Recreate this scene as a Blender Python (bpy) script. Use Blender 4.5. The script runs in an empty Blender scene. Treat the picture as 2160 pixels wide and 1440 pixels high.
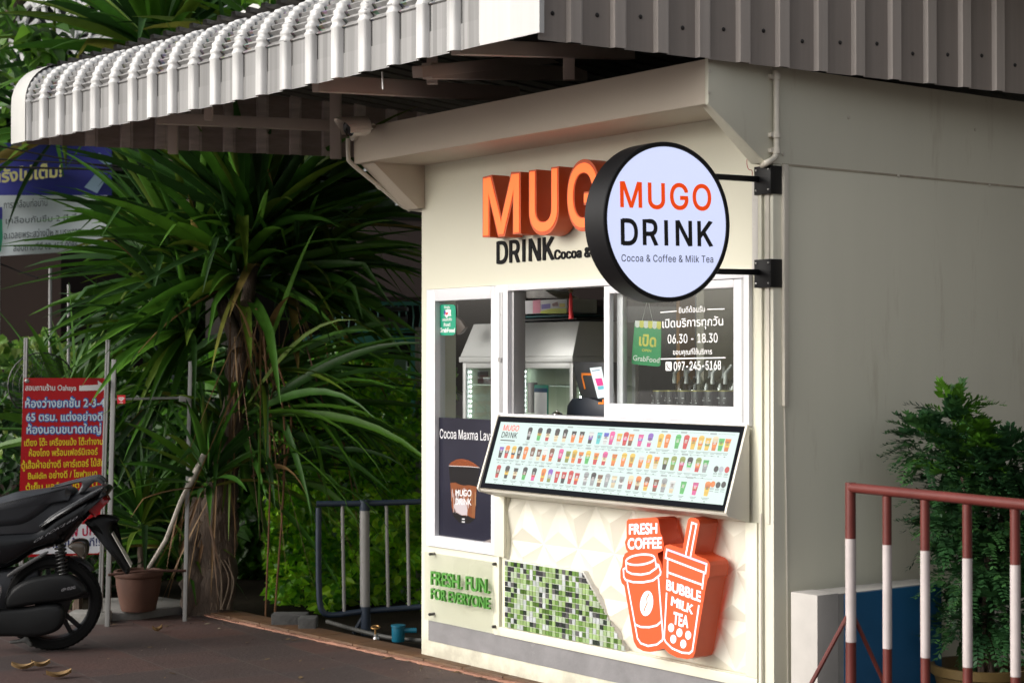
import bpy, bmesh, math, random
import numpy as np
from mathutils import Vector, Matrix, geometry
random.seed(7); np.random.seed(7)
SC = bpy.context.scene
COL = SC.collection

# ------------------------------------------------------------------ camera
# world axes: X along the kiosk front, Y into the kiosk, Z up; origin at the kiosk's front left foot
FPX = 3690.0
TH = math.radians(37.0); PT = math.atan(43 / FPX)
CAM = Vector((7.375, -4.983, 1.5))
d0 = Vector((-math.cos(TH), math.sin(TH), 0)); RT = Vector((math.sin(TH), math.cos(TH), 0)); UP0 = Vector((0, 0, 1))
FW = d0 * math.cos(PT) + UP0 * math.sin(PT); UPV = UP0 * math.cos(PT) - d0 * math.sin(PT)
cd = bpy.data.cameras.new('camera'); cam = bpy.data.objects.new('camera', cd); COL.objects.link(cam)
cd.sensor_width = 36; cd.lens = 36 * FPX / 2160; cd.clip_start = 0.1; cd.clip_end = 400
cam.matrix_world = Matrix(((RT.x, UPV.x, -FW.x, CAM.x), (RT.y, UPV.y, -FW.y, CAM.y), (RT.z, UPV.z, -FW.z, CAM.z), (0, 0, 0, 1)))
cd.dof.use_dof = True; cd.dof.focus_distance = 7.6; cd.dof.aperture_fstop = 4.0
SC.camera = cam

# ------------------------------------------------------------------ daylight
SUN_EL, SUN_AZ = math.radians(27), math.radians(198)      # azimuth clockwise from +Y
w = bpy.data.worlds.new('World'); SC.world = w; w.use_nodes = True
nt = w.node_tree; bg = nt.nodes['Background']
sky = nt.nodes.new('ShaderNodeTexSky'); sky.sky_type = 'NISHITA'; sky.sun_disc = False
sky.sun_elevation = SUN_EL; sky.sun_rotation = SUN_AZ; sky.dust_density = 6; sky.air_density = 1.0; sky.ozone_density = 0.5
hs = nt.nodes.new('ShaderNodeHueSaturation'); hs.inputs['Saturation'].default_value = 0.3
nt.links.new(sky.outputs[0], hs.inputs['Color']); nt.links.new(hs.outputs[0], bg.inputs[0]); bg.inputs[1].default_value = 0.15
sd = bpy.data.lights.new('sun', 'SUN'); sd.energy = 0.54; sd.angle = math.radians(40); sd.color = (1, 0.98, 0.94)
so = bpy.data.objects.new('sun', sd); COL.objects.link(so)
sv = Vector((math.sin(SUN_AZ) * math.cos(SUN_EL), math.cos(SUN_AZ) * math.cos(SUN_EL), math.sin(SUN_EL)))
so.rotation_euler = sv.to_track_quat('Z', 'Y').to_euler()
SC.view_settings.view_transform = 'Standard'; SC.view_settings.look = 'None'
EV = 0.46
SC.view_settings.exposure = EV; SC.view_settings.gamma = 1; SC.view_settings.use_curve_mapping = False
SC.cycles.max_bounces = 7; SC.cycles.transparent_max_bounces = 12; SC.cycles.use_denoising = True
SC.cycles.sample_clamp_indirect = 4

# ------------------------------------------------------------------ survey helpers (photo pixel -> point on a known real plane)
def ray(px, py): return FW + RT * ((px - 1080) / FPX) - UPV * ((py - 720) / FPX)
def hit(px, py, ax, val):
    v = ray(px, py); return CAM + v * ((val - CAM[ax]) / v[ax])
def F(px, py, y=0.0): return hit(px, py, 1, y)
def S(px, py, x): return hit(px, py, 0, x)
def GR(px, py, z=0.0): return hit(px, py, 2, z)
def AT(px, py, D): return CAM + ray(px, py) * D
def V(*a): return Vector(a)

# ------------------------------------------------------------------ materials
MATS = {}
def mat(name, col, rough=0.55, metal=0.0, var=0.0, vscale=3.0, bump=0.0, bscale=40.0, spec=0.5, stretch=None, dirt=None, dscale=6.0, coat=0.0, attr=False, emit=None, es=0.0, trans=0.0, splash=0.0):
    if name in MATS: return MATS[name]
    m = bpy.data.materials.new(name); m.use_nodes = True; N = m.node_tree.nodes; L = m.node_tree.links
    b = N['Principled BSDF']; MATS[name] = m
    b.inputs['Base Color'].default_value = (*col, 1); b.inputs['Roughness'].default_value = rough; b.inputs['Metallic'].default_value = metal
    b.inputs['Specular IOR Level'].default_value = spec; b.inputs['Coat Weight'].default_value = coat
    src = None
    if attr:
        a = N.new('ShaderNodeAttribute'); a.attribute_name = 'col'; src = a.outputs['Color']
    tc = None
    def coords():
        nonlocal tc
        if tc is None:
            t = N.new('ShaderNodeTexCoord'); mp = N.new('ShaderNodeMapping'); L.new(t.outputs['Object'], mp.inputs[0])
            if stretch: mp.inputs['Scale'].default_value = stretch
            tc = mp.outputs[0]
        return tc
    if var > 0:
        n = N.new('ShaderNodeTexNoise'); n.inputs['Scale'].default_value = vscale; n.inputs['Detail'].default_value = 6; n.inputs['Roughness'].default_value = 0.6
        L.new(coords(), n.inputs['Vector'])
        r = N.new('ShaderNodeMapRange'); r.inputs[1].default_value = 0.25; r.inputs[2].default_value = 0.75; r.inputs[3].default_value = 1 - var; r.inputs[4].default_value = 1 + var
        L.new(n.outputs[0], r.inputs[0])
        mx = N.new('ShaderNodeVectorMath'); mx.operation = 'SCALE'
        if src: L.new(src, mx.inputs[0])
        else: mx.inputs[0].default_value = col
        L.new(r.outputs[0], mx.inputs['Scale']); src = mx.outputs[0]
        rr = N.new('ShaderNodeMapRange'); rr.inputs[3].default_value = max(0.05, rough - 0.12); rr.inputs[4].default_value = min(1, rough + 0.12)
        L.new(n.outputs[0], rr.inputs[0]); L.new(rr.outputs[0], b.inputs['Roughness'])
    if dirt:
        n = N.new('ShaderNodeTexNoise'); n.inputs['Scale'].default_value = dscale; n.inputs['Detail'].default_value = 8; n.inputs['Roughness'].default_value = 0.7
        L.new(coords(), n.inputs['Vector'])
        r = N.new('ShaderNodeMapRange'); r.inputs[1].default_value = dirt[3]; r.inputs[2].default_value = dirt[3] + 0.12; r.inputs[3].default_value = 0; r.inputs[4].default_value = dirt[4]
        L.new(n.outputs[0], r.inputs[0])
        mx = N.new('ShaderNodeMix'); mx.data_type = 'RGBA'; L.new(r.outputs[0], mx.inputs[0])
        if src: L.new(src, mx.inputs[6])
        else: mx.inputs[6].default_value = (*col, 1)
        mx.inputs[7].default_value = (*dirt[:3], 1); src = mx.outputs[2]
    if splash:
        t = N.new('ShaderNodeTexCoord'); sx = N.new('ShaderNodeSeparateXYZ'); L.new(t.outputs['Object'], sx.inputs[0])
        n = N.new('ShaderNodeTexNoise'); n.inputs['Scale'].default_value = 7; n.inputs['Detail'].default_value = 9; n.inputs['Roughness'].default_value = 0.7; L.new(t.outputs['Object'], n.inputs[0])
        m1 = N.new('ShaderNodeMath'); m1.operation = 'MULTIPLY_ADD'; L.new(sx.outputs[2], m1.inputs[0]); m1.inputs[1].default_value = -2.2; L.new(n.outputs[0], m1.inputs[2])
        r = N.new('ShaderNodeMapRange'); r.inputs[1].default_value = 0.18; r.inputs[2].default_value = 0.5; r.inputs[3].default_value = 0; r.inputs[4].default_value = splash; L.new(m1.outputs[0], r.inputs[0])
        mx = N.new('ShaderNodeMix'); mx.data_type = 'RGBA'; L.new(r.outputs[0], mx.inputs[0]); L.new(src, mx.inputs[6]); mx.inputs[7].default_value = (0.2, 0.17, 0.13, 1); src = mx.outputs[2]
    if src: L.new(src, b.inputs['Base Color'])
    if bump > 0:
        n = N.new('ShaderNodeTexNoise'); n.inputs['Scale'].default_value = bscale; n.inputs['Detail'].default_value = 5; L.new(coords(), n.inputs['Vector'])
        bp = N.new('ShaderNodeBump'); bp.inputs['Strength'].default_value = bump; bp.inputs['Distance'].default_value = 0.01
        L.new(n.outputs[0], bp.inputs['Height']); L.new(bp.outputs[0], b.inputs['Normal'])
    if emit is not None:
        b.inputs['Emission Color'].default_value = (*emit, 1); b.inputs['Emission Strength'].default_value = es / 2 ** EV
    if attr == 'emit':
        L.new(src, b.inputs['Emission Color']); b.inputs['Emission Strength'].default_value = es / 2 ** EV
        b.inputs['Base Color'].default_value = (0.02, 0.02, 0.02, 1)
        for l in list(b.inputs['Base Color'].links): L.remove(l)
    if trans > 0:
        t = N.new('ShaderNodeBsdfTranslucent'); ms = N.new('ShaderNodeMixShader'); ms.inputs[0].default_value = trans
        if src: L.new(src, t.inputs[0])
        else: t.inputs[0].default_value = (*col, 1)
        L.new(b.outputs[0], ms.inputs[1]); L.new(t.outputs[0], ms.inputs[2]); L.new(ms.outputs[0], N['Material Output'].inputs[0])
    return m

def glass(name, tint=(0.9, 0.93, 0.92), refl=1.0):
    m = bpy.data.materials.new(name); m.use_nodes = True; N = m.node_tree.nodes; L = m.node_tree.links
    N.remove(N['Principled BSDF'])
    t = N.new('ShaderNodeBsdfTransparent'); t.inputs[0].default_value = (*tint, 1)
    g = N.new('ShaderNodeBsdfGlossy'); g.inputs['Roughness'].default_value = 0.015; g.inputs[0].default_value = (refl, refl, refl, 1)
    lw_ = N.new('ShaderNodeLayerWeight'); lw_.inputs[0].default_value = 0.5      # Schlick: the same from both sides of the sheet
    pw = N.new('ShaderNodeMath'); pw.operation = 'POWER'; L.new(lw_.outputs['Facing'], pw.inputs[0]); pw.inputs[1].default_value = 5
    fr = N.new('ShaderNodeMath'); fr.operation = 'MULTIPLY_ADD'; L.new(pw.outputs[0], fr.inputs[0]); fr.inputs[1].default_value = 0.94; fr.inputs[2].default_value = 0.095
    ms = N.new('ShaderNodeMixShader'); L.new(fr.outputs[0], ms.inputs[0]); L.new(t.outputs[0], ms.inputs[1]); L.new(g.outputs[0], ms.inputs[2])
    L.new(ms.outputs[0], N['Material Output'].inputs[0]); MATS[name] = m
    return m

CREAM = mat('cream_panel', (0.68, 0.665, 0.54), 0.42, var=0.025, vscale=1.5, dirt=(0.45, 0.4, 0.3, 0.63, 0.25), dscale=5, splash=0.5)
SIDEP = mat('side_panel', (0.68, 0.665, 0.55), 0.38, var=0.045, vscale=1.2, stretch=(2.2, 2.2, 0.3), dirt=(0.4, 0.34, 0.25, 0.58, 0.35), dscale=3.5, splash=0.4)
FASC = mat('canopy_shaded_cream', (0.56, 0.49, 0.4), 0.5, var=0.03, vscale=2)  # browner than the wall: shade under the roof put into the colour
ALU = mat('white_aluminium', (0.72, 0.72, 0.75), 0.35, var=0.02, vscale=4)
ALUG = mat('grey_aluminium', (0.42, 0.42, 0.43), 0.4, metal=0.3, var=0.06)
BLACK = mat('black_paint', (0.006, 0.006, 0.007), 0.45, var=0.1, vscale=6, spec=0.3)
CABLE = mat('cable_black', (0.006, 0.006, 0.006), 0.9, spec=0.1)
DARK = mat('dark_plastic', (0.02, 0.021, 0.025), 0.45, var=0.15, vscale=8)
GLASS = glass('window_glass')
STEEL = mat('steel', (0.45, 0.44, 0.43), 0.35, metal=0.8, var=0.1)
PIPEW = mat('white_conduit', (0.66, 0.62, 0.53), 0.4, var=0.05)

# ------------------------------------------------------------------ mesh collector
ORG = {}
class G:
    def __init__(s): s.v = []; s.f = []; s.m = []; s.c = []; s.mi = 0; s.col = (1, 1, 1)
    def face(s, pts):
        n = len(s.v); s.v += [tuple(p) for p in pts]; s.f.append(tuple(range(n, n + len(pts)))); s.m.append(s.mi); s.c.append(s.col)
    def add(s, vs, fs):
        n = len(s.v); s.v += [tuple(p) for p in vs]
        for f in fs: s.f.append(tuple(n + i for i in f)); s.m.append(s.mi); s.c.append(s.col)
    def box(s, x0, x1, y0, y1, z0, z1):
        s.obox(V((x0 + x1) / 2, (y0 + y1) / 2, (z0 + z1) / 2), V((x1 - x0) / 2, 0, 0), V(0, (y1 - y0) / 2, 0), V(0, 0, (z1 - z0) / 2))
    def obox(s, c, a, b, h):
        if a.cross(b).dot(h) < 0: a = -a
        p = [c + a * i + b * j + h * k for k in (-1, 1) for j in (-1, 1) for i in (-1, 1)]
        s.add(p, [(0, 2, 3, 1), (4, 5, 7, 6), (0, 1, 5, 4), (2, 6, 7, 3), (0, 4, 6, 2), (1, 3, 7, 5)])
    def bar(s, p, q, wd, hd, up=UP0):
        t = (q - p); a = t.normalized(); b = a.cross(up)
        if b.length < 1e-4: b = a.cross(V(1, 0, 0))
        b.normalize(); h = b.cross(a).normalized()
        s.obox((p + q) / 2, t / 2, b * wd / 2, h * hd / 2)
    def tube(s, pts, r, n=10, cap=True):
        pts = [Vector(p) for p in pts]; rs = r if isinstance(r, (list, tuple)) else [r] * len(pts)
        rings = []; prev = None
        for i, p in enumerate(pts):
            t = (pts[min(i + 1, len(pts) - 1)] - pts[max(i - 1, 0)]).normalized()
            if prev is None:
                a = t.cross(V(0, 0, 1)); a = a if a.length > 1e-3 else t.cross(V(1, 0, 0))
            else: a = prev - t * prev.dot(t)
            a.normalize(); prev = a; b = t.cross(a)
            rings.append([p + (a * math.cos(2 * math.pi * k / n) + b * math.sin(2 * math.pi * k / n)) * rs[i] for k in range(n)])
        vs = [q for R in rings for q in R]; fs = []
        for i in range(len(rings) - 1):
            for k in range(n): fs.append((i * n + k, i * n + (k + 1) % n, (i + 1) * n + (k + 1) % n, (i + 1) * n + k))
        if cap: fs.append(tuple(range(n - 1, -1, -1))); fs.append(tuple((len(rings) - 1) * n + k for k in range(n)))
        s.add(vs, fs)
    def lathe(s, prof, c, ax=V(0, 0, 1), n=28):
        ax = Vector(ax).normalized(); a = ax.cross(V(0, 1, 0)); a = a if a.length > 1e-3 else ax.cross(V(1, 0, 0)); a.normalize(); b = ax.cross(a)
        vs = []; fs = []
        for (r, h) in prof:
            for k in range(n): vs.append(Vector(c) + ax * h + (a * math.cos(2 * math.pi * k / n) + b * math.sin(2 * math.pi * k / n)) * max(r, 1e-5))
        for i in range(len(prof) - 1):
            for k in range(n): fs.append((i * n + k, i * n + (k + 1) % n, (i + 1) * n + (k + 1) % n, (i + 1) * n + k))
        s.add(vs, fs)
    def prism(s, pts, off, cap_front=True):
        """pts: ordered 3D outline of the front face; off: vector to the back face"""
        n = len(pts); nrm = sum(((pts[i]).cross(pts[(i + 1) % n]) for i in range(n)), V(0, 0, 0))
        if nrm.dot(off) > 0: pts = pts[::-1]
        vs = list(pts) + [p + off for p in pts]
        fs = ([tuple(range(n))] if cap_front else []) + [tuple(range(2 * n - 1, n - 1, -1))]
        for i in range(n): j = (i + 1) % n; fs.append((j, i, n + i, n + j))
        s.add(vs, fs)
    def ribbon(s, pts, wd, nrm):
        """flat stroke of width wd along pts"""
        n = len(pts); vs = []
        for i, p in enumerate(pts):
            a = (pts[i] - pts[i - 1]).normalized() if i > 0 else None; b = (pts[i + 1] - pts[i]).normalized() if i < n - 1 else None
            t = (a + b).normalized() if a and b else (a or b)
            k = 1.0
            if a and b: k = 1 / max(0.5, t.dot(a))
            sd_ = nrm.cross(t).normalized() * wd / 2 * k
            vs += [p - sd_, p + sd_]
        s.add(vs, [(2 * i, 2 * i + 2, 2 * i + 3, 2 * i + 1) for i in range(n - 1)])
    def build(s, name, mats, parent=None, label=None, cat=None, group=None, kind=None, smooth=False, bevel=0.0, color=False, angle=40, origin=None):
        me = bpy.data.meshes.new(name)
        o = bpy.data.objects.new(name, me); COL.objects.link(o)
        if parent: org = ORG[parent.name]; o.parent = parent
        else:
            if origin is None:
                A = np.array(s.v); lo, hi = A.min(0), A.max(0); origin = Vector(((lo[0] + hi[0]) / 2, (lo[1] + hi[1]) / 2, lo[2]))
            org = Vector(origin); o.location = org
        ORG[o.name] = org
        A = np.array(s.v, dtype=np.float64) - np.array(org)
        me.from_pydata(A.tolist(), [], s.f)
        for m_ in (mats if isinstance(mats, (list, tuple)) else [mats]): me.materials.append(m_)
        me.polygons.foreach_set('material_index', s.m)
        if color:
            at = me.color_attributes.new('col', 'FLOAT_COLOR', 'CORNER'); arr = []
            for f, c in zip(s.f, s.c): arr += [c[0], c[1], c[2], 1.0] * len(f)
            at.data.foreach_set('color', arr)
        me.validate(); me.update()
        if bevel > 0:
            bm = bmesh.new(); bm.from_mesh(me)
            bmesh.ops.remove_doubles(bm, verts=bm.verts, dist=1e-5)
            es = [e for e in bm.edges if len(e.link_faces) == 2 and e.calc_face_angle(0) > math.radians(30)]
            bmesh.ops.bevel(bm, geom=es, offset=bevel, segments=2, affect='EDGES', clamp_overlap=True, profile=0.6)
            bm.to_mesh(me); bm.free(); smooth = True
        if smooth:
            me.shade_smooth()
            try: me.set_sharp_from_angle(angle=math.radians(angle))
            except Exception: pass
        tag(o, label, cat, group, kind)
        return o

def tag(o, label=None, cat=None, group=None, kind=None):
    if label: o['label'] = label
    if cat: o['category'] = cat
    if group: o['group'] = group
    if kind: o['kind'] = kind
    return o
def thing(name, loc, label, cat, group=None):
    o = bpy.data.objects.new(name, None); COL.objects.link(o); o.location = loc; o.empty_display_size = 0.1; ORG[o.name] = Vector(loc)
    return tag(o, label, cat, group)
def copy_thing(src, off, label, group=None):
    c = src.copy(); COL.objects.link(c); c.location = src.location + off; ORG[c.name] = ORG[src.name] + off; c['label'] = label
    for ch in list(src.children):
        k = ch.copy(); COL.objects.link(k); k.parent = c
        for g2 in list(ch.children):
            q = g2.copy(); COL.objects.link(q); q.parent = k
    return c

# ------------------------------------------------------------------ lettering
def get_font():
    try:
        import os
        p = os.path.join(bpy.utils.system_resource('DATAFILES'), 'fonts', 'Inter.woff2')
        return bpy.data.fonts.load(p)
    except Exception: return None
INTER = get_font()
def cap_height(font):
    c = bpy.data.curves.new('t', 'FONT'); c.body = 'H'
    if font: c.font = font
    o = bpy.data.objects.new('t', c); COL.objects.link(o); bpy.context.view_layer.update()
    me = bpy.data.meshes.new_from_object(o.evaluated_get(bpy.context.evaluated_depsgraph_get()))
    h = max(v.co.y for v in me.vertices); bpy.data.objects.remove(o); bpy.data.curves.remove(c); bpy.data.meshes.remove(me)
    return h
CAPH = {True: cap_height(INTER) if INTER else 0.73, False: cap_height(None)}
TCACHE = {}
def text2d(s, bold=0.0, space=1.0, font=None, res=3):
    """string -> (contours, points, triangles) in a unit where the capital height is 1; nonzero winding so crossing outlines stay solid"""
    key = (s, bold, space, font is None, res)
    if key in TCACHE: return TCACHE[key]
    c = bpy.data.curves.new('t', 'FONT'); c.body = s; c.space_character = space; c.resolution_u = res; c.fill_mode = 'NONE'
    if font: c.font = font
    o = bpy.data.objects.new('t', c); COL.objects.link(o); bpy.context.view_layer.update()
    me = bpy.data.meshes.new_from_object(o.evaluated_get(bpy.context.evaluated_depsgraph_get()))
    n = len(me.vertices); co = np.empty(n * 3); me.vertices.foreach_get('co', co); co = co.reshape(-1, 3)[:, :2] / CAPH[font is not None]
    nx = {}
    for e in me.edges: nx.setdefault(e.vertices[0], []).append(e.vertices[1]); nx.setdefault(e.vertices[1], []).append(e.vertices[0])
    seen = set(); loops = []
    for i in range(n):
        if i in seen or i not in nx: continue
        lp = [i]; seen.add(i); cur = i
        while True:
            cand = [j for j in nx[cur] if j not in seen]
            if not cand: break
            j = min(cand, key=lambda q: abs(q - (cur + 1))); lp.append(j); seen.add(j); cur = j
        if len(lp) > 2: loops.append(co[lp].copy())
    bpy.data.objects.remove(o); bpy.data.curves.remove(c); bpy.data.meshes.remove(me)
    if font:
        for i, l in enumerate(loops):                      # plain capital I without slab serifs
            if len(l) == 12 and np.all(np.min(np.abs(l - np.roll(l, -1, 0)), 1) < 0.01):
                lo, hi = l.min(0), l.max(0)
                if np.sum(l[:, 1] > hi[1] - 0.01) == 2 and np.sum(l[:, 0] < lo[0] + 0.01) == 4:
                    cx = (lo[0] + hi[0]) / 2; sw = 0.065
                    q = np.array([[cx - sw, lo[1]], [cx + sw, lo[1]], [cx + sw, hi[1]], [cx - sw, hi[1]]])
                    a_ = np.sum(l[:, 0] * np.roll(l[:, 1], -1) - np.roll(l[:, 0], -1) * l[:, 1]); loops[i] = q if a_ > 0 else q[::-1]
    if loops:
        # the largest loop of each glyph is an outer one: that gives the outline's direction
        ar = [0.5 * np.sum(l[:, 0] * np.roll(l[:, 1], -1) - np.roll(l[:, 0], -1) * l[:, 1]) for l in loops]
        box = [(l[:, 0].min(), l[:, 0].max()) for l in loops]
        if bold:
            out = []
            for l, (xa, xb) in zip(loops, box):
                near = [q for q in range(len(loops)) if box[q][0] < xb - 0.02 and box[q][1] > xa + 0.02]
                sgn = np.sign(ar[max(near, key=lambda q: abs(ar[q]))]) if near else 1
                t = np.roll(l, -1, 0) - np.roll(l, 1, 0); L_ = np.linalg.norm(t, axis=1, keepdims=True) + 1e-9; t = t / L_
                out.append(l + np.stack([t[:, 1], -t[:, 0]], 1) * sgn * bold)
            loops = out
    pts = []; edges = []
    for l in loops:
        b = len(pts); k = len(l); pts += [Vector(p) for p in l]; edges += [(b + i, b + (i + 1) % k) for i in range(k)]
    res_ = geometry.delaunay_2d_cdt(pts, edges, [], 0, 1e-6)
    P = np.array([tuple(p) for p in res_[0]]); T = np.array(res_[2])
    cen = P[T].mean(1); wn = np.zeros(len(T), int)
    for l in loops:
        a = l; b = np.roll(l, -1, 0)
        lo, hi = l.min(0), l.max(0)
        sel = np.where((cen[:, 0] >= lo[0]) & (cen[:, 0] <= hi[0]) & (cen[:, 1] >= lo[1]) & (cen[:, 1] <= hi[1]))[0]
        if not len(sel): continue
        c_ = cen[sel]; x, y = c_[:, :1], c_[:, 1:]
        left = (b[:, 0] - a[:, 0]) * (y - a[:, 1]) - (x - a[:, 0]) * (b[:, 1] - a[:, 1])
        upc = (a[:, 1] <= y) & (b[:, 1] > y) & (left > 0); dn = (a[:, 1] > y) & (b[:, 1] <= y) & (left < 0)
        wn[sel] += upc.sum(1) - dn.sum(1)
    T = T[wn != 0]
    TCACHE[key] = (loops, P, T)
    return TCACHE[key]

def lettering(g, s, O, X, H, nrm, depth=0.0, bold=0.0, space=1.0, font=None, lift=0.0, cap=1.0, fitx=True, res=3):
    """write s on the plane through O; X = vector of the whole line's width, H = vector of the capital height"""
    loops, P, T = text2d(s, bold, space, font, res)
    if not len(P): return
    al = np.concatenate(loops); x0, x1 = al[:, 0].min(), al[:, 0].max()
    ex = X / (x1 - x0) if fitx else X; eh = H / cap
    def m(p, z): return O + ex * (p[0] - x0) + eh * p[1] + nrm * (lift + z)
    used = np.unique(T); mp = {int(u): i for i, u in enumerate(used)}
    tris = []
    for t in T:
        a, b, c = (Vector((*P[i], 0)) for i in t)
        t = [mp[int(i)] for i in t]
        A, B, C_ = (m(P[used[i]], depth) for i in t)
        if (B - A).cross(C_ - A).dot(nrm) < 0: t = t[::-1]
        tris.append(tuple(t))
    g.add([m(P[u], depth) for u in used], tris)
    return m, loops

def letter_sides(g, m, loops, depth):
    for l in loops:
        k = len(l); vs = [m(p, 0) for p in l] + [m(p, depth) for p in l]
        g.add(vs, [(i, (i + 1) % k, k + (i + 1) % k, k + i) for i in range(k)])

# ================================================================== THE SETTING
def tile_mat():
    m = bpy.data.materials.new('pavement_tiles'); m.use_nodes = True; N = m.node_tree.nodes; L = m.node_tree.links; b = N['Principled BSDF']
    t = N.new('ShaderNodeTexCoord'); mp = N.new('ShaderNodeMapping'); L.new(t.outputs['Object'], mp.inputs[0]); mp.inputs['Rotation'].default_value = (0, 0, math.radians(4))
    br = N.new('ShaderNodeTexBrick'); br.offset = 0.0; br.inputs['Scale'].default_value = 1.0; br.inputs['Brick Width'].default_value = 0.4; br.inputs['Row Height'].default_value = 0.4
    br.inputs['Mortar Size'].default_value = 0.0045; br.inputs['Mortar Smooth'].default_value = 0.3; br.inputs['Bias'].default_value = 0
    br.inputs['Color1'].default_value = (0.082, 0.042, 0.035, 1); br.inputs['Color2'].default_value = (0.05, 0.036, 0.034, 1); br.inputs['Mortar'].default_value = (0.085, 0.07, 0.063, 1)
    L.new(mp.outputs[0], br.inputs[0])
    n = N.new('ShaderNodeTexNoise'); n.inputs['Scale'].default_value = 2.2; n.inputs['Detail'].default_value = 9; n.inputs['Roughness'].default_value = 0.65; L.new(mp.outputs[0], n.inputs[0])
    mx = N.new('ShaderNodeMix'); mx.data_type = 'RGBA'; r = N.new('ShaderNodeMapRange'); r.inputs[1].default_value = 0.42; r.inputs[2].default_value = 0.7; r.inputs[4].default_value = 0.6
    L.new(n.outputs[0], r.inputs[0]); L.new(r.outputs[0], mx.inputs[0]); L.new(br.outputs[0], mx.inputs[6]); mx.inputs[7].default_value = (0.03, 0.025, 0.024, 1)
    L.new(mx.outputs[2], b.inputs['Base Color']); b.inputs['Roughness'].default_value = 0.6
    r2 = N.new('ShaderNodeMapRange'); r2.inputs[3].default_value = 0.45; r2.inputs[4].default_value = 0.8; L.new(n.outputs[0], r2.inputs[0]); L.new(r2.outputs[0], b.inputs['Roughness'])
    bp = N.new('ShaderNodeBump'); bp.inputs['Strength'].default_value = 0.25; bp.inputs['Distance'].default_value = 0.01; n2 = N.new('ShaderNodeTexNoise'); n2.inputs['Scale'].default_value = 60; L.new(mp.outputs[0], n2.inputs[0])
    ad = N.new('ShaderNodeMath'); ad.operation = 'MULTIPLY_ADD'; L.new(br.outputs['Fac'], ad.inputs[0]); ad.inputs[1].default_value = -0.6; L.new(n2.outputs[0], ad.inputs[2]); L.new(ad.outputs[0], bp.inputs['Height']); L.new(bp.outputs[0], b.inputs['Normal'])
    return m
g = G(); g.face([V(-60, -60, -0.06), V(60, -60, -0.06), V(60, 80, -0.06), V(-60, 80, -0.06)])
g.build('ground', mat('garden_soil', (0.016, 0.013, 0.009), 0.95, var=0.4, vscale=5, bump=0.6, bscale=30, spec=0.05), kind='structure', origin=V(0, 0, -0.06))
# pavement in front, its back edge is the tiled border
KA, KB = GR(430, 1296), GR(1090, 1441); kd = (KB - KA).normalized(); K0 = KA - kd * 0.02; K1 = KA + kd * 9
g = G(); g.prism([V(-60, -60, 0), V(60, -60, 0), V(60, 0, 0), V(K1.x, 0, 0), V(KB.x, KB.y, 0), V(KA.x, KA.y, 0), GR(340, 1296) + V(0, 0, 0), GR(200, 1300) + V(0, 0, 0), V(-60, -0.9, 0)], V(0, 0, -0.06))
g.build('pavement', tile_mat(), kind='structure', origin=V(0, 0, -0.06))
g = G()
kn = V(-kd.y, kd.x, 0)
L_ = (V(0.0, 0, 0) - KA).dot(kd) + 0.9
for i in range(12):
    a = KA + kd * (i * 0.31); b_ = KA + kd * (i * 0.31 + 0.305)
    if b_.x > 2.4: break
    c = (a + b_) / 2 + kn * 0.085; c.z = 0.006
    g.obox(c, (b_ - a) / 2, kn * 0.085, V(0, 0, 0.016))
g.build('kerb', mat('kerb_tile', (0.1, 0.05, 0.022), 0.6, var=0.35, vscale=7, bump=0.3), kind='structure', bevel=0.004)
g = G()
for i in range(40):
    a = KA + kd * (i * 0.09) - kn * (0.012 + random.random() * 0.012); b_ = KA + kd * (i * 0.09 + 0.09) - kn * 0.012
    if b_.x > 1.2: break
    g.obox((a + b_) / 2 + V(0, 0, 0.0), (b_ - a) / 2, kn * (0.01 + random.random() * 0.006), V(0, 0, 0.006 + random.random() * 0.006))
g.build('kerb_mortar', mat('mortar', (0.3, 0.15, 0.1), 0.8, var=0.4, vscale=14, bump=0.5), kind='structure')

# ================================================================== THE DRINK KIOSK
W = 2.478; DEP = 2.2; TOP = 2.67
kiosk = thing('drink_kiosk', V(0, 0, 0), 'cream painted drink kiosk with sliding serving window under a white corrugated roof', 'kiosk')
def grid_wall(g, xs, zs, holes, y0, y1):
    for i in range(len(xs) - 1):
        for j in range(len(zs) - 1):
            xm, zm = (xs[i] + xs[i + 1]) / 2, (zs[j] + zs[j + 1]) / 2
            if not any(h[0] < xm < h[1] and h[2] < zm < h[3] for h in holes): g.box(xs[i], xs[i + 1], y0, y1, zs[j], zs[j + 1])
H1 = (0.06, 0.643, 0.573, 1.866); H2 = (0.665, 2.36, 1.245, 1.866); H3 = (0.72, 2.34, 0.245, 0.86)
g = G(); grid_wall(g, [0, 0.06, 0.643, 0.665, 0.72, 2.34, 2.36, W - 0.06], [0, 0.245, 0.573, 0.86, 1.245, 1.866, TOP], [H1, H2], 0.03, 0.09)
# outer skin, recessed for the relief panel
grid_wall(g, [0, 0.06, 0.643, 0.665, 0.72, 2.34, 2.36, W - 0.06], [0, 0.245, 0.573, 0.86, 1.245, 1.866, TOP], [H1, H2, H3], 0.0, 0.0295)
front = g.build('front_wall', CREAM, kiosk)
g = G(); g.box(W - 0.06 + 0.0005, W, 0.0, DEP, 0.0, 2.284); 
g.build('side_wall', SIDEP, kiosk, bevel=0.006)
g = G(); g.box(W - 0.06 + 0.0005, W + 0.0006, 0.0, DEP + 3.2, 2.2842, TOP); g.box(W - 0.06, W - 0.001, DEP + 0.001, DEP + 3.2, 0, 2.284)
g.build('upper_side_panel', SIDEP, kiosk)
g = G(); g.box(W + 0.0006, W + 0.0016, 0.05, DEP + 3.0, 2.279, 2.288); g.build('panel_joint', mat('joint_sealant', (0.42, 0.37, 0.28), 0.6, var=0.35, vscale=9, dirt=(0.18, 0.12, 0.07, 0.62, 0.6), dscale=4), kiosk)
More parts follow.
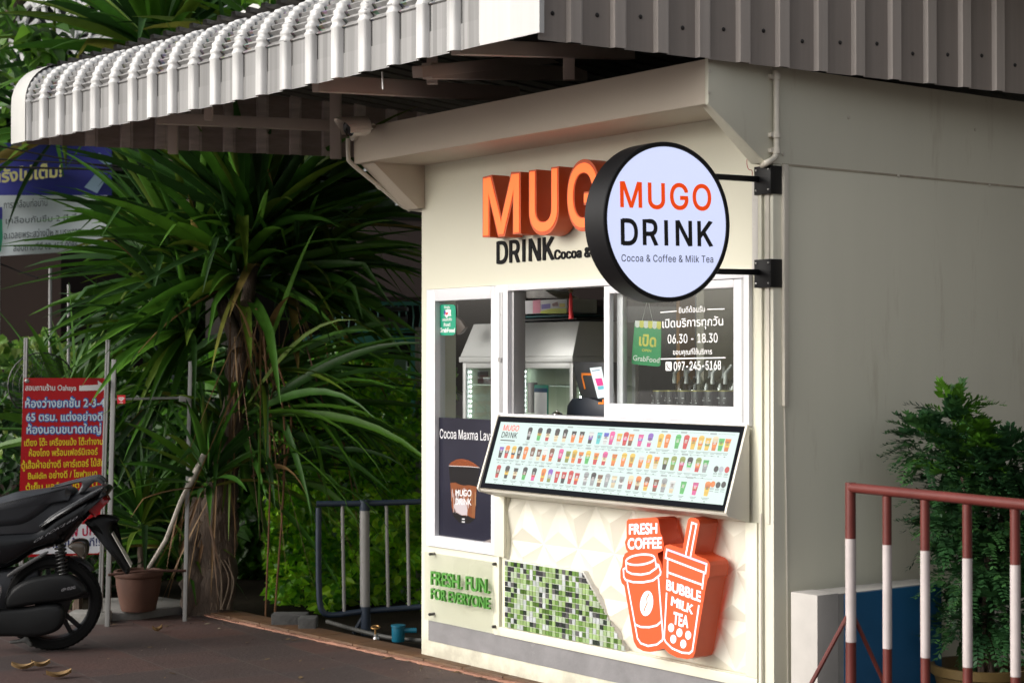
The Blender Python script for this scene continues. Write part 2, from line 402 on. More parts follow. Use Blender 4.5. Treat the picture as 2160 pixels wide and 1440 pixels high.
IN = mat('inner_wall', (0.36, 0.35, 0.23), 0.7, var=0.08, vscale=2)
g = G()   # left wall with a window opening, back wall, ceiling, floor
for (y0, y1, z0, z1) in ((0.0905, 0.17, 0, TOP), (1.9, DEP, 0, TOP), (0.17, 1.9, 0, 0.9), (0.17, 1.9, 2.2, TOP)): g.box(0.0, 0.06, y0, y1, z0, z1)
g.build('left_wall', CREAM, kiosk)
g = G(); g.box(0.061, W - 0.061, DEP - 0.06, DEP, 0, TOP); g.build('back_wall', mat('pale_inner_wall', (0.75, 0.73, 0.62), 0.6, var=0.05, vscale=2), kiosk)
g = G(); g.box(0.061, W - 0.061, 0.091, DEP - 0.061, 2.3, 2.36); g.build('ceiling', IN, kiosk)
g = G(); g.box(0.061, W - 0.061, 0.091, DEP - 0.061, 0.01, 0.06); g.build('floor', mat('kiosk_floor', (0.2, 0.19, 0.17), 0.5), kiosk)
g = G(); g.box(0.68, W - 0.062, 0.0915, 0.4, 1.2, 1.235); g.box(0.062, W - 0.062, 0.0915, 0.9, 0.94, 0.985); g.build('serving_counter', mat('counter_top', (0.5, 0.48, 0.44), 0.35, var=0.05), kiosk, bevel=0.004)
g = G(); g.box(0.3, W - 0.062, 1.35, DEP - 0.062, 0.85, 0.9); g.box(1.15, W - 0.062, DEP - 0.3, DEP - 0.062, 1.45, 1.47); g.build('back_counter', mat('back_counter', (0.6, 0.57, 0.5), 0.4, var=0.05), kiosk)
# rendered base strip
g = G(); g.box(0.07, W - 0.068, -0.006, 0.0, 0.1, 0.2); 
g.build('skirting_strip', mat('grey_render', (0.2, 0.195, 0.2), 0.75, var=0.2, vscale=6, bump=0.4, bscale=25, dirt=(0.45, 0.43, 0.42, 0.62, 0.6), dscale=9), kiosk)
g = G(); g.box(0.64, 0.68, -0.016, 0.0, 0.2005, 0.572); g.box(0.64, 0.7195, -0.016, -0.0005, 0.573, 0.86); g.box(0.6805, 2.40, -0.016, 0.0, 0.2005, 0.243); g.box(2.335, 2.40, -0.016, 0.0, 0.244, 0.86)
g.build('panel_frame', CREAM, kiosk, bevel=0.003)
# raised relief panel: faceted triangles
g = G(); a_ = 0.2535; hz = 0.205; x0 = 0.845 - a_; zt = 0.86
def rel_h(i, j): return 0.012 if (i + j) % 2 else 0.022
def PT_(i, j):      # lattice point
    return V(x0 + (i + (0.5 if j % 2 else 0)) * a_, 0, zt - j * hz)
def clipx(p): return V(min(max(p.x, 0.7205), 2.3395), p.y, min(max(p.z, 0.2455), 0.8595))
def relief_tri(a, b, c, hgt):
    m_ = (a + b + c) / 3; m_.y = 0.026 - hgt
    for p, q in ((a, b), (b, c), (c, a)):
        tri = [V(p.x, 0.026, p.z), V(q.x, 0.026, q.z), m_]
        poly = tri
        for axis, lim, sgn in ((0, 0.7205, 1), (0, 2.3395, -1), (2, 0.2455, 1), (2, 0.8595, -1)):   # clip to the frame
            out = []
            for k in range(len(poly)):
                s_, e_ = poly[k - 1], poly[k]; ds, de = (s_[axis] - lim) * sgn, (e_[axis] - lim) * sgn
                if (ds < 0) != (de < 0): out.append(s_ + (e_ - s_) * (ds / (ds - de)))
                if de >= 0: out.append(e_)
            poly = out
            if len(poly) < 3: break
        if len(poly) >= 3:
            n_ = (poly[1] - poly[0]).cross(poly[2] - poly[0])
            g.face(poly[::-1] if n_.y > 0 else poly)
rr_ = random.Random(3)
for j in range(-1, 4):
    for i in range(-1, 9):
        hh = lambda: rr_.choice((0.014, 0.021, 0.027))
        if j % 2 == 0:
            relief_tri(PT_(i, j), PT_(i + 1, j), PT_(i, j + 1), hh()); relief_tri(PT_(i + 1, j), PT_(i + 1, j + 1), PT_(i, j + 1), hh())
        else:
            relief_tri(PT_(i, j), PT_(i + 1, j), PT_(i + 1, j + 1), hh()); relief_tri(PT_(i, j), PT_(i + 1, j + 1), PT_(i, j + 1), hh())
g.build('relief_panel', mat('relief_plaster', (0.66, 0.635, 0.54), 0.45, var=0.02), kiosk)
# glass mosaic
g = G(); mp_ = [F(1068, 1178), F(1232, 1198), F(1318, 1359), F(1067, 1321)]; mp_[0].z = mp_[1].z = 0.2465 + 0.0242 * 13 - 0.002
mx0, mz0 = 0.7215, 0.2465; ts = 0.0242
def inside_mosaic(x, z):
    if z > mp_[0].z: return False
    t = (z - mp_[2].z) / (mp_[1].z - mp_[2].z); return x < mp_[2].x + (mp_[1].x - mp_[2].x) * t
pal = [(0.02, 0.03, 0.022), (0.035, 0.035, 0.038), (0.06, 0.12, 0.02), (0.12, 0.22, 0.05), (0.25, 0.36, 0.14), (0.3, 0.42, 0.2), (0.38, 0.43, 0.38), (0.46, 0.49, 0.5), (0.34, 0.41, 0.29), (0.1, 0.1, 0.1)]
wts = [4, 3, 4, 5, 5, 4, 2, 4, 3, 2]
rm = random.Random(11)
for i in range(60):
    for j in range(30):
        xa, za = mx0 + i * ts, mz0 + j * ts
        if inside_mosaic(xa + ts * 0.5, za + ts * 0.5):
            g.col = rm.choices(pal, wts)[0]; k = 0.85 + 0.3 * rm.random(); g.col = tuple(c * k for c in g.col)
            xr = xa + ts - 0.003
            g.box(xa, xr, -0.012 - rm.random() * 0.0006, -0.006, za, za + ts - 0.003)
def diag_x(z): return mp_[2].x + (mp_[1].x - mp_[2].x) * (z - mp_[2].z) / (mp_[1].z - mp_[2].z) - 0.002
for i in range(60):          # tiles cut along the slanting edge
    for j in range(30):
        xa, za = mx0 + i * ts, mz0 + j * ts; xb, zb_ = xa + ts - 0.003, za + ts - 0.003
        if za + ts * 0.5 > mp_[0].z or inside_mosaic(xa + ts * 0.5, za + ts * 0.5) or xa > diag_x(za): continue
        xl, xh = diag_x(za), diag_x(zb_)
        g.col = rm.choices(pal, wts)[0]
        p_ = [V(xa, -0.0122, za), V(min(xb, xl), -0.0122, za)] + ([V(min(xb, xh), -0.0122, zb_), V(xa, -0.0122, zb_)] if xh > xa + 0.001 else [V(xa, -0.0122, za + (zb_ - za) * (xl - xa) / max(1e-4, xl - xh))])
        g.face(p_)
g.build('mosaic_tiles', mat('mosaic_glass', (1, 1, 1), 0.12, attr=True, var=0.1, vscale=45, coat=0.3), kiosk, color=True)
g = G(); bx_ = 0.7206
g.prism([V(bx_, -0.0075, 0.2456), V(mp_[2].x + 0.012, -0.0075, 0.2456), V(mp_[1].x + 0.004, -0.0075, mp_[1].z + 0.004), V(bx_, -0.0075, mp_[0].z + 0.004)], V(0, 0.03, 0))
g.build('mosaic_backing', mat('grout', (0.6, 0.6, 0.56), 0.7), kiosk)

# canopy box over the window
CY = -0.35
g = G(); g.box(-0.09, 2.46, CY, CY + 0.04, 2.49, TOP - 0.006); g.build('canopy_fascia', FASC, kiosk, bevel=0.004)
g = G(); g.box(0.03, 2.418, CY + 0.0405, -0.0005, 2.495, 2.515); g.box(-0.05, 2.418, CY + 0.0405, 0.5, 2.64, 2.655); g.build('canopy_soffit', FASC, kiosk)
g = G()
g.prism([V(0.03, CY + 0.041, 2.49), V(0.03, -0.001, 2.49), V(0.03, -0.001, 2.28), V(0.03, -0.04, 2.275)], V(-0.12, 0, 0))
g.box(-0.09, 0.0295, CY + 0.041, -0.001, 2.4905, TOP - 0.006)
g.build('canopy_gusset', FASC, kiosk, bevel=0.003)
g = G()
g.prism([V(2.479, CY - 0.001, 2.489), V(2.479, CY - 0.001, TOP), V(2.479, -0.001, TOP), V(2.479, -0.001, 2.285), V(2.479, -0.045, 2.285)], V(-0.018, 0, 0))
g.prism([V(2.4605, CY + 0.041, 2.489), V(2.4605, -0.001, 2.489), V(2.4605, -0.001, 2.285), V(2.4605, -0.045, 2.285)], V(-0.06, 0, 0))
g.build('canopy_gusset', SIDEP, kiosk, bevel=0.002)
g = G()
for (px, py) in ((1496, 150), (1495, 195), (1790, 248), (1652, 326), (2057, 274), (1895, 371), (2087, 391)): 
    p = S(px, py, W + 0.003); g = G(); g.lathe([(0, 0.004), (0.006, 0.003), (0.007, 0)], p, V(1, 0, 0), 8); g.build('panel_screw', PIPEW, kiosk)

# corner post trims and angle cover
g = G(); g.box(2.405, 2.425, -0.012, -0.0005, 0.0, 2.28); g.build('corner_trim', CREAM, kiosk, bevel=0.003)
g = G(); g.box(2.37, 2.403, -0.01, -0.0005, 1.87, 2.23); g.build('cover_plate', mat('rusty_white', (0.62, 0.6, 0.56), 0.5, dirt=(0.16, 0.06, 0.03, 0.6, 0.8), dscale=14), kiosk, bevel=0.002)
# windows -------------------------------------------------
def frame_boxes(g, x0, x1, z0, z1, y0, y1, l, r, b, t):
    g.box(x0, x0 + l, y0, y1, z0, z1); g.box(x1 - r, x1, y0, y1, z0, z1)
    g.box(x0 + l + 0.0003, x1 - r - 0.0003, y0, y1, z0, z0 + b); g.box(x0 + l + 0.0003, x1 - r - 0.0003, y0, y1, z1 - t, z1)
g = G(); frame_boxes(g, 0.062, 0.640, 0.576, 1.864, -0.014, 0.05, 0.075, 0.028, 0.055, 0.06)
fixed = g.build('window_frame', ALU, kiosk, bevel=0.003)
g = G(); g.face([V(0.135, 0.02, 0.632), V(0.614, 0.02, 0.632), V(0.614, 0.02, 1.805), V(0.135, 0.02, 1.805)]); g.build('pane', GLASS, fixed)
g = G(); frame_boxes(g, 0.6645, 2.362, 1.243, 1.866, -0.02, 0.075, 0.09, 0.03, 0.012, 0.03); g.box(0.6405, 0.664, -0.0135, 0.05, 0.87, 1.864)
g.box(2.3305, 2.3325, -0.005, 0.07, 1.256, 1.835)
slot = g.build('window_frame', ALU, kiosk, bevel=0.003)
g = G(); g.box(0.755, 0.775, 0.0, 0.07, 1.256, 1.835); g.box(0.69, 0.715, -0.0225, -0.0205, 1.26, 1.83); g.build('track', ALUG, slot, bevel=0.002)
g = G()
for z in (1.725, 1.36): g.lathe([(0, 0.002), (0.005, 0.0015), (0.006, 0)], V(0.7, -0.0225, z), V(0, -1, 0), 10); g.build('screw', STEEL, slot); g = G()
g.box(0.698, 0.712, -0.035, -0.0225, 1.5, 1.52); g.build('latch', STEEL, slot)
g = G(); frame_boxes(g, 1.452, 2.315, 1.256, 1.8345, -0.012, 0.012, 0.038, 0.05, 0.062, 0.034)
sash = g.build('sliding_sash', ALU, kiosk, bevel=0.003)
g = G(); g.face([V(1.489, 0.0, 1.317), V(2.266, 0.0, 1.317), V(2.266, 0.0, 1.8), V(1.489, 0.0, 1.8)]); g.build('pane', GLASS, sash)
g = G(); g.box(2.3155, 2.3295, -0.016, 0.02, 1.256, 1.834)
for z in (1.29, 1.31, 1.58): g.lathe([(0, 0.002), (0.004, 0)], V(2.3225, -0.0165, z), V(0, -1, 0), 8)
g.build('sash_channel', ALUG, sash)
g = G(); frame_boxes(g, 1.49, 2.328, 1.2565, 1.834, 0.03, 0.055, 0.04, 0.05, 0.05, 0.034)
sash2 = g.build('sliding_sash', ALU, kiosk, bevel=0.003)
g = G(); g.face([V(1.53, 0.043, 1.306), V(2.278, 0.043, 1.306), V(2.278, 0.043, 1.8), V(1.53, 0.043, 1.8)]); g.build('pane', GLASS, sash2)

# ================================================================== SIGNS ON THE KIOSK
NF = V(0, -1, 0)
OR_SIDE = mat('orange_return', (0.62, 0.1, 0.02), 0.4, var=0.05)
OR_FACE = mat('orange_lit_face', (0.6, 0.1, 0.015), 0.4, emit=(1.0, 0.19, 0.035), es=1.0)
DEPL = 0.115
# MUGO channel letters
pM, pMb, pU = F(1018, 375, -DEPL), F(1018, 500, -DEPL), F(1115, 362, -DEPL)
zb, zt = pMb.z, pM.z
mugo = thing('channel_letter_sign', V(1.1, 0, zb), 'big orange lit channel letters reading MUGO on the wall above the window', 'sign')
fx_ = lambda p: F(p, 440, -DEPL).x - pM.x
lw = (('M', 0.0, fx_(1098.5)), ('U', fx_(1115.5), fx_(1179) - fx_(1115.5)), ('G', fx_(1196), fx_(1264) - fx_(1196)), ('O', fx_(1280), fx_(1352) - fx_(1280)))
for ch, off, wd in lw:
    g = G(); base = V(pM.x + off, -0.012, zb)
    m_, lo_ = lettering(g, ch, base, V(wd, 0, 0), V(0, 0, zt - zb), NF, depth=DEPL - 0.012, bold=0.05, font=INTER, res=6)
    letter_sides(g, m_, lo_, DEPL - 0.012)
    L1 = g.build('letter_return', OR_SIDE, mugo)
    g = G(); lettering(g, ch, base + V(0.0085, 0, 0.007), V(wd - 0.017, 0, 0), V(0, 0, zt - zb - 0.014), NF, depth=DEPL - 0.009, bold=0.018, font=INTER, res=6)
    L2 = g.build('letter_face', OR_FACE, L1)
    for fx in (0.2, 0.8): g = G(); g.box(base.x + wd * fx - 0.006, base.x + wd * fx + 0.006, -0.012, -0.0003, zb + 0.03, zb + 0.045); g.build('standoff', STEEL, mugo)
a, b_ = F(1042, 556, -0.02), F(1163, 551, -0.02); top = F(1042, 510, -0.02)
BLKL = mat('black_letter', (0.006, 0.006, 0.007), 0.6, spec=0.15)
g = G(); m_, lo_ = lettering(g, 'DRINK', V(a.x, -0.0005, a.z), V(b_.x - a.x, 0, 0), V(0, 0, top.z - a.z), NF, depth=0.006, bold=0.03, font=INTER, res=5); letter_sides(g, m_, lo_, 0.006)
b2 = F(1168, 547, -0.006); e9 = F(1217, 545, -0.006); t2 = F(1168, 528, -0.006)
m_, lo_ = lettering(g, 'Cocoa & Coffee & Milk Tea', V(b2.x, -0.0005, b2.z), V((e9.x - b2.x) * 4.9, 0, 0), V(0, 0, t2.z - b2.z), NF, depth=0.005, bold=0.045, font=INTER, res=4); letter_sides(g, m_, lo_, 0.005)
g.build('wall_lettering', BLKL, label='flat black letters reading DRINK Cocoa & Coffee on the wall below the orange letters', cat='lettering')

# round blade sign --------------------------------------------------------------------------
sx = 2.44
ctr = S(1410, 468, sx)
ang = math.radians(4.0); tilt = math.radians(1.2)
nS = V(math.cos(ang), -math.sin(ang), 0); hS = V(math.sin(ang), math.cos(ang), 0)      # normal towards the viewer, text direction
vS = UP0.copy(); hS, vS = (hS * math.cos(tilt) + vS * math.sin(tilt)), (vS * math.cos(tilt) - hS * math.sin(tilt))
Dp = (ctr - CAM).dot(FW); RS = 169.0 * Dp / FPX; TK = 0.125
bs = thing('round_blade_sign', ctr - UP0 * RS, 'round black rimmed lit sign reading MUGO DRINK on two arms beside the window', 'sign')
g = G(); g.lathe([(0, -TK), (RS - 0.004, -TK), (RS, -TK + 0.004), (RS, -0.003), (RS - 0.003, 0), (RS * 0.945, 0), (RS * 0.94, -0.006), (0, -0.006)], ctr, nS, 96)
g.build('sign_case', BLACK, bs, smooth=True, angle=35)
g = G(); g.lathe([(0, -0.0045), (RS * 0.939, -0.0045)], ctr, nS, 96)
WLIT = mat('lit_acrylic', (0.25, 0.26, 0.3), 0.35, emit=(0.65, 0.71, 1.0), es=0.97)
g.build('sign_face', WLIT, bs)
def onS(u, v): return ctr + hS * (u * RS) + vS * (v * RS)
LORG = mat('sign_print_orange', (0.4, 0.04, 0.0), 0.4, emit=(0.85, 0.06, 0.0), es=0.85); LBLK = mat('sign_print_black', (0.01, 0.01, 0.012), 0.4)
g = G(); lettering(g, 'MUGO', onS(-0.735, 0.165), hS * RS * 1.44, vS * RS * 0.315, nS, lift=-0.0035, bold=0.028, font=INTER, res=6, space=1.1); g.build('sign_lettering', LORG, bs)
g = G(); lettering(g, 'DRINK', onS(-0.735, -0.295), hS * RS * 1.46, vS * RS * 0.315, nS, lift=-0.0035, bold=0.035, font=INTER, res=6, space=1.1)
lettering(g, 'Cocoa & Coffee & Milk Tea', onS(-0.73, -0.50), hS * RS * 1.45, vS * RS * 0.085, nS, lift=-0.0035, bold=0.012, font=INTER, res=4, space=1.05); g.build('sign_lettering', LBLK, bs)
for (pa, za) in ((378, 0), (574, 0)):
    q = F(1606, pa, -0.01); st = V(2.41, -0.012, q.z)
    yk = ctr.y + math.sqrt(max(0.001, RS ** 2 - (q.z - ctr.z) ** 2)) - 0.02
    g = G(); g.bar(V(2.41, -0.012, q.z), V(2.40, yk, q.z - 0.004), 0.022, 0.022); g.build('arm', BLACK, bs, bevel=0.002)
    g = G(); g.box(2.392, 2.4835, -0.02, -0.0125, q.z - 0.062, q.z + 0.05); g.box(2.4795, 2.4835, -0.0121, 0.05, q.z - 0.062, q.z + 0.05)
    pl = g.build('mounting_plate', BLACK, bs, bevel=0.0015)
    for dz in (-0.045, 0.035):
        for dx in (0.012, 0.08): g = G(); g.lathe([(0, 0.005), (0.004, 0.004), (0.005, 0)], V(2.392 + dx, -0.02, q.z + dz), V(0, -1, 0), 6); g.build('bolt', STEEL, pl)
g = G(); pts = []
zw = F(1606, 378).z + 0.03
for i in range(14):
    t = i / 13; pts.append(V(2.372 - 0.012 * math.sin(t * 6), -0.012 - 0.02 * math.sin(t * 3.1), zw + 0.07 - 0.09 * t + 0.01 * math.sin(9 * t)))
g.tube(pts, 0.0015, 5); g.build('sign_wire', mat('red_wire', (0.4, 0.03, 0.03), 0.5), label='thin red wire hanging from the wall to the upper arm of the round sign', cat='wire')

# slanted lit menu board --------------------------------------------------------------------
tl = F(1052, 878, -0.03); xl = tl.x
bl = S(1010, 1030, xl); tr = F(1572, 893, -0.03); br = S(1534, 1075, tr.x)
ztop = tl.z; zbot = (bl.z + br.z) / 2; ybot = (bl.y + br.y) / 2; xr = tr.x
menu = thing('menu_board', V((xl + xr) / 2, ybot / 2, zbot), 'slanted lit menu screen showing rows of drinks with a thick black border below the window', 'menu screen')
eV = V(0, -0.03 - ybot, ztop - zbot); HM = eV.length; eV = eV / HM; eU = V(1, 0, 0); nM = eU.cross(eV)
if nM.y > 0: nM = -nM
OM = V(xl, ybot, zbot); WM = xr - xl
def onM(u, v, lift=0.0): return OM + eU * (u * WM) + eV * (v * HM) + nM * lift
g = G()
for xx in (xl - 0.014, xr + 0.002):
    g.prism([V(xx, -0.0205, ztop + 0.004), V(xx, -0.03, ztop + 0.012), V(xx, ybot - 0.012, zbot - 0.005), V(xx, ybot + 0.002, zbot - 0.02), V(xx, -0.0205, zbot - 0.05)], V(0.012, 0, 0))
g.prism([V(xl - 0.0015, ybot - 0.004, zbot - 0.004), V(xl - 0.0015, ybot + 0.006, zbot - 0.018), V(xl - 0.0015, -0.021, zbot - 0.048), V(xl - 0.0015, -0.021, zbot - 0.03)], V(WM + 0.003, 0, 0))
g.prism([onM(0, 0, -0.004) + V(-0.001, 0, 0), onM(1, 0, -0.004) + V(0.001, 0, 0), onM(1, 1, -0.004) + V(0.001, 0, 0), onM(0, 1, -0.004) + V(-0.001, 0, 0)], -nM * 0.03)
g.build('screen_housing', mat('menu_housing', (0.66, 0.63, 0.55), 0.45, var=0.04), menu, bevel=0.002)
g = G(); bu, bv = 0.0145, 0.07
def rect(u0, u1, v0, v1, lift): return [onM(u0, v0, lift), onM(u1, v0, lift), onM(u1, v1, lift), onM(u0, v1, lift)]
for (u0, u1, v0, v1) in ((0, 1, 0, bv), (0, 1, 1 - bv, 1), (0, bu, bv, 1 - bv), (1 - bu, 1, bv, 1 - bv)): g.prism(rect(u0, u1, v0, v1, 0.0), -nM * 0.0035)
g.build('screen_border', mat('screen_bezel', (0.005, 0.006, 0.009), 0.7, spec=0.05), menu)
g = G(); g.face(rect(bu, 1 - bu, bv, 1 - bv, -0.0025))
SCR = mat('screen_light', (0.04, 0.04, 0.04), 0.3, emit=(0.70, 0.88, 0.82), es=0.95)
g.build('screen', SCR, menu)
# the drinks: upright cups in three rows, colour bands (top to bottom)
K_, Rd, Or, Ye, Gn, Tq, Pk, Wh, Br, Gy, Ol, Pu, Bl, Cr = (.02, .015, .015), (.6, .03, .03), (.85, .22, .02), (.8, .5, .05), (.08, .5, .1), (.1, .6, .6), (.75, .08, .3), (.75, .75, .72), (.2, .07, .03), (.35, .36, .36), (.25, .3, .04), (.25, .1, .5), (.1, .1, .6), (.8, .65, .4)
rows = [
 (0.73, 0.175, [(.138, K_, Gy, K_), (.187, K_, Ye, Gn), (.228, K_, Cr, Rd), (.270, K_, Cr, Cr), (.308, K_, Br, Cr), (.349, K_, Or, Or), (.386, K_, Or, Or), (.428, Wh, Pu, K_), (.465, Tq, Tq, Tq), (.495, Bl, Wh, Wh), (.521, Pk, Pk, Pk), (.553, Ye, Or, Wh), (.58, Rd, Pk, Rd), (.604, Or, Or, Br), (.644, Pk, Pu, Pk), (.684, Pu, Wh, Pk), (.727, Ye, Ye, Ye), (.755, Or, Or, Or), (.797, Gn, Gn, Gn), (.83, Rd, Rd, Rd), (.86, Or, Ye, Ye), (.888, Ye, Or, Ye), (.915, Ye, Ol, Ye), (.942, Cr, Or, Or), (.966, Gn, (.5, .7, .05), Gn), (.99, Or, Ye, Or)]),
 (0.42, 0.175, [(.02, Pu, K_, K_), (.05, Or, K_, Rd), (.083, Ye, K_, Or), (.112, K_, K_, Br), (.142, Or, Or, Or), (.176, Br, Br, Wh), (.208, Br, Br, Cr), (.236, Wh, Or, Or), (.268, Br, Rd, Or), (.311, Pk, Pk, Br), (.345, Ol, Ye, Ol), (.374, Ye, Ye, Or), (.404, Or, Wh, Rd), (.436, Ye, Gn, Gn), (.473, Or, Ye, Rd), (.511, Pk, Cr, Rd), (.553, Or, Ye, Or), (.594, Ye, Or, Or), (.629, Ye, Ye, Or), (.668, Wh, Or, Or), (.7, Ye, Or, Ye), (.731, Or, Ye, Cr), (.768, Ol, Ol, K_), (.80, Ol, Gn, Ol), (.834, Ol, Pk, Rd), (.864, K_, Gn, Wh), (.897, Ol, Or, Rd), (.926, Gn, Gy, Gy)]),
 (0.1, 0.175, [(.03, Rd, Br, Rd), (.075, K_, Ye, K_), (.118, K_, Cr, Br), (.163, K_, Br, Gn), (.208, K_, Rd, Pk), (.253, Or, Ye, Or), (.285, Pu, Gy, Ol), (.319, Rd, Rd, Rd), (.35, Rd, Rd, K_), (.381, Rd, Rd, Rd), (.41, Rd, Or, Rd), (.451, Gy, Wh, Gy), (.483, K_, Gy, Gy), (.513, Br, Cr, Br), (.545, Gy, Gy, Gy), (.575, Cr, Gy, Cr), (.607, Gy, Wh, Gy), (.645, Cr, Or, Rd), (.677, Or, Cr, Br), (.712, Br, Or, Ye), (.75, Br, Rd, Br), (.783, Gy, Cr, Gy), (.817, Wh, Wh, Cr), (.86, Gn, Gn, Gn), (.907, Pk, Rd, Pk), (.953, Or, Ye, Ye)])]
su, sv_ = 1 - 2 * bu, 1 - 2 * bv
def onScr(u, v, lift=0.0): return onM(bu + u * su, bv + v * sv_, lift)
g = G(); rc = random.Random(5)
def quad(u0, u1, u2, u3, v0, v1, c, lift=-0.0015):
    g.col = c; g.face([onScr(u0, v0, lift), onScr(u1, v0, lift), onScr(u2, v1, lift), onScr(u3, v1, lift)])
asp = WM * su / (HM * sv_)
for (vb, vh, cups) in rows:
    for (u, ct, cm, cb) in cups:
        u = 0.02 + u * 0.955; wt, wb = 0.0105, 0.0068; n = 9; sh = rc.choice((0, 1, 2))
        for k in range(n):
            t0, t1 = k / n, (k + 1) / n
            c0 = cb if k < 3 + (sh == 1) else (cm if k < 6 - (sh == 2) else ct)
            jit = 0.8 + 0.4 * rc.random(); c0 = tuple(min(1, c * jit) for c in c0)
            w0, w1 = wb + (wt - wb) * t0, wb + (wt - wb) * t1
            quad(u - w0, u + w0, u + w1, u - w1, vb + vh * t0, vb + vh * t1, c0)
        lab = (0.8, 0.75, 0.7) if sum(cm) < 1.2 else (0.15, 0.1, 0.06)
        for q in range(3): quad(u - 0.0045, u + 0.0045, u + 0.0045, u - 0.0045, vb + vh * (0.5 + 0.1 * q), vb + vh * (0.555 + 0.1 * q), lab, -0.0012)
        if rc.random() < 0.6:   # domed top
            c0 = tuple(min(1, c * 1.15 + 0.02) for c in ct)
            g.col = c0; g.face([onScr(u - wt, vb + vh, -0.0015), onScr(u + wt, vb + vh, -0.0015), onScr(u + wt * 0.7, vb + vh + 0.022, -0.0015), onScr(u, vb + vh + 0.03, -0.0015), onScr(u - wt * 0.7, vb + vh + 0.022, -0.0015)])
        lw_ = 0.009 + rc.random() * 0.008
        for dz, ww in ((0.032, lw_), (0.05, lw_ * 0.7), (0.078, 0.003), (0.083, 0.003)):
            quad(u - ww, u + ww, u + ww, u - ww, vb - dz, vb - dz + 0.008, (0.3, 0.36, 0.36), -0.0015)
for v, segs in ((0.965, ((.15, .3), (.36, .5), (.52, .58), (.64, .7), (.745, .775), (.82, .89), (.925, .985))), (0.655, ((.02, .12), (.17, .29), (.31, .41), (.45, .53), (.55, .59), (.635, .66), (.73, .8), (.84, .93))), (0.335, ((.03, .1), (.17, .23), (.26, .33), (.36, .42), (.46, .6), (.65, .73), (.79, .85), (.87, .94)))):
    for (ua, ub) in segs:
        quad(ua, ub, ub, ua, v, v + 0.004, (0.3, 0.34, 0.34))
    for k in range(len(segs) - 1):
        um = (segs[k][1] + segs[k + 1][0]) / 2; quad(um - 0.012, um + 0.012, um + 0.012, um - 0.012, v - 0.012, v + 0.012, (0.42, 0.48, 0.47))
for k, (u, v, c) in enumerate(((.946, .48, K_), (.964, .48, (.5, .55, .6)), (.985, .48, Rd), (.947, .27, Or), (.966, .265, K_), (.985, .275, K_))):
    g.col = c; g.face([onScr(u + 0.0085 * math.cos(a_), v + 0.0085 * asp * math.sin(a_), -0.0015) for a_ in [2 * math.pi * i / 12 for i in range(12)]])
    for dz in (0.06, 0.075, 0.1): quad(u - 0.007, u + 0.007, u + 0.007, u - 0.007, v - dz, v - dz + 0.008, (0.3, 0.36, 0.36))
g.build('drink_pictures', mat('screen_print', (1, 1, 1), 0.3, attr='emit', es=0.95), menu, color=True)
g = G(); lettering(g, 'MUGO', onScr(0.022, 0.86), eU * WM * 0.073, eV * HM * 0.078, nM, lift=-0.001, bold=0.02, font=INTER); g.build('menu_lettering', mat('menu_red', (0.5, 0.05, 0.04), 0.4, emit=(0.7, 0.03, 0.03), es=0.8), menu)
g = G(); lettering(g, 'DRINK', onScr(0.022, 0.745), eU * WM * 0.073, eV * HM * 0.078, nM, lift=-0.001, bold=0.02, font=INTER)
quad(0.022, 0.092, 0.092, 0.022, 0.695, 0.71, (0.2, 0.2, 0.2), -0.001); g.build('menu_lettering', LBLK, menu)

# orange take-away cup sign -----------------------------------------------------------------
CD = 0.108
def Z4(x, y, lift=0.0): return F(1280 + x / 3.789, 1060 + y / 3.789, -CD - lift)
outl = [(158,150),(170,130),(280,122),(390,116),(410,128),(420,180),(428,240),(446,275),(455,330),(450,378),(425,392),(405,402),(412,440),(430,470),(438,490),(444,548),(450,450),(452,385),(465,340),(500,330),(606,366),(640,180),(650,132),(670,117),(705,120),(735,138),(742,170),(700,405),(722,422),(795,452),(815,470),(825,500),(818,590),(806,605),(790,680),(705,1195),(690,1232),(645,1247),(560,1232),(500,1202),(455,1160),(420,1172),(345,1190),(290,1182),(242,1155),(215,1105),(140,662),(118,640),(108,600),(108,540),(124,500),(128,440),(145,405),(168,390),(156,370),(143,315),(158,280)]
cs = thing('cup_sign', F(1400, 1380, -CD / 2), 'orange lit sign shaped like a coffee cup beside a bubble tea cup', 'sign')
g = G(); P = [Z4(*p) for p in outl]
cdt = geometry.delaunay_2d_cdt([Vector((p.x, p.z)) for p in P], [(i, (i + 1) % len(P)) for i in range(len(P))], [], 1, 1e-6)
g.add([V(v.x, -CD, v.y) for v in cdt[0]], [tuple(f) if ((cdt[0][f[1]] - cdt[0][f[0]]).cross(cdt[0][f[2]] - cdt[0][f[0]]) > 0) else tuple(f[::-1]) for f in cdt[2]])
g.build('sign_face', mat('cup_face', (0.5, 0.055, 0.012), 0.4, emit=(1.0, 0.12, 0.03), es=0.55), cs)
g = G(); n = len(P); g.add(P + [p + V(0, CD - 0.004, 0) for p in P], [(i, (i + 1) % n, n + (i + 1) % n, n + i) for i in range(n)])
g.build('sign_return', mat('cup_return', (0.5, 0.06, 0.015), 0.45, var=0.04), cs, smooth=True, angle=30)
PKW = mat('cup_line', (0.9, 0.7, 0.8), 0.4, emit=(0.95, 0.74, 0.92), es=0.5)
g = G(); nF_ = V(0, -1, 0)
def stroke(pts, wd=0.0085, closed=False):
    P_ = [Z4(*p, 0.0012) for p in pts]
    if closed: P_ += [P_[0], P_[1]]
    g.ribbon(P_, wd, nF_)
def ell(cx_, cy_, rx, ry, rot, a0, a1, n=20):
    o_ = []
    for i in range(n + 1):
        t = math.radians(a0 + (a1 - a0) * i / n); x_, y_ = rx * math.cos(t), ry * math.sin(t); c_, s_ = math.cos(rot), math.sin(rot)
        o_.append((cx_ + x_ * c_ - y_ * s_, cy_ + x_ * s_ + y_ * c_))
    return o_
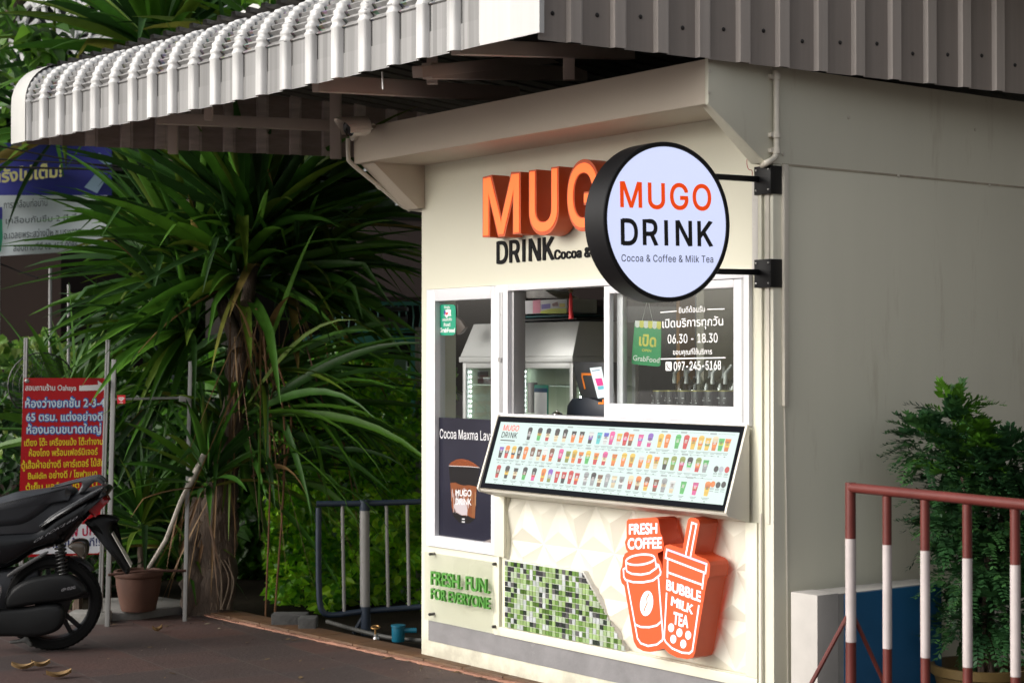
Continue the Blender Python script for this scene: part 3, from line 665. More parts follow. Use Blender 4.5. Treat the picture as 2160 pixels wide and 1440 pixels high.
stroke(ell(268, 453, 116, 40, -0.12, 0, 360, 28))
stroke([(152, 462), (158, 545)]); stroke([(384, 440), (398, 520)])
stroke([(158, 545), (200, 566), (270, 573), (340, 560), (398, 518), (408, 485)])
stroke([(148, 520), (132, 530), (136, 590), (150, 615), (210, 632), (290, 634), (370, 618), (428, 572), (430, 550), (412, 488)])
stroke([(163, 632), (245, 1080), (270, 1120), (330, 1142), (400, 1130), (445, 1095), (448, 1060), (412, 595)])
stroke([(228, 970), (270, 990), (340, 992), (400, 978), (436, 945)])
stroke([(480, 372), (797, 488), (788, 560), (470, 438)], closed=True)
stroke([(486, 450), (484, 598)]); stroke([(776, 560), (762, 690)]); stroke([(490, 555), (764, 655)])
stroke([(478, 715), (458, 1080), (470, 1110), (520, 1160), (600, 1195), (660, 1200), (684, 1180), (736, 815)])
stroke([(630, 420), (680, 158), (716, 172), (668, 432)])
for (x_, y_) in ((514, 996), (580, 1036), (650, 1056), (531, 1087), (611, 1126)): g.face([Z4(px_, py_, 0.0012) for (px_, py_) in ell(x_, y_, 24, 35, 0, 0, 342, 19)][::-1])
be = ell(318, 802, 52, 102, 0.12, 0, 342, 19); g.face([Z4(*p, 0.0012) for p in be][::-1])
def word(s_, bl_, br_, tl_, bold=0.06):
    A, B, C_ = Z4(*bl_), Z4(*br_), Z4(*tl_); lettering(g, s_, A, B - A, C_ - A, nF_, lift=0.0012, bold=bold, res=4, font=None)
word('FRESH', (178, 252), (405, 243), (178, 172)); word('COFFEE', (168, 368), (440, 360), (168, 286))
word('BUBBLE', (475, 690), (752, 790), (478, 612)); word('MILK', (512, 815), (690, 890), (520, 745)); word('TEA', (530, 965), (652, 1000), (536, 872))
g.build('sign_lettering', PKW, cs)
g = G(); stroke_m = [Z4(*p, 0.002) for p in ((340, 722), (318, 760), (322, 800), (304, 840), (296, 868))]; g.ribbon(stroke_m, 0.006, nF_); g.build('bean_line', OR_FACE, cs)

# acrylic plaque FRESH FUN FOR EVERYONE ---------------------------------------------------------
pq = thing('acrylic_plaque', V(0.34, -0.02, 0.2), 'clear plaque with raised green letters FRESH FUN FOR EVERYONE on four standoffs', 'plaque')
g = G(); g.box(0.06, 0.635, -0.0235, -0.0195, 0.205, 0.545)
ACR = glass('clear_acrylic', (0.97, 0.98, 0.97))
g.build('acrylic_panel', ACR, pq)
for (px, py) in ((907, 1168), (1041, 1189), (906, 1295), (1040, 1321)):
    p = F(px, py, -0.03); g = G(); g.lathe([(0, 0.034), (0.006, 0.034), (0.0075, 0.032), (0.0075, 0)], V(p.x, -0.0005, p.z), V(0, -1, 0), 12); g.build('standoff', mat('dark_steel', (0.1, 0.095, 0.09), 0.4, metal=0.8), pq, smooth=True)
GRN = mat('green_letter', (0.08, 0.27, 0.045), 0.5, spec=0.3)
g = G()
for s_, (x0_, y0_), (x1_, y1_), yt in (('FRESH. FUN.', (909, 1232), (1032, 1251), 1204), ('FOR EVERYONE', (909, 1262), (1033, 1284), 1240)):
    a = F(x0_, y0_, -0.045); b_ = F(x1_, y1_, -0.045); t_ = F(x0_, yt, -0.045)
    m_, lo_ = lettering(g, s_, V(a.x, -0.036, a.z), V(b_.x - a.x, 0, b_.z - a.z), V(0, 0, t_.z - a.z), NF, depth=0.012, bold=0.02, font=None, res=4); letter_sides(g, m_, lo_, 0.012)
g.build('raised_lettering', GRN, pq)

# poster behind the lower half of the narrow window ---------------------------------------------
PY = 0.012
po = thing('drink_poster', V(0.375, PY, 0.632), 'navy poster of a layered cocoa drink headed Cocoa Maxma Lav inside the narrow window', 'poster')
g = G(); g.box(0.1365, 0.613, PY, PY + 0.003, 0.632, 1.222); g.build('poster_sheet', mat('poster_navy', (0.016, 0.016, 0.03), 0.25, var=0.3, vscale=2.5), po)
def Z3(x, y, lift=0.0): return F(900 + x / 4.645, 860 + y / 4.645, PY - 0.0005 - lift)
g = G()
def pf(pts, c, lift=0.0):
    g.col = c; Q = [Z3(*p, lift) for p in pts]; n_ = sum((Q[i].cross(Q[(i + 1) % len(Q)]) for i in range(len(Q))), V(0, 0, 0))
    g.face(Q if n_.y < 0 else Q[::-1])
pf([(215, 575), (520, 580), (505, 690), (490, 770), (470, 1090), (420, 1130), (330, 1130), (260, 1060), (232, 740)], (0.006, 0.005, 0.006))
pf([(232, 735), (280, 728), (310, 745), (360, 760), (420, 755), (490, 770), (472, 1080), (440, 1075), (400, 1050), (355, 1055), (300, 1030), (262, 1000), (246, 980)], (0.2, 0.06, 0.02), 0.0004)
rp = random.Random(4)
for i in range(34):
    x_ = 240 + i * 7.1; y1_ = 790 + rp.random() * 160; y2_ = min(1010 + i * 2, y1_ + 60 + rp.random() * 190)
    c = rp.choice(((0.42, 0.34, 0.33), (0.28, 0.08, 0.025), (0.06, 0.015, 0.008), (0.36, 0.15, 0.08), (0.48, 0.42, 0.42)))
    if i > 24: c = rp.choice(((0.26, 0.11, 0.045), (0.15, 0.05, 0.02), (0.32, 0.18, 0.09)))
    pf([(x_, y1_), (x_ + 3 + rp.random() * 5, y1_ - 20), (x_ + 9, y1_ + 10), (x_ + 8, y2_), (x_ + 2, y2_ + 12)], c, 0.0007)
pf([(262, 960), (300, 900), (340, 880), (380, 930), (400, 1000), (395, 1048), (340, 1050), (290, 1020)], (0.46, 0.41, 0.43), 0.0009)
pf([(218, 560), (235, 535), (290, 505), (345, 498), (410, 512), (470, 545), (520, 580), (420, 570), (300, 566)], (0.2, 0.045, 0.01), 0.0004)
for i in range(60):
    x_ = 235 + rp.random() * 250; y_ = 560 - rp.random() * 52 * (1 - abs(x_ - 350) / 190); c = rp.choice(((0.28, 0.07, 0.016), (0.1, 0.02, 0.006), (0.34, 0.1, 0.03))); pf([(x_, y_), (x_ + 8, y_ - 3), (x_ + 12, y_ + 3), (x_ + 4, y_ + 5)], c, 0.0007)
pf([(218, 562), (300, 566), (420, 571), (520, 582), (519, 588), (420, 578), (300, 573), (217, 570)], (0.55, 0.5, 0.48), 0.0007)
pf([(555, 1310), (620, 1285), (645, 1290), (640, 1325)], (0.2, 0.17, 0.16), 0.0004)
for y_ in (1080, 1108): pf([(344, y_), (374, y_ + 2), (372, y_ + 14), (346, y_ + 12)], (0.6, 0.6, 0.62), 0.0008)
g.build('cup_picture', mat('poster_print', (1, 1, 1), 0.3, attr=True), po, color=True)
g = G()
def wz(s_, bl_, br_, tl_, bold=0.0, lift=0.0012, font=None):
    A, B, C_ = Z3(*bl_), Z3(*br_), Z3(*tl_); lettering(g, s_, A, B - A, C_ - A, NF, lift=lift, bold=bold, font=font)
wz('Cocoa Maxma Lava', (130, 295), (650, 322), (130, 205), 0.01, font=INTER)
wz('MUGO', (283, 860), (440, 864), (284, 800), 0.04); wz('DRINK', (283, 945), (440, 952), (284, 885), 0.03)
g.build('poster_lettering', mat('poster_white', (0.7, 0.7, 0.72), 0.35), po)

# green sticker on the narrow window ------------------------------------------------------------
def Z5(x, y, yy): return F(880 + x / 4.8, 580 + y / 4.8, yy)
g = G(); SY = 0.0175; g.mi = 0
def rrect(pts4, r=0.18):
    out = []
    for i in range(4):
        p, a, b_ = pts4[i], pts4[i - 1], pts4[(i + 1) % 4]; k = min((a - p).length, (b_ - p).length) * r
        A = p + (a - p).normalized() * k; B = p + (b_ - p).normalized() * k
        out += [A, A.lerp(p, 0.55).lerp(B.lerp(p, 0.55), 0.5), B]
    return out
g.prism(rrect([Z5(216, 298, SY), Z5(216, 610, SY), Z5(390, 610, SY), Z5(390, 298, SY)]), V(0, 0.0012, 0))
g.mi = 1
def wl(s_, bl_, br_, tl_, yy, bold=0.03): A, B, C_ = Z5(*bl_, yy), Z5(*br_, yy), Z5(*tl_, yy); lettering(g, s_, A, B - A, C_ - A, NF, lift=0.0006, bold=bold)
wl('GrabFood', (226, 578), (382, 580), (226, 535), SY, 0.05); wl('สั่งเลยที่', (268, 518), (336, 518), (268, 488), SY); wl('อร่อยใกล้ตัว', (256, 466), (352, 460), (256, 440), SY); wl('จัดส่ง', (272, 338), (332, 338), (272, 315), SY)
pts = [(272, 360), (300, 350), (310, 345), (342, 350), (340, 395), (345, 415), (315, 415), (295, 435), (285, 415), (270, 405)]
g.face([Z5(*p, SY - 0.0006) for p in pts][::-1])
g.mi = 2; hp = [(298, 408), (284, 392), (286, 378), (296, 376), (300, 382), (306, 375), (314, 380), (312, 392)]; g.face([Z5(*p, SY - 0.0009) for p in hp][::-1])
g.mi = 3; g.face([Z5(*p, SY - 0.0008) for p in ((270, 362), (284, 356), (290, 372), (282, 392), (284, 412), (272, 400))][::-1])
g.build('window_sticker', [mat('sticker_green', (0.0, 0.3, 0.17), 0.4), mat('sticker_white', (0.8, 0.8, 0.8), 0.4), mat('sticker_red', (0.6, 0.02, 0.06), 0.4), mat('sticker_blue', (0.03, 0.05, 0.3), 0.4)], label='green delivery sticker reading GrabFood on the narrow window pane', cat='sticker')
# white window lettering on the sash ------------------------------------------------------------
def Z6(x, y, yy=-0.0008): return F(1240 + x / 4.5, 580 + y / 4.5, yy)
g = G()
def wv(s_, bl_, br_, tl_, bold=0.02, font=None): A, B, C_ = Z6(*bl_), Z6(*br_), Z6(*tl_); lettering(g, s_, A, B - A, C_ - A, NF, bold=bold, font=font)
wv('ยินดีต้อนรับ', (863, 360), (1112, 348), (863, 309)); wv('เปิดบริการทุกวัน', (707, 500), (1285, 475), (707, 425)); wv('06.30 - 18.30', (757, 648), (1232, 637), (757, 565), 0.015, INTER)
wv('ขอบคุณที่ใช้บริการ', (808, 755), (1180, 750), (808, 708)); wv('097-245-5168', (815, 905), (1265, 895), (815, 825), 0.03, INTER)
for a, b_ in (((688, 355), (845, 342)), ((1130, 325), (1297, 322)), ((690, 796), (1305, 783))): g.ribbon([Z6(*a), Z6(*b_)], 0.005, NF)
g.face(rrect([Z6(737, 822), Z6(737, 908), Z6(796, 908), Z6(796, 822)]))
wl_m = mat('window_vinyl', (0.8, 0.8, 0.8), 0.5)
g.mi = 1; g.ribbon([Z6(x_, y_, -0.0014) for x_, y_ in ((752, 838), (750, 858), (762, 882), (782, 892))], 0.005, NF)
g.build('window_lettering', [wl_m, DARK], label='white lettering with opening hours and phone number on the sliding sash', cat='lettering')

# ================================================================== CORRUGATED ROOF
DC = 6.3
C0 = AT(1122, 78, DC); C0.z = 2.68
e1 = (d0 * math.cos(math.radians(41)) - RT * math.sin(math.radians(41))).normalized()      # along the left eave, away
e2 = (d0 * math.cos(math.radians(61)) + RT * math.sin(math.radians(61))).normalized()      # along the right eave, away
n1 = (e2 - e1 * e2.dot(e1)).normalized(); n2 = (e1 - e2 * e1.dot(e2)).normalized()          # inward normals
LEN1 = 4.02; LEN2 = 5.2; PIT = 0.19
WHT = mat('white_roof_sheet', (0.5, 0.5, 0.49), 0.42, var=0.1, vscale=1.0, stretch=(30, 30, 0.8), attr=False, dirt=(0.12, 0.11, 0.09, 0.64, 0.75), dscale=2.2)
def sheet_mat(name, attr=True):
    m = mat(name, (0.62, 0.62, 0.6), 0.42, attr=True, var=0.24, vscale=1.0, stretch=(26, 26, 0.7), dirt=(0.1, 0.09, 0.075, 0.6, 0.65), dscale=1.6)
    return m
SHW = sheet_mat('white_crimped_sheet')
PROF_L = [(0.0, 0.0), (0.2, 0.0), (0.36, 0.0), (0.49, 0.0), (0.545, 0.0), (0.60, 0.0), (0.635, 0.018), (0.69, 0.026), (0.87, 0.026), (0.925, 0.018), (0.95, 0.0)]
def profile():
    """u in one pitch -> outward rib height"""
    return [(0.0, 0.0), (0.62, 0.0), (0.66, 0.022), (0.90, 0.022), (0.94, 0.0)]
def eave_sheet(org, e, inn, length, height, R, slope, run, crimp, colf, sag=0.0):
    g = G(); us = []
    n = int(length / PIT)
    for i in range(n):
        for (t, h) in (PROF_L if crimp else profile()): us.append(((i + t) * PIT, h, i, t))
    us.append((n * PIT, 0.0, n, 0.0))
    sec = [(0.0, 0.0, 0, -1, 0), (0.0, height * 0.5, 0, -1, 0), (0.0, height, 0, -1, 0)]     # inward, up, normal(in,up), crimp phase
    NA = 54 if crimp else 12
    for k in range(1, NA + 1):
        a = math.pi / 2 * k / NA * 0.94
        cr = 0.0
        if crimp: cr = 0.0105 * math.sin(2 * math.pi * 9 * k / NA)
        sec.append((R - R * math.cos(a), height + R * math.sin(a), a, -1, cr))
    li, lz = sec[-1][0], sec[-1][1]; sec.append((li + run * math.cos(slope), lz + run * math.sin(slope), math.pi / 2, -1, 0))
    vs = []; cols = []
    for (u, h, i, t) in us:
        sg = -sag * math.sin(math.pi * u / length)
        for q, (ins, up, a, _, cr) in enumerate(sec):
            dn = -inn * math.cos(a) + UP0 * math.sin(a)
            hh = h + (cr if h < 0.01 else cr * 0.35)
            vs.append(org + e * u + inn * ins + UP0 * (up + sg) + dn * hh)
    m_ = len(sec); nu = len(us)
    for a_ in range(nu - 1):
        for b_ in range(m_ - 1):
            g.col = colf(us[a_], b_, m_)
            g.f.append((a_ * m_ + b_, (a_ + 1) * m_ + b_, (a_ + 1) * m_ + b_ + 1, a_ * m_ + b_ + 1)); g.m.append(0); g.c.append(g.col)
    g.v = [tuple(v) for v in vs]
    return g
rs = random.Random(8); dirt_i = {}
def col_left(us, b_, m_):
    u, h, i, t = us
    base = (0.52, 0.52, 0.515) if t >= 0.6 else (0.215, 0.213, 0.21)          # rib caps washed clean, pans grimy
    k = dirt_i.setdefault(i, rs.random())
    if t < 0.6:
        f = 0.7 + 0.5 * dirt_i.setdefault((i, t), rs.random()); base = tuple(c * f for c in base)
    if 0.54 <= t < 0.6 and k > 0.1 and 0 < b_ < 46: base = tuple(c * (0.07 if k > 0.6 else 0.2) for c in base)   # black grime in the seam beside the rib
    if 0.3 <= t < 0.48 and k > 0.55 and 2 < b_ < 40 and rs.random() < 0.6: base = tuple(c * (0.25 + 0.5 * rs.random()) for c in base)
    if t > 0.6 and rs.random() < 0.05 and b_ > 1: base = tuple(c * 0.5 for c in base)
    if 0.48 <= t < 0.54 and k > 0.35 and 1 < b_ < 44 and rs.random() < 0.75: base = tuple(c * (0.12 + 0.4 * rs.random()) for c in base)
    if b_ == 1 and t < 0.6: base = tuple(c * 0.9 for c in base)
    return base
roof = thing('corrugated_roof', V(1.2, 0.5, 2.66), 'white corrugated metal roof with rounded crimped eaves over the kiosk', 'roof')
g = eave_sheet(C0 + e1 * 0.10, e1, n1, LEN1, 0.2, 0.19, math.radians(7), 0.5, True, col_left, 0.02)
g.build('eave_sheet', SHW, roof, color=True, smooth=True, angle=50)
def col_right(us, b_, m_): return (0.27, 0.235, 0.21) if us[3] < 0.6 else (0.38, 0.34, 0.31)
OR2 = C0 + e2 * 0.025 + V(0, 0, -0.018)
g = eave_sheet(OR2, e2, n2, LEN2, 0.75, 0.15, math.radians(4), 0.5, False, col_right, 0.02)
shR = g.build('eave_sheet', mat('brown_roof_sheet', (0.3, 0.27, 0.25), 0.5, attr=True, var=0.14, vscale=1.0, stretch=(18, 18, 0.5), dirt=(0.07, 0.06, 0.05, 0.68, 0.5), dscale=1.5), roof, color=True, smooth=True, angle=50)
g = G()
for i in range(27):
    p = OR2 + e2 * ((i + 0.32) * PIT) + V(0, 0, 0.1 + 0.012 * (i % 3)) - n2 * 0.001; g.lathe([(0, 0.006), (0.005, 0.005), (0.009, 0.0)], p, -n2, 8)
g.build('sheet_screws', mat('rubber_washer', (0.015, 0.013, 0.012), 0.6), shR)
# bent corner trim
g = G(); o = 0.028; zt_, zb_ = 1.0, 0.0
w1 = C0 + e1 * 0.26 - n1 * o; w2 = C0 + e1 * 0.085 - n1 * o; w3 = C0 + e2 * 0.015 - n2 * o; w4 = C0 + e2 * 0.035 - n2 * o
for a, b_, za, zb2 in ((w1, w2, 0.0, 0.0), (w2, w3, 0.0, 0.012), (w3, w4, 0.012, 0.012)):
    nn = (b_ - a).cross(UP0).normalized()
    if nn.dot(n1 + n2) > 0: nn = -nn
    g.prism([a + V(0, 0, za - 0.01), b_ + V(0, 0, zb2 - 0.01), b_ + V(0, 0, 0.8), a + V(0, 0, 0.8)], -nn * 0.003)
g.build('corner_trim', WHT, roof)
# far left end: rounded end trim and the end sheet seen from inside
E0 = C0 + e1 * (LEN1 + 0.08)
g = G(); sec = [(0, -0.005), (0, 0.1), (0, 0.21)] + [(0.19 - 0.19 * math.cos(a), 0.21 + 0.19 * math.sin(a)) for a in [math.pi / 2 * k / 10 for k in range(1, 11)]] + [(0.7, 0.46)]
vs = []
for (du, oo) in ((-0.07, 0.03), (0.10, 0.03), (0.155, -0.01), (0.16, -0.06)):
    for (i_, z_) in sec: 
        a_ = min(math.pi / 2, max(0, (z_ - 0.21) / 0.19 * math.pi / 2)); vs.append(E0 + e1 * du + n1 * (i_ - oo * math.cos(a_)) + UP0 * (z_ + oo * math.sin(a_)))
m_ = len(sec); g.add(vs, [(a_ * m_ + b_, (a_ + 1) * m_ + b_, (a_ + 1) * m_ + b_ + 1, a_ * m_ + b_ + 1) for a_ in range(3) for b_ in range(m_ - 1)])
g.build('end_trim', mat('grey_trim', (0.42, 0.42, 0.4), 0.5, var=0.12, dirt=(0.14, 0.13, 0.11, 0.6, 0.6), dscale=5), roof, smooth=True, angle=60)
e3 = (d0 * math.cos(math.radians(70)) + RT * math.sin(math.radians(70))).normalized(); n3 = V(0, 0, 1).cross(e3).normalized()
if n3.dot(FW) < 0: n3 = -n3     # away from the viewer
BRN = mat('rusty_brown_sheet', (0.135, 0.1, 0.085), 0.6, attr=True, var=0.3, vscale=2.0, stretch=(3, 3, 14), dirt=(0.33, 0.27, 0.25, 0.62, 0.55), dscale=7)
E3 = E0 + e1 * 0.08 + n1 * 0.05
def col_end(us, b_, m_): return (0.26, 0.21, 0.185) if us[3] < 0.6 else (0.5, 0.43, 0.4)
g = eave_sheet(E3, e3, n3, 3.6, 0.34, 0.05, 0.1, 0.05, False, col_end)
g.f = [f[::-1] for f in g.f]
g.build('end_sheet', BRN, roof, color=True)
# roof deck seen from below
g = G(); pr = profile()
ra = C0 + n1 * 0.4 + n2 * 0.4; zr = 3.12
for i in range(34):
    for k in range(len(pr)):
        t0, h0 = pr[k]; t1, h1 = pr[k + 1] if k + 1 < len(pr) else (1.0, 0.0)
        for (ea, eb) in (((i + t0) * PIT, (i + t1) * PIT),):
            p0 = C0 + e1 * (ea * 0.66 + 0.02) + n1 * 0.15 + UP0 * (0.42 + h0); p1 = C0 + e1 * (eb * 0.66 + 0.02) + n1 * 0.15 + UP0 * (0.42 + h1)
            g.face([p0, p1, p1 + n1 * 5.2 - UP0 * 0.38, p0 + n1 * 5.2 - UP0 * 0.38])
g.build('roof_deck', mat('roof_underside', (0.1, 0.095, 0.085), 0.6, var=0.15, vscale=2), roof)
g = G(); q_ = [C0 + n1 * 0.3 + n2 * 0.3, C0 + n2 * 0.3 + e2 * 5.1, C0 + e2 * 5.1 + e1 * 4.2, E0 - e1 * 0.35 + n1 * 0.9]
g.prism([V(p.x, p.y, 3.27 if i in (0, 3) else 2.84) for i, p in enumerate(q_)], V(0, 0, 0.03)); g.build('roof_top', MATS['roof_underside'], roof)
BEAM = mat('brown_steel_beam', (0.5, 0.42, 0.37), 0.5, var=0.12, vscale=3, dirt=(0.1, 0.07, 0.06, 0.64, 0.5))
def beam(p, q, wd=0.05, hd=0.1, name='beam'):
    g = G(); g.bar(p, q, wd, hd); g.build(name, BEAM, roof, bevel=0.004)
beam(E0 - e1 * 0.1 + n1 * 0.09 + UP0 * 0.14, C0 + e1 * 0.3 + n1 * 0.09 + UP0 * 0.14)                       # eave beam behind the left sheet
beam(C0 + n2 * 0.09 + e2 * 0.2 + UP0 * 0.14, C0 + n2 * 0.09 + e2 * 5 + UP0 * 0.14)
a = AT(330, 250, 9.35); b_ = AT(712, 266, 9.72); beam(a, b_, 0.05, 0.06)
a = AT(665, 176, 7.75); b_ = AT(1090, 200, 8.75); beam(a, b_, 0.05, 0.075)
a = AT(960, 100, 6.9); b_ = AT(1330, 112, 7.9); beam(a, b_, 0.05, 0.06)
a = AT(900, 150, 7.6); b_ = AT(1230, 156, 8.9); beam(a, b_, 0.05, 0.07)
a = AT(880, 152, 7.4); b_ = AT(1320, 108, 9.6); beam(a, b_, 0.05, 0.05)
for (px, y0_, y1_, D_, wd) in ((912, 110, 178, 7.95, 0.05), (1200, 95, 170, 7.6, 0.05), (708, 185, 335, 9.6, 0.06), (440, 225, 255, 8.6, 0.04), (365, 255, 325, 9.5, 0.05)):
    beam(AT(px, y0_, D_), AT(px, y1_, D_), wd, wd, 'strut')
g = G(); p = AT(806, 152, 7.1); g.tube([p, p + V(0.003, 0, -0.035), p + V(0.006, 0, -0.072)], 0.004, 6)
g.build('cable_tie', mat('white_plastic', (0.7, 0.7, 0.68), 0.4), label='white plastic tie hanging from the edge of the roof eave', cat='cable tie')
g = G(); g.bar(AT(440, 85, 11.2), AT(560, 4, 11.0), 0.05, 0.05); g.build('white_pole', mat('pole_white', (0.7, 0.7, 0.68), 0.4), label='white pipe slanting up among the leaves behind the roof eave', cat='pipe')

# ================================================================== CCTV, CONDUITS
dcam = (AT(700, 268, 8.55) - AT(772, 268, 8.5)).normalized()
cc = AT(757, 268, 8.5)
cctv = thing('security_camera', cc, 'small white bullet security camera on the left end of the canopy', 'security camera')
ax = (dcam * 0.8 - d0 * 0.75 + V(0, 0, -0.15)).normalized(); R_ = 0.046
g = G(); g.lathe([(0, -0.05), (R_ * 0.8, -0.05), (R_, -0.03), (R_, 0.045), (R_ * 0.92, 0.048)], cc, ax, 28); g.build('camera_body', PIPEW, cctv, smooth=True)
g = G(); g.lathe([(0, 0.07), (R_ * 0.6, 0.072), (R_ * 0.9, 0.06), (R_ * 0.92, 0.044), (0, 0.044)], cc, ax, 28); g.build('camera_lens', mat('lens_black', (0.01, 0.01, 0.012), 0.15), cctv, smooth=True)
g = G(); aa = ax.cross(UP0).normalized(); bb = aa.cross(ax).normalized()
def hoodp(t, h, r): return cc + ax * h + (aa * math.cos(t) + bb * math.sin(t)) * r
n = 16; 
for k in range(n):
    t0, t1 = math.radians(-35 + 250 * k / n), math.radians(-35 + 250 * (k + 1) / n)
    f0 = 0.075 + 0.05 * max(0, math.sin(t0)); f1 = 0.075 + 0.05 * max(0, math.sin(t1))
    g.face([hoodp(t0, -0.04, R_ + 0.006), hoodp(t1, -0.04, R_ + 0.006), hoodp(t1, f1, R_ + 0.006), hoodp(t0, f0, R_ + 0.006)])
    g.face([hoodp(t0, -0.04, R_ + 0.002), hoodp(t0, f0, R_ + 0.002), hoodp(t1, f1, R_ + 0.002), hoodp(t1, -0.04, R_ + 0.002)])
g.build('sun_hood', mat('camera_shell', (0.66, 0.6, 0.52), 0.4), cctv, smooth=True)
g = G(); g.tube([cc - ax * 0.045, cc - ax * 0.07 + V(0.02, 0, 0.0), V(-0.07, CY - 0.002, cc.z - 0.01)], 0.012, 10); g.lathe([(0, 0.0), (0.028, 0.0), (0.028, 0.02), (0, 0.02)], V(-0.07, CY - 0.021, cc.z - 0.01), V(0, 1, 0), 16); g.build('camera_bracket', PIPEW, cctv, smooth=True)
def curve(pts, n=8):
    out = []; P_ = [pts[0]] + list(pts) + [pts[-1]]
    for i in range(1, len(P_) - 2):
        for k in range(n):
            t = k / n; a, b, c, d = P_[i - 1], P_[i], P_[i + 1], P_[i + 2]
            out.append(0.5 * ((2 * b) + (c - a) * t + (2 * a - 5 * b + 4 * c - d) * t * t + (3 * b - a - 3 * c + d) * t ** 3))
    return out + [pts[-1]]
xx = -0.10
g = G(); cp = [S(734, 292, xx), S(735, 330, xx), S(742, 345, xx), S(800, 393, xx), S(848, 433, xx), S(862, 439, xx), V(-0.012, 0.02, S(880, 443, -0.01).z)]
g.tube(curve(cp, 6), 0.0115, 10)
for t in (cp[3], cp[5]): g.tube([t - (cp[4] - cp[3]).normalized() * 0.012, t + (cp[4] - cp[3]).normalized() * 0.012], 0.015, 10)
g.build('conduit_pipe', PIPEW, label='cream conduit pipe bending down from the camera to the left wall corner', cat='conduit', smooth=True)
xr_ = W + 0.018
g = G(); cp = [S(1638, 150, xr_), S(1638, 240, xr_), S(1638, 310, xr_), S(1634, 332, xr_), S(1618, 343, xr_), V(2.44, -0.02, S(1600, 348, 2.44).z)]
g.tube(curve(cp, 6), 0.0125, 10)
for py in (163, 285, 318): p = S(1638, py, xr_); g.tube([p - V(0, 0, 0.012), p + V(0, 0, 0.012)], 0.017, 10); g.box(W + 0.001, xr_, p.y - 0.03, p.y, p.z - 0.008, p.z + 0.008)
g.build('conduit_pipe', PIPEW, label='cream conduit pipe running down the side wall beside the roof edge', cat='conduit', smooth=True)
ta, tb = S(1656, 347, W + 0.01), S(1658, 856, W + 0.01)
g = G(); g.box(W + 0.0005, W + 0.018, ta.y - 0.013, ta.y + 0.013, tb.z, ta.z); g.build('cable_trunking', PIPEW, label='narrow cream cable cover running up the side wall', cat='cable cover', bevel=0.003)
tc_ = S(1662, 860, W + 0.004)
g = G(); g.tube([V(W + 0.004, ta.y, tb.z), V(W + 0.004, ta.y + 0.01, 0.9), V(W + 0.004, ta.y + 0.018, 0.02)], 0.004, 6); g.build('wall_cable', PIPEW, label='thin pale cable dropping from the cable cover to the ground', cat='cable')
g = G(); g.box(2.44, 2.46, -0.006, -0.0005, 0.86, 2.2); g.tube([V(2.42, -0.012, 0.0), V(2.42, -0.012, 0.9)], 0.006, 8); g.build('conduit_strip', PIPEW, label='flat pale strip up the right corner post of the kiosk', cat='conduit')
# overhead wires behind the roof eave
for k, (a, b_, c, lab) in enumerate((((-20, 335, 11.5), (330, 355, 11), (900, 395, 10.5), 'uppermost of the black cables sagging under the roof eave'), ((-20, 352, 11.5), (360, 362, 11), (900, 384, 10.5), 'middle black cable sagging in front of the palm crown'), ((-20, 305, 11.6), (380, 372, 11.2), (900, 372, 10.6), 'lowest black cable crossing the palm crown'))):
    g = G(); P_ = curve([AT(*a), AT(*b_), AT(*c)], 12)
    g.tube(P_, 0.008 if k == 1 else 0.006, 6); g.build('overhead_cable', CABLE, label=lab, cat='cable', group='black cables under the roof', smooth=True)
g = G(); P_ = curve([AT(0, 556, 12.3), AT(40, 572, 12.3), AT(80, 586, 12.2)], 8); g.tube(P_, 0.006, 6); g.build('overhead_cable', CABLE, label='short black cable below the blue banner', cat='cable')

# ================================================================== BACKGROUND WALLS, BANNER
def vert_quad(px0, px1, D0, D1):
    """two ground-plan points for a vertical surface"""
    a, b_ = AT(px0, 763, D0), AT(px1, 763, D1); return V(a.x, a.y, 0), V(b_.x, b_.y, 0)
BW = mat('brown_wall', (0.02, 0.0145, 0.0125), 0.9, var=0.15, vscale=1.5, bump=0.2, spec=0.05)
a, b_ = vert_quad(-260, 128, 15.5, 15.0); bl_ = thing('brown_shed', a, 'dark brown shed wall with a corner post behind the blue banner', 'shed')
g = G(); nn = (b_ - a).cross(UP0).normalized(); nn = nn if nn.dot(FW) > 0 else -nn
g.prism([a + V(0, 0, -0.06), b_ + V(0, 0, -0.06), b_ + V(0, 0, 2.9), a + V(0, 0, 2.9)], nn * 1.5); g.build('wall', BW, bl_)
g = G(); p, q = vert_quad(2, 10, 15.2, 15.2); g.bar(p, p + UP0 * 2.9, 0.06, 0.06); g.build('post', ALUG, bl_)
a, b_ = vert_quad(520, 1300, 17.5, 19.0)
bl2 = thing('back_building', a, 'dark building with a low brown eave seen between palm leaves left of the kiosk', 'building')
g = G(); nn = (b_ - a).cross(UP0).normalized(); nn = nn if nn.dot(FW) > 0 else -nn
g.prism([a + V(0, 0, -0.06), b_ + V(0, 0, -0.06), b_ + V(0, 0, 3.1), a + V(0, 0, 3.1)], nn * 2.0); g.build('wall', mat('dark_wall', (0.016, 0.015, 0.013), 0.9, var=0.3, vscale=1.2, spec=0.05), bl2)  # the wall's own colour, almost black
g = G(); g.prism([a + V(0, 0, 2.05) - nn * 1.6, b_ + V(0, 0, 2.05) - nn * 1.6, b_ + V(0, 0, 2.9) - nn * 0.01, a + V(0, 0, 2.9) - nn * 0.01], V(0, 0, 0.06)); g.build('eave', BW, bl2)
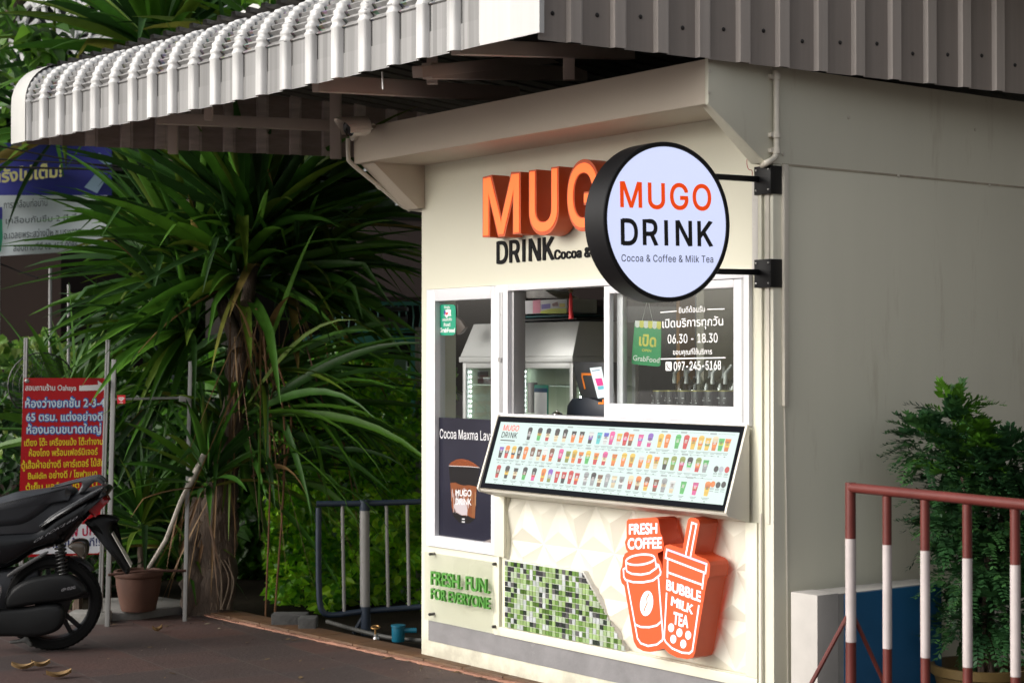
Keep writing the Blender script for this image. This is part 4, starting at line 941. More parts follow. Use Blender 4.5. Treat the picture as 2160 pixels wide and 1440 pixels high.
# white cut-out screen wall, upper left
a, b_ = vert_quad(-120, 230, 13.4, 13.2); nn = (b_ - a).cross(UP0).normalized(); nn = nn if nn.dot(FW) > 0 else -nn
lat = thing('lattice_screen', a + UP0 * 3.0, 'white cut-out screen with star pattern over dark openings behind the upper palm leaves', 'screen')
g = G(); ev = (b_ - a).normalized(); g.prism([a - ev * 0.5 + UP0 * 3.4, b_ + ev * 0.4 + UP0 * 3.4, b_ + ev * 0.4 + UP0 * 5.5, a - ev * 0.5 + UP0 * 5.5], nn * 0.1); g.build('backing', mat('screen_dark', (0.03, 0.035, 0.035), 0.7), lat)
g = G(); ev = (b_ - a).normalized(); rl = random.Random(2)
w_ = (b_ - a).length
for cxi in range(4):
    for czi in range(5):
        c = a + ev * (0.12 + cxi * 0.34 + 0.17 * (czi % 2)) + UP0 * (3.62 + czi * 0.34) - nn * 0.035
        for k in range(6):
            t = math.pi * k / 6 + 0.2; dv = ev * math.cos(t) + UP0 * math.sin(t)
            g.bar(c - dv * 0.2 - nn * 0.0015 * k, c + dv * 0.2 - nn * 0.0015 * k, 0.03, 0.05, up=nn)
        for k in range(6):
            t = math.pi * 2 * k / 6 + 0.2; t2 = t + math.pi / 3
            g.bar(c + (ev * math.cos(t) + UP0 * math.sin(t)) * 0.12 - nn * 0.012, c + (ev * math.cos(t2) + UP0 * math.sin(t2)) * 0.12 - nn * 0.012, 0.022, 0.05, up=nn)
g.build('star_pattern', mat('lattice_white', (0.75, 0.75, 0.76), 0.5), lat)

# banner ----------------------------------------------------------------------------------
DB = 12.6
def BN(x, y, lift=0.0): return AT(x, y, DB + (x - 100) * 0.0011 - lift)
ban = thing('vinyl_banner', BN(60, 540), 'blue and white vinyl banner with Thai writing hung behind the palm leaves', 'banner')
nB = -FW.copy(); nB.z = 0; nB.normalize()
g = G(); ny = 14
def bulge(x, y): return 0.02 * math.sin(x * 0.03) + 0.012 * math.sin(y * 0.05 + x * 0.01)
def bsheet(g, x0, x1, y0, y1, lift):
    n = 16; m_ = 8
    vs = [BN(x0 + (x1 - x0) * i / n, (y0 + (y1 - y0) * j / m_) - (x0 + (x1 - x0) * i / n) * 0.06 * (1 if y0 > 330 and j == m_ else 0.0), lift + bulge(x0 + (x1 - x0) * i / n, y0 + (y1 - y0) * j / m_)) for i in range(n + 1) for j in range(m_ + 1)]
    g.add(vs, [(i * (m_ + 1) + j, i * (m_ + 1) + j + 1, (i + 1) * (m_ + 1) + j + 1, (i + 1) * (m_ + 1) + j) for i in range(n) for j in range(m_)])
g.mi = 0; bsheet(g, -150, 236, 302, 412, 0.0); g.mi = 1; bsheet(g, -150, 226, 412, 540, 0.0)
g.mi = 2
for pts in (((196, 330), (228, 352), (236, 345), (210, 322)), ((178, 395), (200, 368), (222, 380), (205, 408))): g.face([BN(*p, 0.03) for p in pts])
g.mi = 3; g.face([BN(*p, 0.03) for p in ((-20, 450), (4, 445), (6, 500), (2, 530), (-20, 535))])
g.mi = 0; g.face([BN(*p, 0.032) for p in ((-20, 435), (5, 437), (5, 462), (-20, 462))])
bs_ = g.build('banner_sheet', [mat('banner_blue', (0.035, 0.04, 0.26), 0.4, var=0.1), mat('banner_white', (0.62, 0.68, 0.7), 0.45, var=0.06), mat('banner_sky', (0.35, 0.5, 0.65), 0.4), mat('banner_green', (0.02, 0.25, 0.14), 0.4)], ban, smooth=True)
g = G()
def wb(s_, bl_, br_, tl_, bold=0.02): A, B, C_ = BN(*bl_, 0.045), BN(*br_, 0.045), BN(*tl_, 0.045); lettering(g, s_, A, B - A, C_ - A, nB, bold=bold)
g.mi = 0; wb('ารังไม่เต็ม!', (-12, 386), (131, 372), (-12, 362), 0.05)
g.mi = 1; wb('การเคลือบท่อบาน', (8, 440), (100, 434), (8, 426)); wb('เคลือบกันซึม 2 ปี ที่ปรึกษา', (12, 472), (215, 462), (12, 460)); wb('อ.เฉลยพระ:สว่างปี๒ ซ.บูรพการ', (8, 504), (170, 494), (8, 490), 0.03); wb('สอบถามที่นี่ 02-457-0086', (28, 530), (164, 522), (28, 517), 0.03)
g.build('banner_lettering', [mat('banner_yellow', (0.75, 0.7, 0.3), 0.4), mat('banner_grey', (0.1, 0.12, 0.13), 0.5)], ban)
# thin posts behind the banner and red sign
POSTM = mat('pale_post', (0.24, 0.24, 0.235), 0.45, var=0.1, dirt=(0.3, 0.15, 0.05, 0.68, 0.6))
for (px, y0_, y1_, D_, r_, lab) in ((106, 566, 1010, 12.4, 0.012, 'slim pale pole standing behind the banner end'), (145, 600, 960, 12.0, 0.011, 'slim pale pole rising behind the red sign')):
    g = G(); p = AT(px, y0_, D_); g.tube([V(p.x, p.y, -0.06), p], r_, 8); g.build('thin_pole', POSTM, label=lab, cat='pole')

# ================================================================== RED ROOM-FOR-RENT SIGN AND ITS POSTS
DSG = 10.0
pS = AT(140, 985, DSG); eS = e2.copy(); eS = (d0 * math.cos(math.radians(74)) + RT * math.sin(math.radians(74))).normalized()
nSg = V(-eS.y, eS.x, 0); nSg = nSg if nSg.dot(FW) < 0 else -nSg
rl_ = math.radians(-2.2); eSr = eS * math.cos(rl_) + UP0 * math.sin(rl_) * 0.35; hSr = UP0 * math.cos(rl_) + eS * math.sin(math.radians(2.2))
def on_sign(px, py, lift=0.0):
    v = ray(px, py); t = (pS - CAM).dot(nSg) / v.dot(nSg); return CAM + v * t + nSg * lift
sg = thing('rental_sign', on_sign(130, 1175), 'red Thai sign for rooms with white arrow and blue and yellow writing behind the motorbike', 'sign')
cor = [on_sign(36, 1175), on_sign(218, 1168), on_sign(232, 797), on_sign(50, 797)]
g = G(); g.prism(cor, -nSg * 0.004); g.build('sign_panel', mat('sign_red', (0.42, 0.008, 0.012), 0.3, var=0.08, vscale=1.2), sg)
g = G(); 
def ws(s_, bl_, br_, tl_, bold, lift, font=None): A, B, C_ = on_sign(*bl_), on_sign(*br_), on_sign(*tl_); lettering(g, s_, A, B - A, C_ - A, nSg, bold=bold, lift=lift, font=font)
g.mi = 0
ws('สอบถามร้าน Oahaya', (53, 823), (161, 823), (53, 812), 0.03, 0.0015)
g.face([on_sign(*p, 0.0015) for p in ((167, 813), (207, 811), (206, 802), (225, 816), (207, 831), (207, 823), (167, 824))])
for (s_, bl_, br_, tl_) in (('ห้องว่างยกชั้น 2-3-4', (53, 859), (221, 857), (53, 843)), ('65 ตรม. แต่งอย่างดี', (55, 887), (216, 886), (55, 872)), ('ห้องนอนขนาดใหญ่', (56, 914), (213, 912), (56, 898))):
    g.mi = 1; ws(s_, (bl_[0] - 1, bl_[1] + 1), (br_[0] + 1, br_[1] + 1), (tl_[0], tl_[1] - 1), 0.12, 0.0012); g.mi = 2; ws(s_, bl_, br_, tl_, 0.03, 0.0026)
g.mi = 3
for (s_, bl_, br_, tl_) in (('เตียง โต๊ะ เครื่องแป้ง โต๊ะทำงาน', (51, 940), (217, 937), (51, 927)), ('ห้องโถง พร้อมเฟอร์นิเจอร์', (61, 962), (206, 958), (61, 949)), ('ตู้เสื้อผ้าอย่างดี เคาร์เตอร์ ไม้สัก', (45, 988), (220, 982), (45, 974)), ('Buildin อย่างดี / โซฟาเบด', (59, 1010), (205, 1004), (59, 997)), ('ตู้เย็น แอร์ ขนาด BTU', (54, 1033), (205, 1026), (54, 1021))):
    ws(s_, bl_, br_, tl_, 0.035, 0.0015)
g.mi = 4; g.face([on_sign(*p, 0.001) for p in ((60, 1108), (210, 1104), (216, 1112), (213, 1160), (206, 1166), (62, 1168))])
g.mi = 5; ws('น้ำ ไฟ ปกติ', (110, 1134), (216, 1126), (110, 1115), 0.03, 0.002); g.mi = 6; ws('เข้าอยู่ได้ทันที!!', (90, 1156), (211, 1150), (90, 1140), 0.03, 0.002)
g.build('sign_lettering', [mat('sign_white', (0.7, 0.7, 0.7), 0.35), mat('sign_blue', (0.01, 0.12, 0.42), 0.35), mat('sign_pale', (0.6, 0.7, 0.75), 0.35), mat('sign_yellow', (0.72, 0.55, 0.02), 0.35), mat('sign_white2', (0.72, 0.74, 0.78), 0.35), mat('sign_redtext', (0.45, 0.01, 0.06), 0.35), mat('sign_bluetext', (0.02, 0.03, 0.14), 0.35)], sg)
for (px, py) in ((57, 803), (226, 803), (214, 1155)):
    g = G(); g.lathe([(0, 0.006), (0.006, 0.005), (0.011, 0.0025), (0.013, 0)], on_sign(px, py, 0.0003), nSg, 12); g.build('eyelet', STEEL, sg)
def post(name, px, ytop, D_, lab, wd=0.022, cat='post', lean=0.0):
    t = AT(px, ytop, D_); b0 = V(t.x, t.y, -0.05) - RT * lean
    g = G(); side = RT * (wd / 2)
    g.bar(b0 - side * 0.55, t - side * 0.55, wd * 0.42, wd * 0.6, up=FW); g.bar(b0 + side * 0.55, t + side * 0.55, wd * 0.42, wd * 0.9, up=FW)
    return g.build(name, POSTM, label=lab, cat=cat, bevel=0.0015)
post('sign_post', 228, 716, 10.06, 'pale grey metal post behind the right edge of the red sign', 0.026, lean=0.045)
post('sign_post', 55, 712, 10.15, 'pale grey metal post behind the left edge of the red sign', 0.024, lean=0.03)
# white frame with the small red heart sign
fr = thing('metal_frame', AT(240, 1290, 9.95), 'thin rusty pale metal frame with a small red heart sign on its crossbar', 'frame')
def fbar(a, b_, wd=0.022):
    g = G(); g.bar(a, b_, wd, wd, up=FW); g.build('frame_bar', POSTM, fr, bevel=0.0015)
fa, fb = AT(241, 758, 9.95), AT(402, 762, 10.15)
fbar(V(fa.x, fa.y, 0) - RT * 0.035, fa, 0.026); fbar(V(fb.x, fb.y, 0) - RT * 0.03, fb, 0.022)
fbar(AT(243, 842, 9.94), AT(398, 838, 10.13), 0.013); fbar(AT(378, 840, 10.09), AT(402, 840, 10.11), 0.035)
g = G(); g.tube(curve([AT(228, 1212, 9.9), AT(300, 1204, 9.97), AT(392, 1203, 10.08)], 5), 0.008, 8); g.build('brown_stick', mat('stick_brown', (0.07, 0.03, 0.02), 0.8, var=0.3), label='thin brown stick lying across the rim of the terracotta pot', cat='stick', smooth=True)
g = G(); p = AT(256, 842, 9.915); g.obox(p, RT * 0.023, UP0 * 0.024, d0 * 0.004); hb = g.build('heart_sign', mat('heart_red', (0.5, 0.01, 0.02), 0.35), fr)
g = G()
for sc_, wd in ((1.0, 0.0035), (0.55, 0.003)):
    hp = []
    for i in range(25):
        t = 2 * math.pi * i / 24; hx = 16 * math.sin(t) ** 3 / 17; hy = (13 * math.cos(t) - 5 * math.cos(2 * t) - 2 * math.cos(3 * t) - math.cos(4 * t)) / 17
        hp.append(p + RT * hx * 0.016 * sc_ + UP0 * (hy * 0.012 * sc_ + 0.003) - d0 * 0.0045)
    g.ribbon(hp, wd, -d0)
g.ribbon([p + RT * -0.01 - UP0 * 0.018 - d0 * 0.0045, p + RT * 0.01 - UP0 * 0.018 - d0 * 0.0045], 0.003, -d0)
g.build('heart_mark', mat('heart_white', (0.7, 0.65, 0.65), 0.4), hb)
# round wire fan guard leaning behind the sign
fc = AT(88, 812, 10.25)
g = G(); fn = (-FW + RT * 0.35).normalized(); fa_ = fn.cross(UP0).normalized(); fb_ = fa_.cross(fn)
for r_ in (0.05, 0.09, 0.13, 0.165, 0.19): g.tube([fc + (fa_ * math.cos(t) + fb_ * math.sin(t)) * r_ + fn * 0.07 * (1 - (r_ / 0.19) ** 2) for t in [2 * math.pi * i / 28 for i in range(29)]], 0.0016 if r_ < 0.19 else 0.004, 4)
for i in range(36):
    t = 2 * math.pi * i / 36; g.tube([fc + (fa_ * math.cos(t + k * 0.12) + fb_ * math.sin(t + k * 0.12)) * r_ + fn * 0.07 * (1 - (r_ / 0.19) ** 2) for k, r_ in enumerate((0.03, 0.08, 0.13, 0.165, 0.19))], 0.0013, 4)
g.lathe([(0, 0.012), (0.03, 0.01), (0.035, 0)], fc + fn * 0.07, fn, 16)
g.build('fan_guard', mat('wire_black', (0.012, 0.012, 0.012), 0.5), label='round black wire fan guard behind the top left corner of the red sign', cat='fan guard')

# ================================================================== TERRACOTTA POT, SLAB, POLE
pc = GR(292, 1287, 0.05); rp_ = 50 * (pc - CAM).dot(FW) / FPX
g = G()
A0 = GR(196, 1300); 
slab = [GR(205, 1310), GR(296, 1306), GR(392, 1292), GR(400, 1282), GR(330, 1272), GR(215, 1276)]
g.prism([p + V(0, 0, 0.045) for p in slab], V(0, 0, -0.07)); g.build('stone_slab', mat('grey_stone', (0.17, 0.165, 0.155), 0.8, var=0.25, vscale=8, bump=0.5), label='low grey concrete slab under the terracotta pot', cat='slab', bevel=0.01)
g = G(); p = GR(190, 1312); g.obox(p + V(0, 0, 0.03), RT * 0.11, d0 * 0.08, V(0, 0, 0.035)); g.build('stone_block', mat('grey_stone2', (0.22, 0.215, 0.2), 0.8, var=0.25, vscale=8, bump=0.5), label='short grey stone block next to the motorbike rear tyre', cat='stone', bevel=0.012)
pot = thing('terracotta_pot', pc, 'brown terracotta flower pot on the grey slab beside the palm trunk', 'pot')
TER = mat('terracotta', (0.085, 0.036, 0.022), 0.7, var=0.25, vscale=6, bump=0.15, dirt=(0.08, 0.06, 0.045, 0.6, 0.6))
g = G(); rp_ = 0.136; hp_ = 0.235
g.lathe([(0, 0), (rp_ * 0.62, 0), (rp_ * 0.72, 0.004), (rp_ * 0.74, 0.012), (rp_ * 0.86, hp_ * 0.35), (rp_ * 0.95, hp_ * 0.65), (rp_ * 0.97, hp_ * 0.84), (rp_ * 1.03, hp_ * 0.86), (rp_ * 1.05, hp_ * 0.9), (rp_ * 1.04, hp_), (rp_ * 0.92, hp_), (rp_ * 0.9, hp_ * 0.8), (0, hp_ * 0.78)], pc, V(0, 0, 1), 40); g.build('pot_body', TER, pot, smooth=True, angle=50)
g = G(); g.lathe([(0, hp_ * 0.86), (rp_ * 0.9, hp_ * 0.82)], pc, V(0, 0, 1), 24); g.build('soil', mat('pot_soil', (0.03, 0.022, 0.015), 0.9, var=0.3, bump=0.6), pot)
g = G(); a, b_ = pc + V(0, 0, 0.25) + RT * 0.06, AT(431, 958, 10.05); g.tube([a, a.lerp(b_, 0.25) + RT * 0.02, a.lerp(b_, 0.6) - RT * 0.004, b_], [0.012, 0.013, 0.014, 0.015], 8); g.tube([a.lerp(b_, 0.7), b_ + (b_ - a) * 0.005], 0.019, 10)
g.build('leaning_pole', mat('peeling_pole', (0.36, 0.33, 0.28), 0.6, var=0.3, vscale=16, dirt=(0.14, 0.11, 0.08, 0.55, 0.8), dscale=14), label='peeling white pole leaning out of the terracotta pot', cat='pole', smooth=True)
for k, (px, py, s_, lab) in enumerate(((48, 1413, 0.055, 'curled dry leaf at the bottom left of the pavement'), (86, 1408, 0.045, 'dry leaf overlapping the curled leaf at the bottom left'), (124, 1430, 0.06, 'flat pale dry leaf nearest the bottom edge'), (332, 1343 - 10, 0.03, 'tiny orange dry leaf on the pavement in front of the pot'))):
    c = GR(px, py); g = G(); n = 7; a_ = 0.2 + 0.5 * k; dv = RT * math.cos(a_ * 0.4) + d0 * math.sin(a_ * 0.4); sdv = UP0.cross(dv)
    vs = []
    for i in range(n):
        t = i / (n - 1); w_ = s_ * 0.55 * math.sin(math.pi * (0.08 + 0.88 * t)) ; up = 0.012 + 0.018 * (2 * t - 1) ** 2
        vs += [c + dv * s_ * (2 * t - 1) + sdv * w_ + UP0 * (up + 0.014), c + dv * s_ * (2 * t - 1) + UP0 * (up - 0.006), c + dv * s_ * (2 * t - 1) - sdv * w_ + UP0 * (up + 0.012)]
    fs = []
    for i in range(n - 1): fs += [(3 * i, 3 * i + 1, 3 * i + 4, 3 * i + 3), (3 * i + 1, 3 * i + 2, 3 * i + 5, 3 * i + 4)]
    g.add(vs, fs); g.build('dry_leaf', mat('dry_leaf', (0.24, 0.15, 0.06), 0.7, var=0.3, vscale=20), label=lab, cat='leaf', group='dry leaves on the pavement', smooth=True)

g = G(); rl_t = random.Random(9)
for _ in range(150):
    px = rl_t.uniform(0, 1050); py = rl_t.choice((rl_t.gauss(1308, 9), rl_t.uniform(1300, 1440)))
    if px > 430: py = max(py, 1300 + (px - 430) * 0.214 + 3 + abs(rl_t.gauss(0, 6)))
    if py < 1303: continue
    c = GR(px, py) + V(0, 0, 0.003); s_ = rl_t.choice((0.004, 0.006, 0.012, 0.02)) * (0.6 + rl_t.random()); a_ = rl_t.random() * 6; dv = V(math.cos(a_), math.sin(a_), 0) * s_; sv2 = V(-dv.y, dv.x, 0) * 0.45
    g.col = rl_t.choice(((0.14, 0.09, 0.04), (0.08, 0.05, 0.025), (0.2, 0.17, 0.12), (0.03, 0.025, 0.02))); g.add([c - dv, c + sv2 + V(0, 0, 0.003), c + dv + V(0, 0, 0.004), c - sv2], [(0, 3, 2, 1)])
g.build('leaf_litter', mat('litter', (0.1, 0.07, 0.04), 0.8, attr=True), color=True, kind='stuff', label='scattered bits of dry leaf and grit on the pavement', cat='litter')
# ================================================================== MOTORBIKE (rear half in frame)
DM = 9.15
bF = (-RT * 0.985 - d0 * 0.17).normalized(); bL = V(0, 0, 1).cross(bF).normalized()
bL = bL if bL.dot(d0) < 0 else -bL                       # towards the viewer: the bike's left side
wc = AT(113, 1268, DM); wc.z = 0.25
lean = math.radians(5); bUp = (UP0 * math.cos(lean) + bL * math.sin(lean)).normalized()
base = V(wc.x, wc.y, 0.0)
bike = thing('motorbike', base, 'black scooter parked in front of the red sign, only its rear half in view', 'motorbike')
def BK(zx, zy, lat=0.0):
    """side-view pixel (zoom grid) -> point in the bike's middle plane, then lat metres towards the viewer"""
    px, py = zx / 3.273, 960 + zy / 3.273
    v = ray(px, py); nrm = bL.dot(v); t = (base - CAM).dot(bL) / nrm; p = CAM + v * t
    h = p.z; return p + bL * (h * math.tan(lean) * 0.0 + lat)
BLKP = mat('bike_black', (0.004, 0.0045, 0.0055), 0.25, var=0.15, vscale=4, spec=0.35, coat=0.2)
BMAT = mat('bike_matte', (0.006, 0.0065, 0.007), 0.5, var=0.2, vscale=6, spec=0.3)
SEAT = mat('seat_vinyl', (0.024, 0.027, 0.032), 0.4, var=0.12, vscale=5, bump=0.15, bscale=200)
def puff(name, poly, hw, m, parent=bike, c=0.0, soft=0.35, n=3, rnd=2):
    """rounded slab: outline extruded sideways with shrinking rings towards each face"""
    P = [BK(*p) for p in poly]
    for _ in range(rnd):     # corner cutting
        Q = []
        for i in range(len(P)): a, b_ = P[i], P[(i + 1) % len(P)]; Q += [a.lerp(b_, 0.25), a.lerp(b_, 0.75)]
        P = Q
    g = G(); N_ = len(P); cen = sum(P, V(0, 0, 0)) / N_
    size = min(max((p - cen).length for p in P), 0.25)
    nin = []
    for i in range(N_):
        t = (P[(i + 1) % N_] - P[i - 1]).normalized(); nin.append(t.cross(bL))
    sgn_ = sum((P[i].cross(P[(i + 1) % N_]) for i in range(N_)), V(0, 0, 0)).dot(bL)
    rings = []
    for k in range(-n, n + 1):
        s_ = k / n; w_ = hw * math.sin(s_ * math.pi / 2); ins = hw * soft * (1 - math.cos(s_ * math.pi / 2))
        rings.append([P[i] + nin[i] * ins * (-1 if sgn_ > 0 else 1) + bL * (c + w_) for i in range(N_)])
    vs = [p for R in rings for p in R]; fs = []
    for r_ in range(len(rings) - 1):
        for i in range(N_): fs.append((r_ * N_ + i, r_ * N_ + (i + 1) % N_, (r_ + 1) * N_ + (i + 1) % N_, (r_ + 1) * N_ + i))
    fs.append(tuple(range(N_))[::-1]); fs.append(tuple(len(vs) - N_ + i for i in range(N_)))
    g.add(vs, fs); o = g.build(name, m, parent, smooth=True, angle=50)
    bm = bmesh.new(); bm.from_mesh(o.data); bmesh.ops.recalc_face_normals(bm, faces=bm.faces); bmesh.ops.triangulate(bm, faces=[f for f in bm.faces if len(f.verts) > 4]); bm.to_mesh(o.data); bm.free()
    return o
# rear wheel
wax = (bL * math.cos(lean) - UP0 * math.sin(lean)).normalized(); RW = 0.25
g = G(); prof = [(RW - 0.062, -0.035), (RW - 0.04, -0.052), (RW - 0.016, -0.05), (RW - 0.003, -0.03), (RW, 0), (RW - 0.003, 0.03), (RW - 0.016, 0.05), (RW - 0.04, 0.052), (RW - 0.062, 0.035), (RW - 0.066, 0), (RW - 0.062, -0.035)]
wcc = base + bUp * RW
g.lathe(prof, wcc, wax, 56); wheel = g.build('wheel', mat('tyre_rubber', (0.006, 0.006, 0.006), 0.85, var=0.2, vscale=20, spec=0.2), bike, smooth=True)
g = G()
for i in range(56):
    for sd_ in (-1, 1):
        t = 2 * math.pi * (i + 0.25 * sd_) / 56; e_ = wax.cross(V(0, 0, 1)).normalized(); f_ = e_.cross(wax); rad = e_ * math.cos(t) + f_ * math.sin(t); tan = wax.cross(rad)
        g.obox(wcc + rad * (RW - 0.0075) + wax * sd_ * 0.022, wax * 0.016 + tan * 0.006, tan * 0.005, rad * 0.005)
g.build('tread', MATS['tyre_rubber'], wheel)
g = G(); g.lathe([(RW - 0.058, -0.04), (RW - 0.05, -0.04), (RW - 0.05, 0.04), (RW - 0.058, 0.04), (RW - 0.068, 0.02), (RW - 0.068, -0.02), (RW - 0.058, -0.04)], wcc, wax, 48); g.lathe([(0, -0.05), (0.085, -0.05), (0.09, 0.03), (0.05, 0.045), (0, 0.05)], wcc, wax, 24)
for i in range(5):
    t = 2 * math.pi * i / 5 + 0.3; e_ = wax.cross(V(0, 0, 1)).normalized(); f_ = e_.cross(wax)
    for dt in (-0.14, 0.14): g.bar(wcc + (e_ * math.cos(t) + f_ * math.sin(t)) * 0.035, wcc + (e_ * math.cos(t + dt) + f_ * math.sin(t + dt)) * (RW - 0.06), 0.022, 0.02, up=wax)
g.build('rim', mat('rim_grey', (0.01, 0.01, 0.011), 0.45, metal=0.2), wheel, smooth=True)
puff('inner_body', [(-420, 420), (0, 380), (200, 330), (420, 270), (560, 235), (700, 200), (740, 210), (700, 290), (600, 400), (480, 520), (300, 600), (0, 700), (-420, 700)], 0.095, DARK, soft=0.3, rnd=1)
seat = puff('seat', [(-420, 330), (-260, 345), (-80, 310), (40, 276), (120, 248), (200, 238), (330, 222), (440, 208), (525, 216), (548, 250), (530, 280), (430, 325), (390, 352), (300, 425), (190, 492), (60, 508), (-200, 520), (-420, 500)], 0.125, SEAT, soft=0.5, n=4)
puff('rear_body', [(-420, 505), (0, 500), (190, 492), (262, 488), (380, 385), (560, 285), (690, 205), (745, 190), (782, 212), (772, 245), (700, 320), (640, 395), (560, 470), (475, 590), (430, 618), (250, 655), (130, 745), (0, 790), (-420, 800)], 0.115, BLKP, soft=0.45, n=4)
puff('side_cowl', [(255, 497), (372, 388), (555, 288), (690, 208), (740, 200), (690, 262), (560, 330), (440, 410), (360, 445)], 0.02, mat('cowl_grey', (0.022, 0.024, 0.027), 0.25, var=0.1, coat=0.4), c=0.112, soft=0.5)
puff('grab_rail', [(345, 222), (420, 196), (560, 160), (650, 140), (692, 138), (740, 182), (710, 196), (670, 168), (630, 200), (600, 240), (560, 258), (545, 250), (580, 185), (560, 178), (420, 214)], 0.018, mat('rail_grey', (0.05, 0.053, 0.058), 0.35, var=0.1), c=0.09, soft=0.4, rnd=1)
puff('grab_rail', [(345, 222), (420, 196), (560, 160), (650, 140), (692, 138), (740, 182), (710, 196), (670, 168), (630, 200), (600, 240), (560, 258), (545, 250), (580, 185), (560, 178), (420, 214)], 0.018, MATS['rail_grey'], c=-0.09, soft=0.4, rnd=1)
puff('tail_light', [(665, 340), (700, 300), (752, 258), (748, 300), (725, 345), (650, 395), (615, 410)], 0.1, mat('tail_red', (0.2, 0.004, 0.006), 0.2, coat=0.5), soft=0.35)
fen = puff('rear_fender', [(560, 470), (660, 412), (720, 402), (800, 415), (835, 438), (810, 462), (770, 470), (765, 520), (800, 590), (890, 745), (905, 770), (885, 832), (840, 790), (740, 640), (690, 540), (640, 470)], 0.05, BMAT, soft=0.4)
g = G(); a, b_ = BK(778, 530), BK(908, 758); t_ = (b_ - a); nn = t_.normalized().cross(bL); g.obox((a + b_) / 2, t_ / 2, bL * 0.085, nn * 0.002)
g.build('number_plate', mat('plate_white', (0.55, 0.54, 0.5), 0.4), bike)
for c_ in (0.1, -0.1): puff('indicator', [(468, 615), (500, 588), (560, 580), (604, 594), (612, 640), (598, 712), (575, 700), (520, 650)], 0.025, mat('indicator_glass', (0.06, 0.05, 0.04), 0.2, coat=0.3), c=c_, soft=0.6)
# shock absorber
g = G(); a, b_ = BK(425, 600, 0.105), BK(450, 800, 0.105); ax_ = (b_ - a).normalized(); u_ = ax_.cross(bL).normalized(); w2_ = ax_.cross(u_)
g.tube([a + (b_ - a) * (i / 90) + (u_ * math.cos(i * 0.55) + w2_ * math.sin(i * 0.55)) * 0.026 for i in range(91)], 0.0055, 7); g.tube([a, b_], 0.012, 10); g.build('shock_absorber', mat('spring_black', (0.02, 0.02, 0.02), 0.4, metal=0.4), bike, smooth=True)
air = puff('air_box', [(40, 980), (90, 900), (190, 835), (330, 805), (480, 790), (560, 828), (622, 905), (600, 950), (480, 985), (300, 1000), (130, 1032), (60, 1040)], 0.04, BMAT, c=0.105, soft=0.6, n=4)
puff('belt_case', [(-100, 1050), (30, 1030), (200, 1025), (330, 1000), (440, 1000), (468, 1060), (455, 1140), (400, 1200), (260, 1232), (100, 1225), (-100, 1230)], 0.05, BMAT, c=0.1, soft=0.5, n=4)
puff('engine_block', [(-420, 800), (0, 780), (150, 760), (280, 720), (300, 860), (200, 960), (100, 1100), (-100, 1200), (-420, 1150)], 0.07, DARK, soft=0.3)
puff('frame_bar', [(60, 800), (300, 660), (350, 640), (345, 665), (120, 800), (70, 830)], 0.012, mat('frame_grey', (0.06, 0.06, 0.06), 0.4), c=0.105, soft=0.3)
puff('centre_stand', [(70, 1255), (180, 1240), (185, 1205), (200, 1203), (215, 1240), (240, 1275), (235, 1300), (210, 1292), (190, 1265), (90, 1280)], 0.012, mat('stand_grey', (0.1, 0.1, 0.095), 0.5, metal=0.5), c=0.11, soft=0.4)
puff('foot_peg', [(-20, 880), (10, 862), (40, 880), (25, 960), (-20, 1060), (-40, 1000)], 0.02, ALUG, c=0.14, soft=0.4)
puff('wheel_hugger', [(300, 760), (420, 700), (520, 690), (600, 720), (660, 790), (640, 800), (560, 745), (460, 735), (330, 790)], 0.06, DARK, soft=0.3)
g = G(); A, B, C_ = BK(243, 590, 0.121), BK(535, 425, 0.121), BK(262, 565, 0.121)
lettering(g, 'CLICK160', A, B - A, C_ - A, bL, bold=0.01, font=INTER, depth=0.0015); A, B, C_ = BK(440, 912, 0.149), BK(535, 893, 0.149), BK(441, 892, 0.149); lettering(g, 'eSP+ IDLING', A, B - A, C_ - A, bL, bold=0.01, depth=0.001)
g.build('side_lettering', mat('bike_silver', (0.38, 0.38, 0.4), 0.3, metal=0.5), bike)

# ================================================================== PLANTS
def leafmat(name, rough=0.35, trans=0.25, var=0.2, spec=0.5): return mat(name, (0.05, 0.1, 0.03), rough, attr=True, trans=trans, var=var, vscale=9, spec=spec)
PALM = leafmat('strap_leaf', 0.5, 0.24, 0.25, spec=0.25)
def strap_leaf(g, rnd, base, dirv, length, width, droop, col, seg=8, kink=None, twist=0.0):
    p = Vector(base); d = Vector(dirv).normalized(); st = length / seg
    side = d.cross(UP0)
    if side.length < 0.05: side = d.cross(V(1, 0, 0))
    side.normalize(); side = (side * math.cos(twist) + d.cross(side) * math.sin(twist)).normalized()
    vs = []
    for i in range(seg + 1):
        t = i / seg
        w_ = width * (0.45 + 1.6 * t * (1 - t) * 1.6 if t < 0.35 else 1.03 * (1 - ((t - 0.35) / 0.65) ** 1.7)) * 0.5
        nrm = side.cross(d).normalized(); 
        if nrm.z < 0: nrm = -nrm
        w_ = max(w_, 0.001)
        vs += [p + side * w_ + nrm * w_ * 0.45, p, p - side * w_ + nrm * w_ * 0.45]
        p = p + d * st
        d = (d + V(0, 0, -droop * (0.3 + 1.5 * t) / seg)).normalized()
        if kink and i == kink[0]: d = (d + V(0, 0, -kink[1])).normalized()
        side = (side - d * side.dot(d)).normalized()
    fs = []
    for i in range(seg): fs += [(3 * i, 3 * i + 1, 3 * i + 4, 3 * i + 3), (3 * i + 1, 3 * i + 2, 3 * i + 5, 3 * i + 4)]
    g.col = col; g.add(vs, fs)
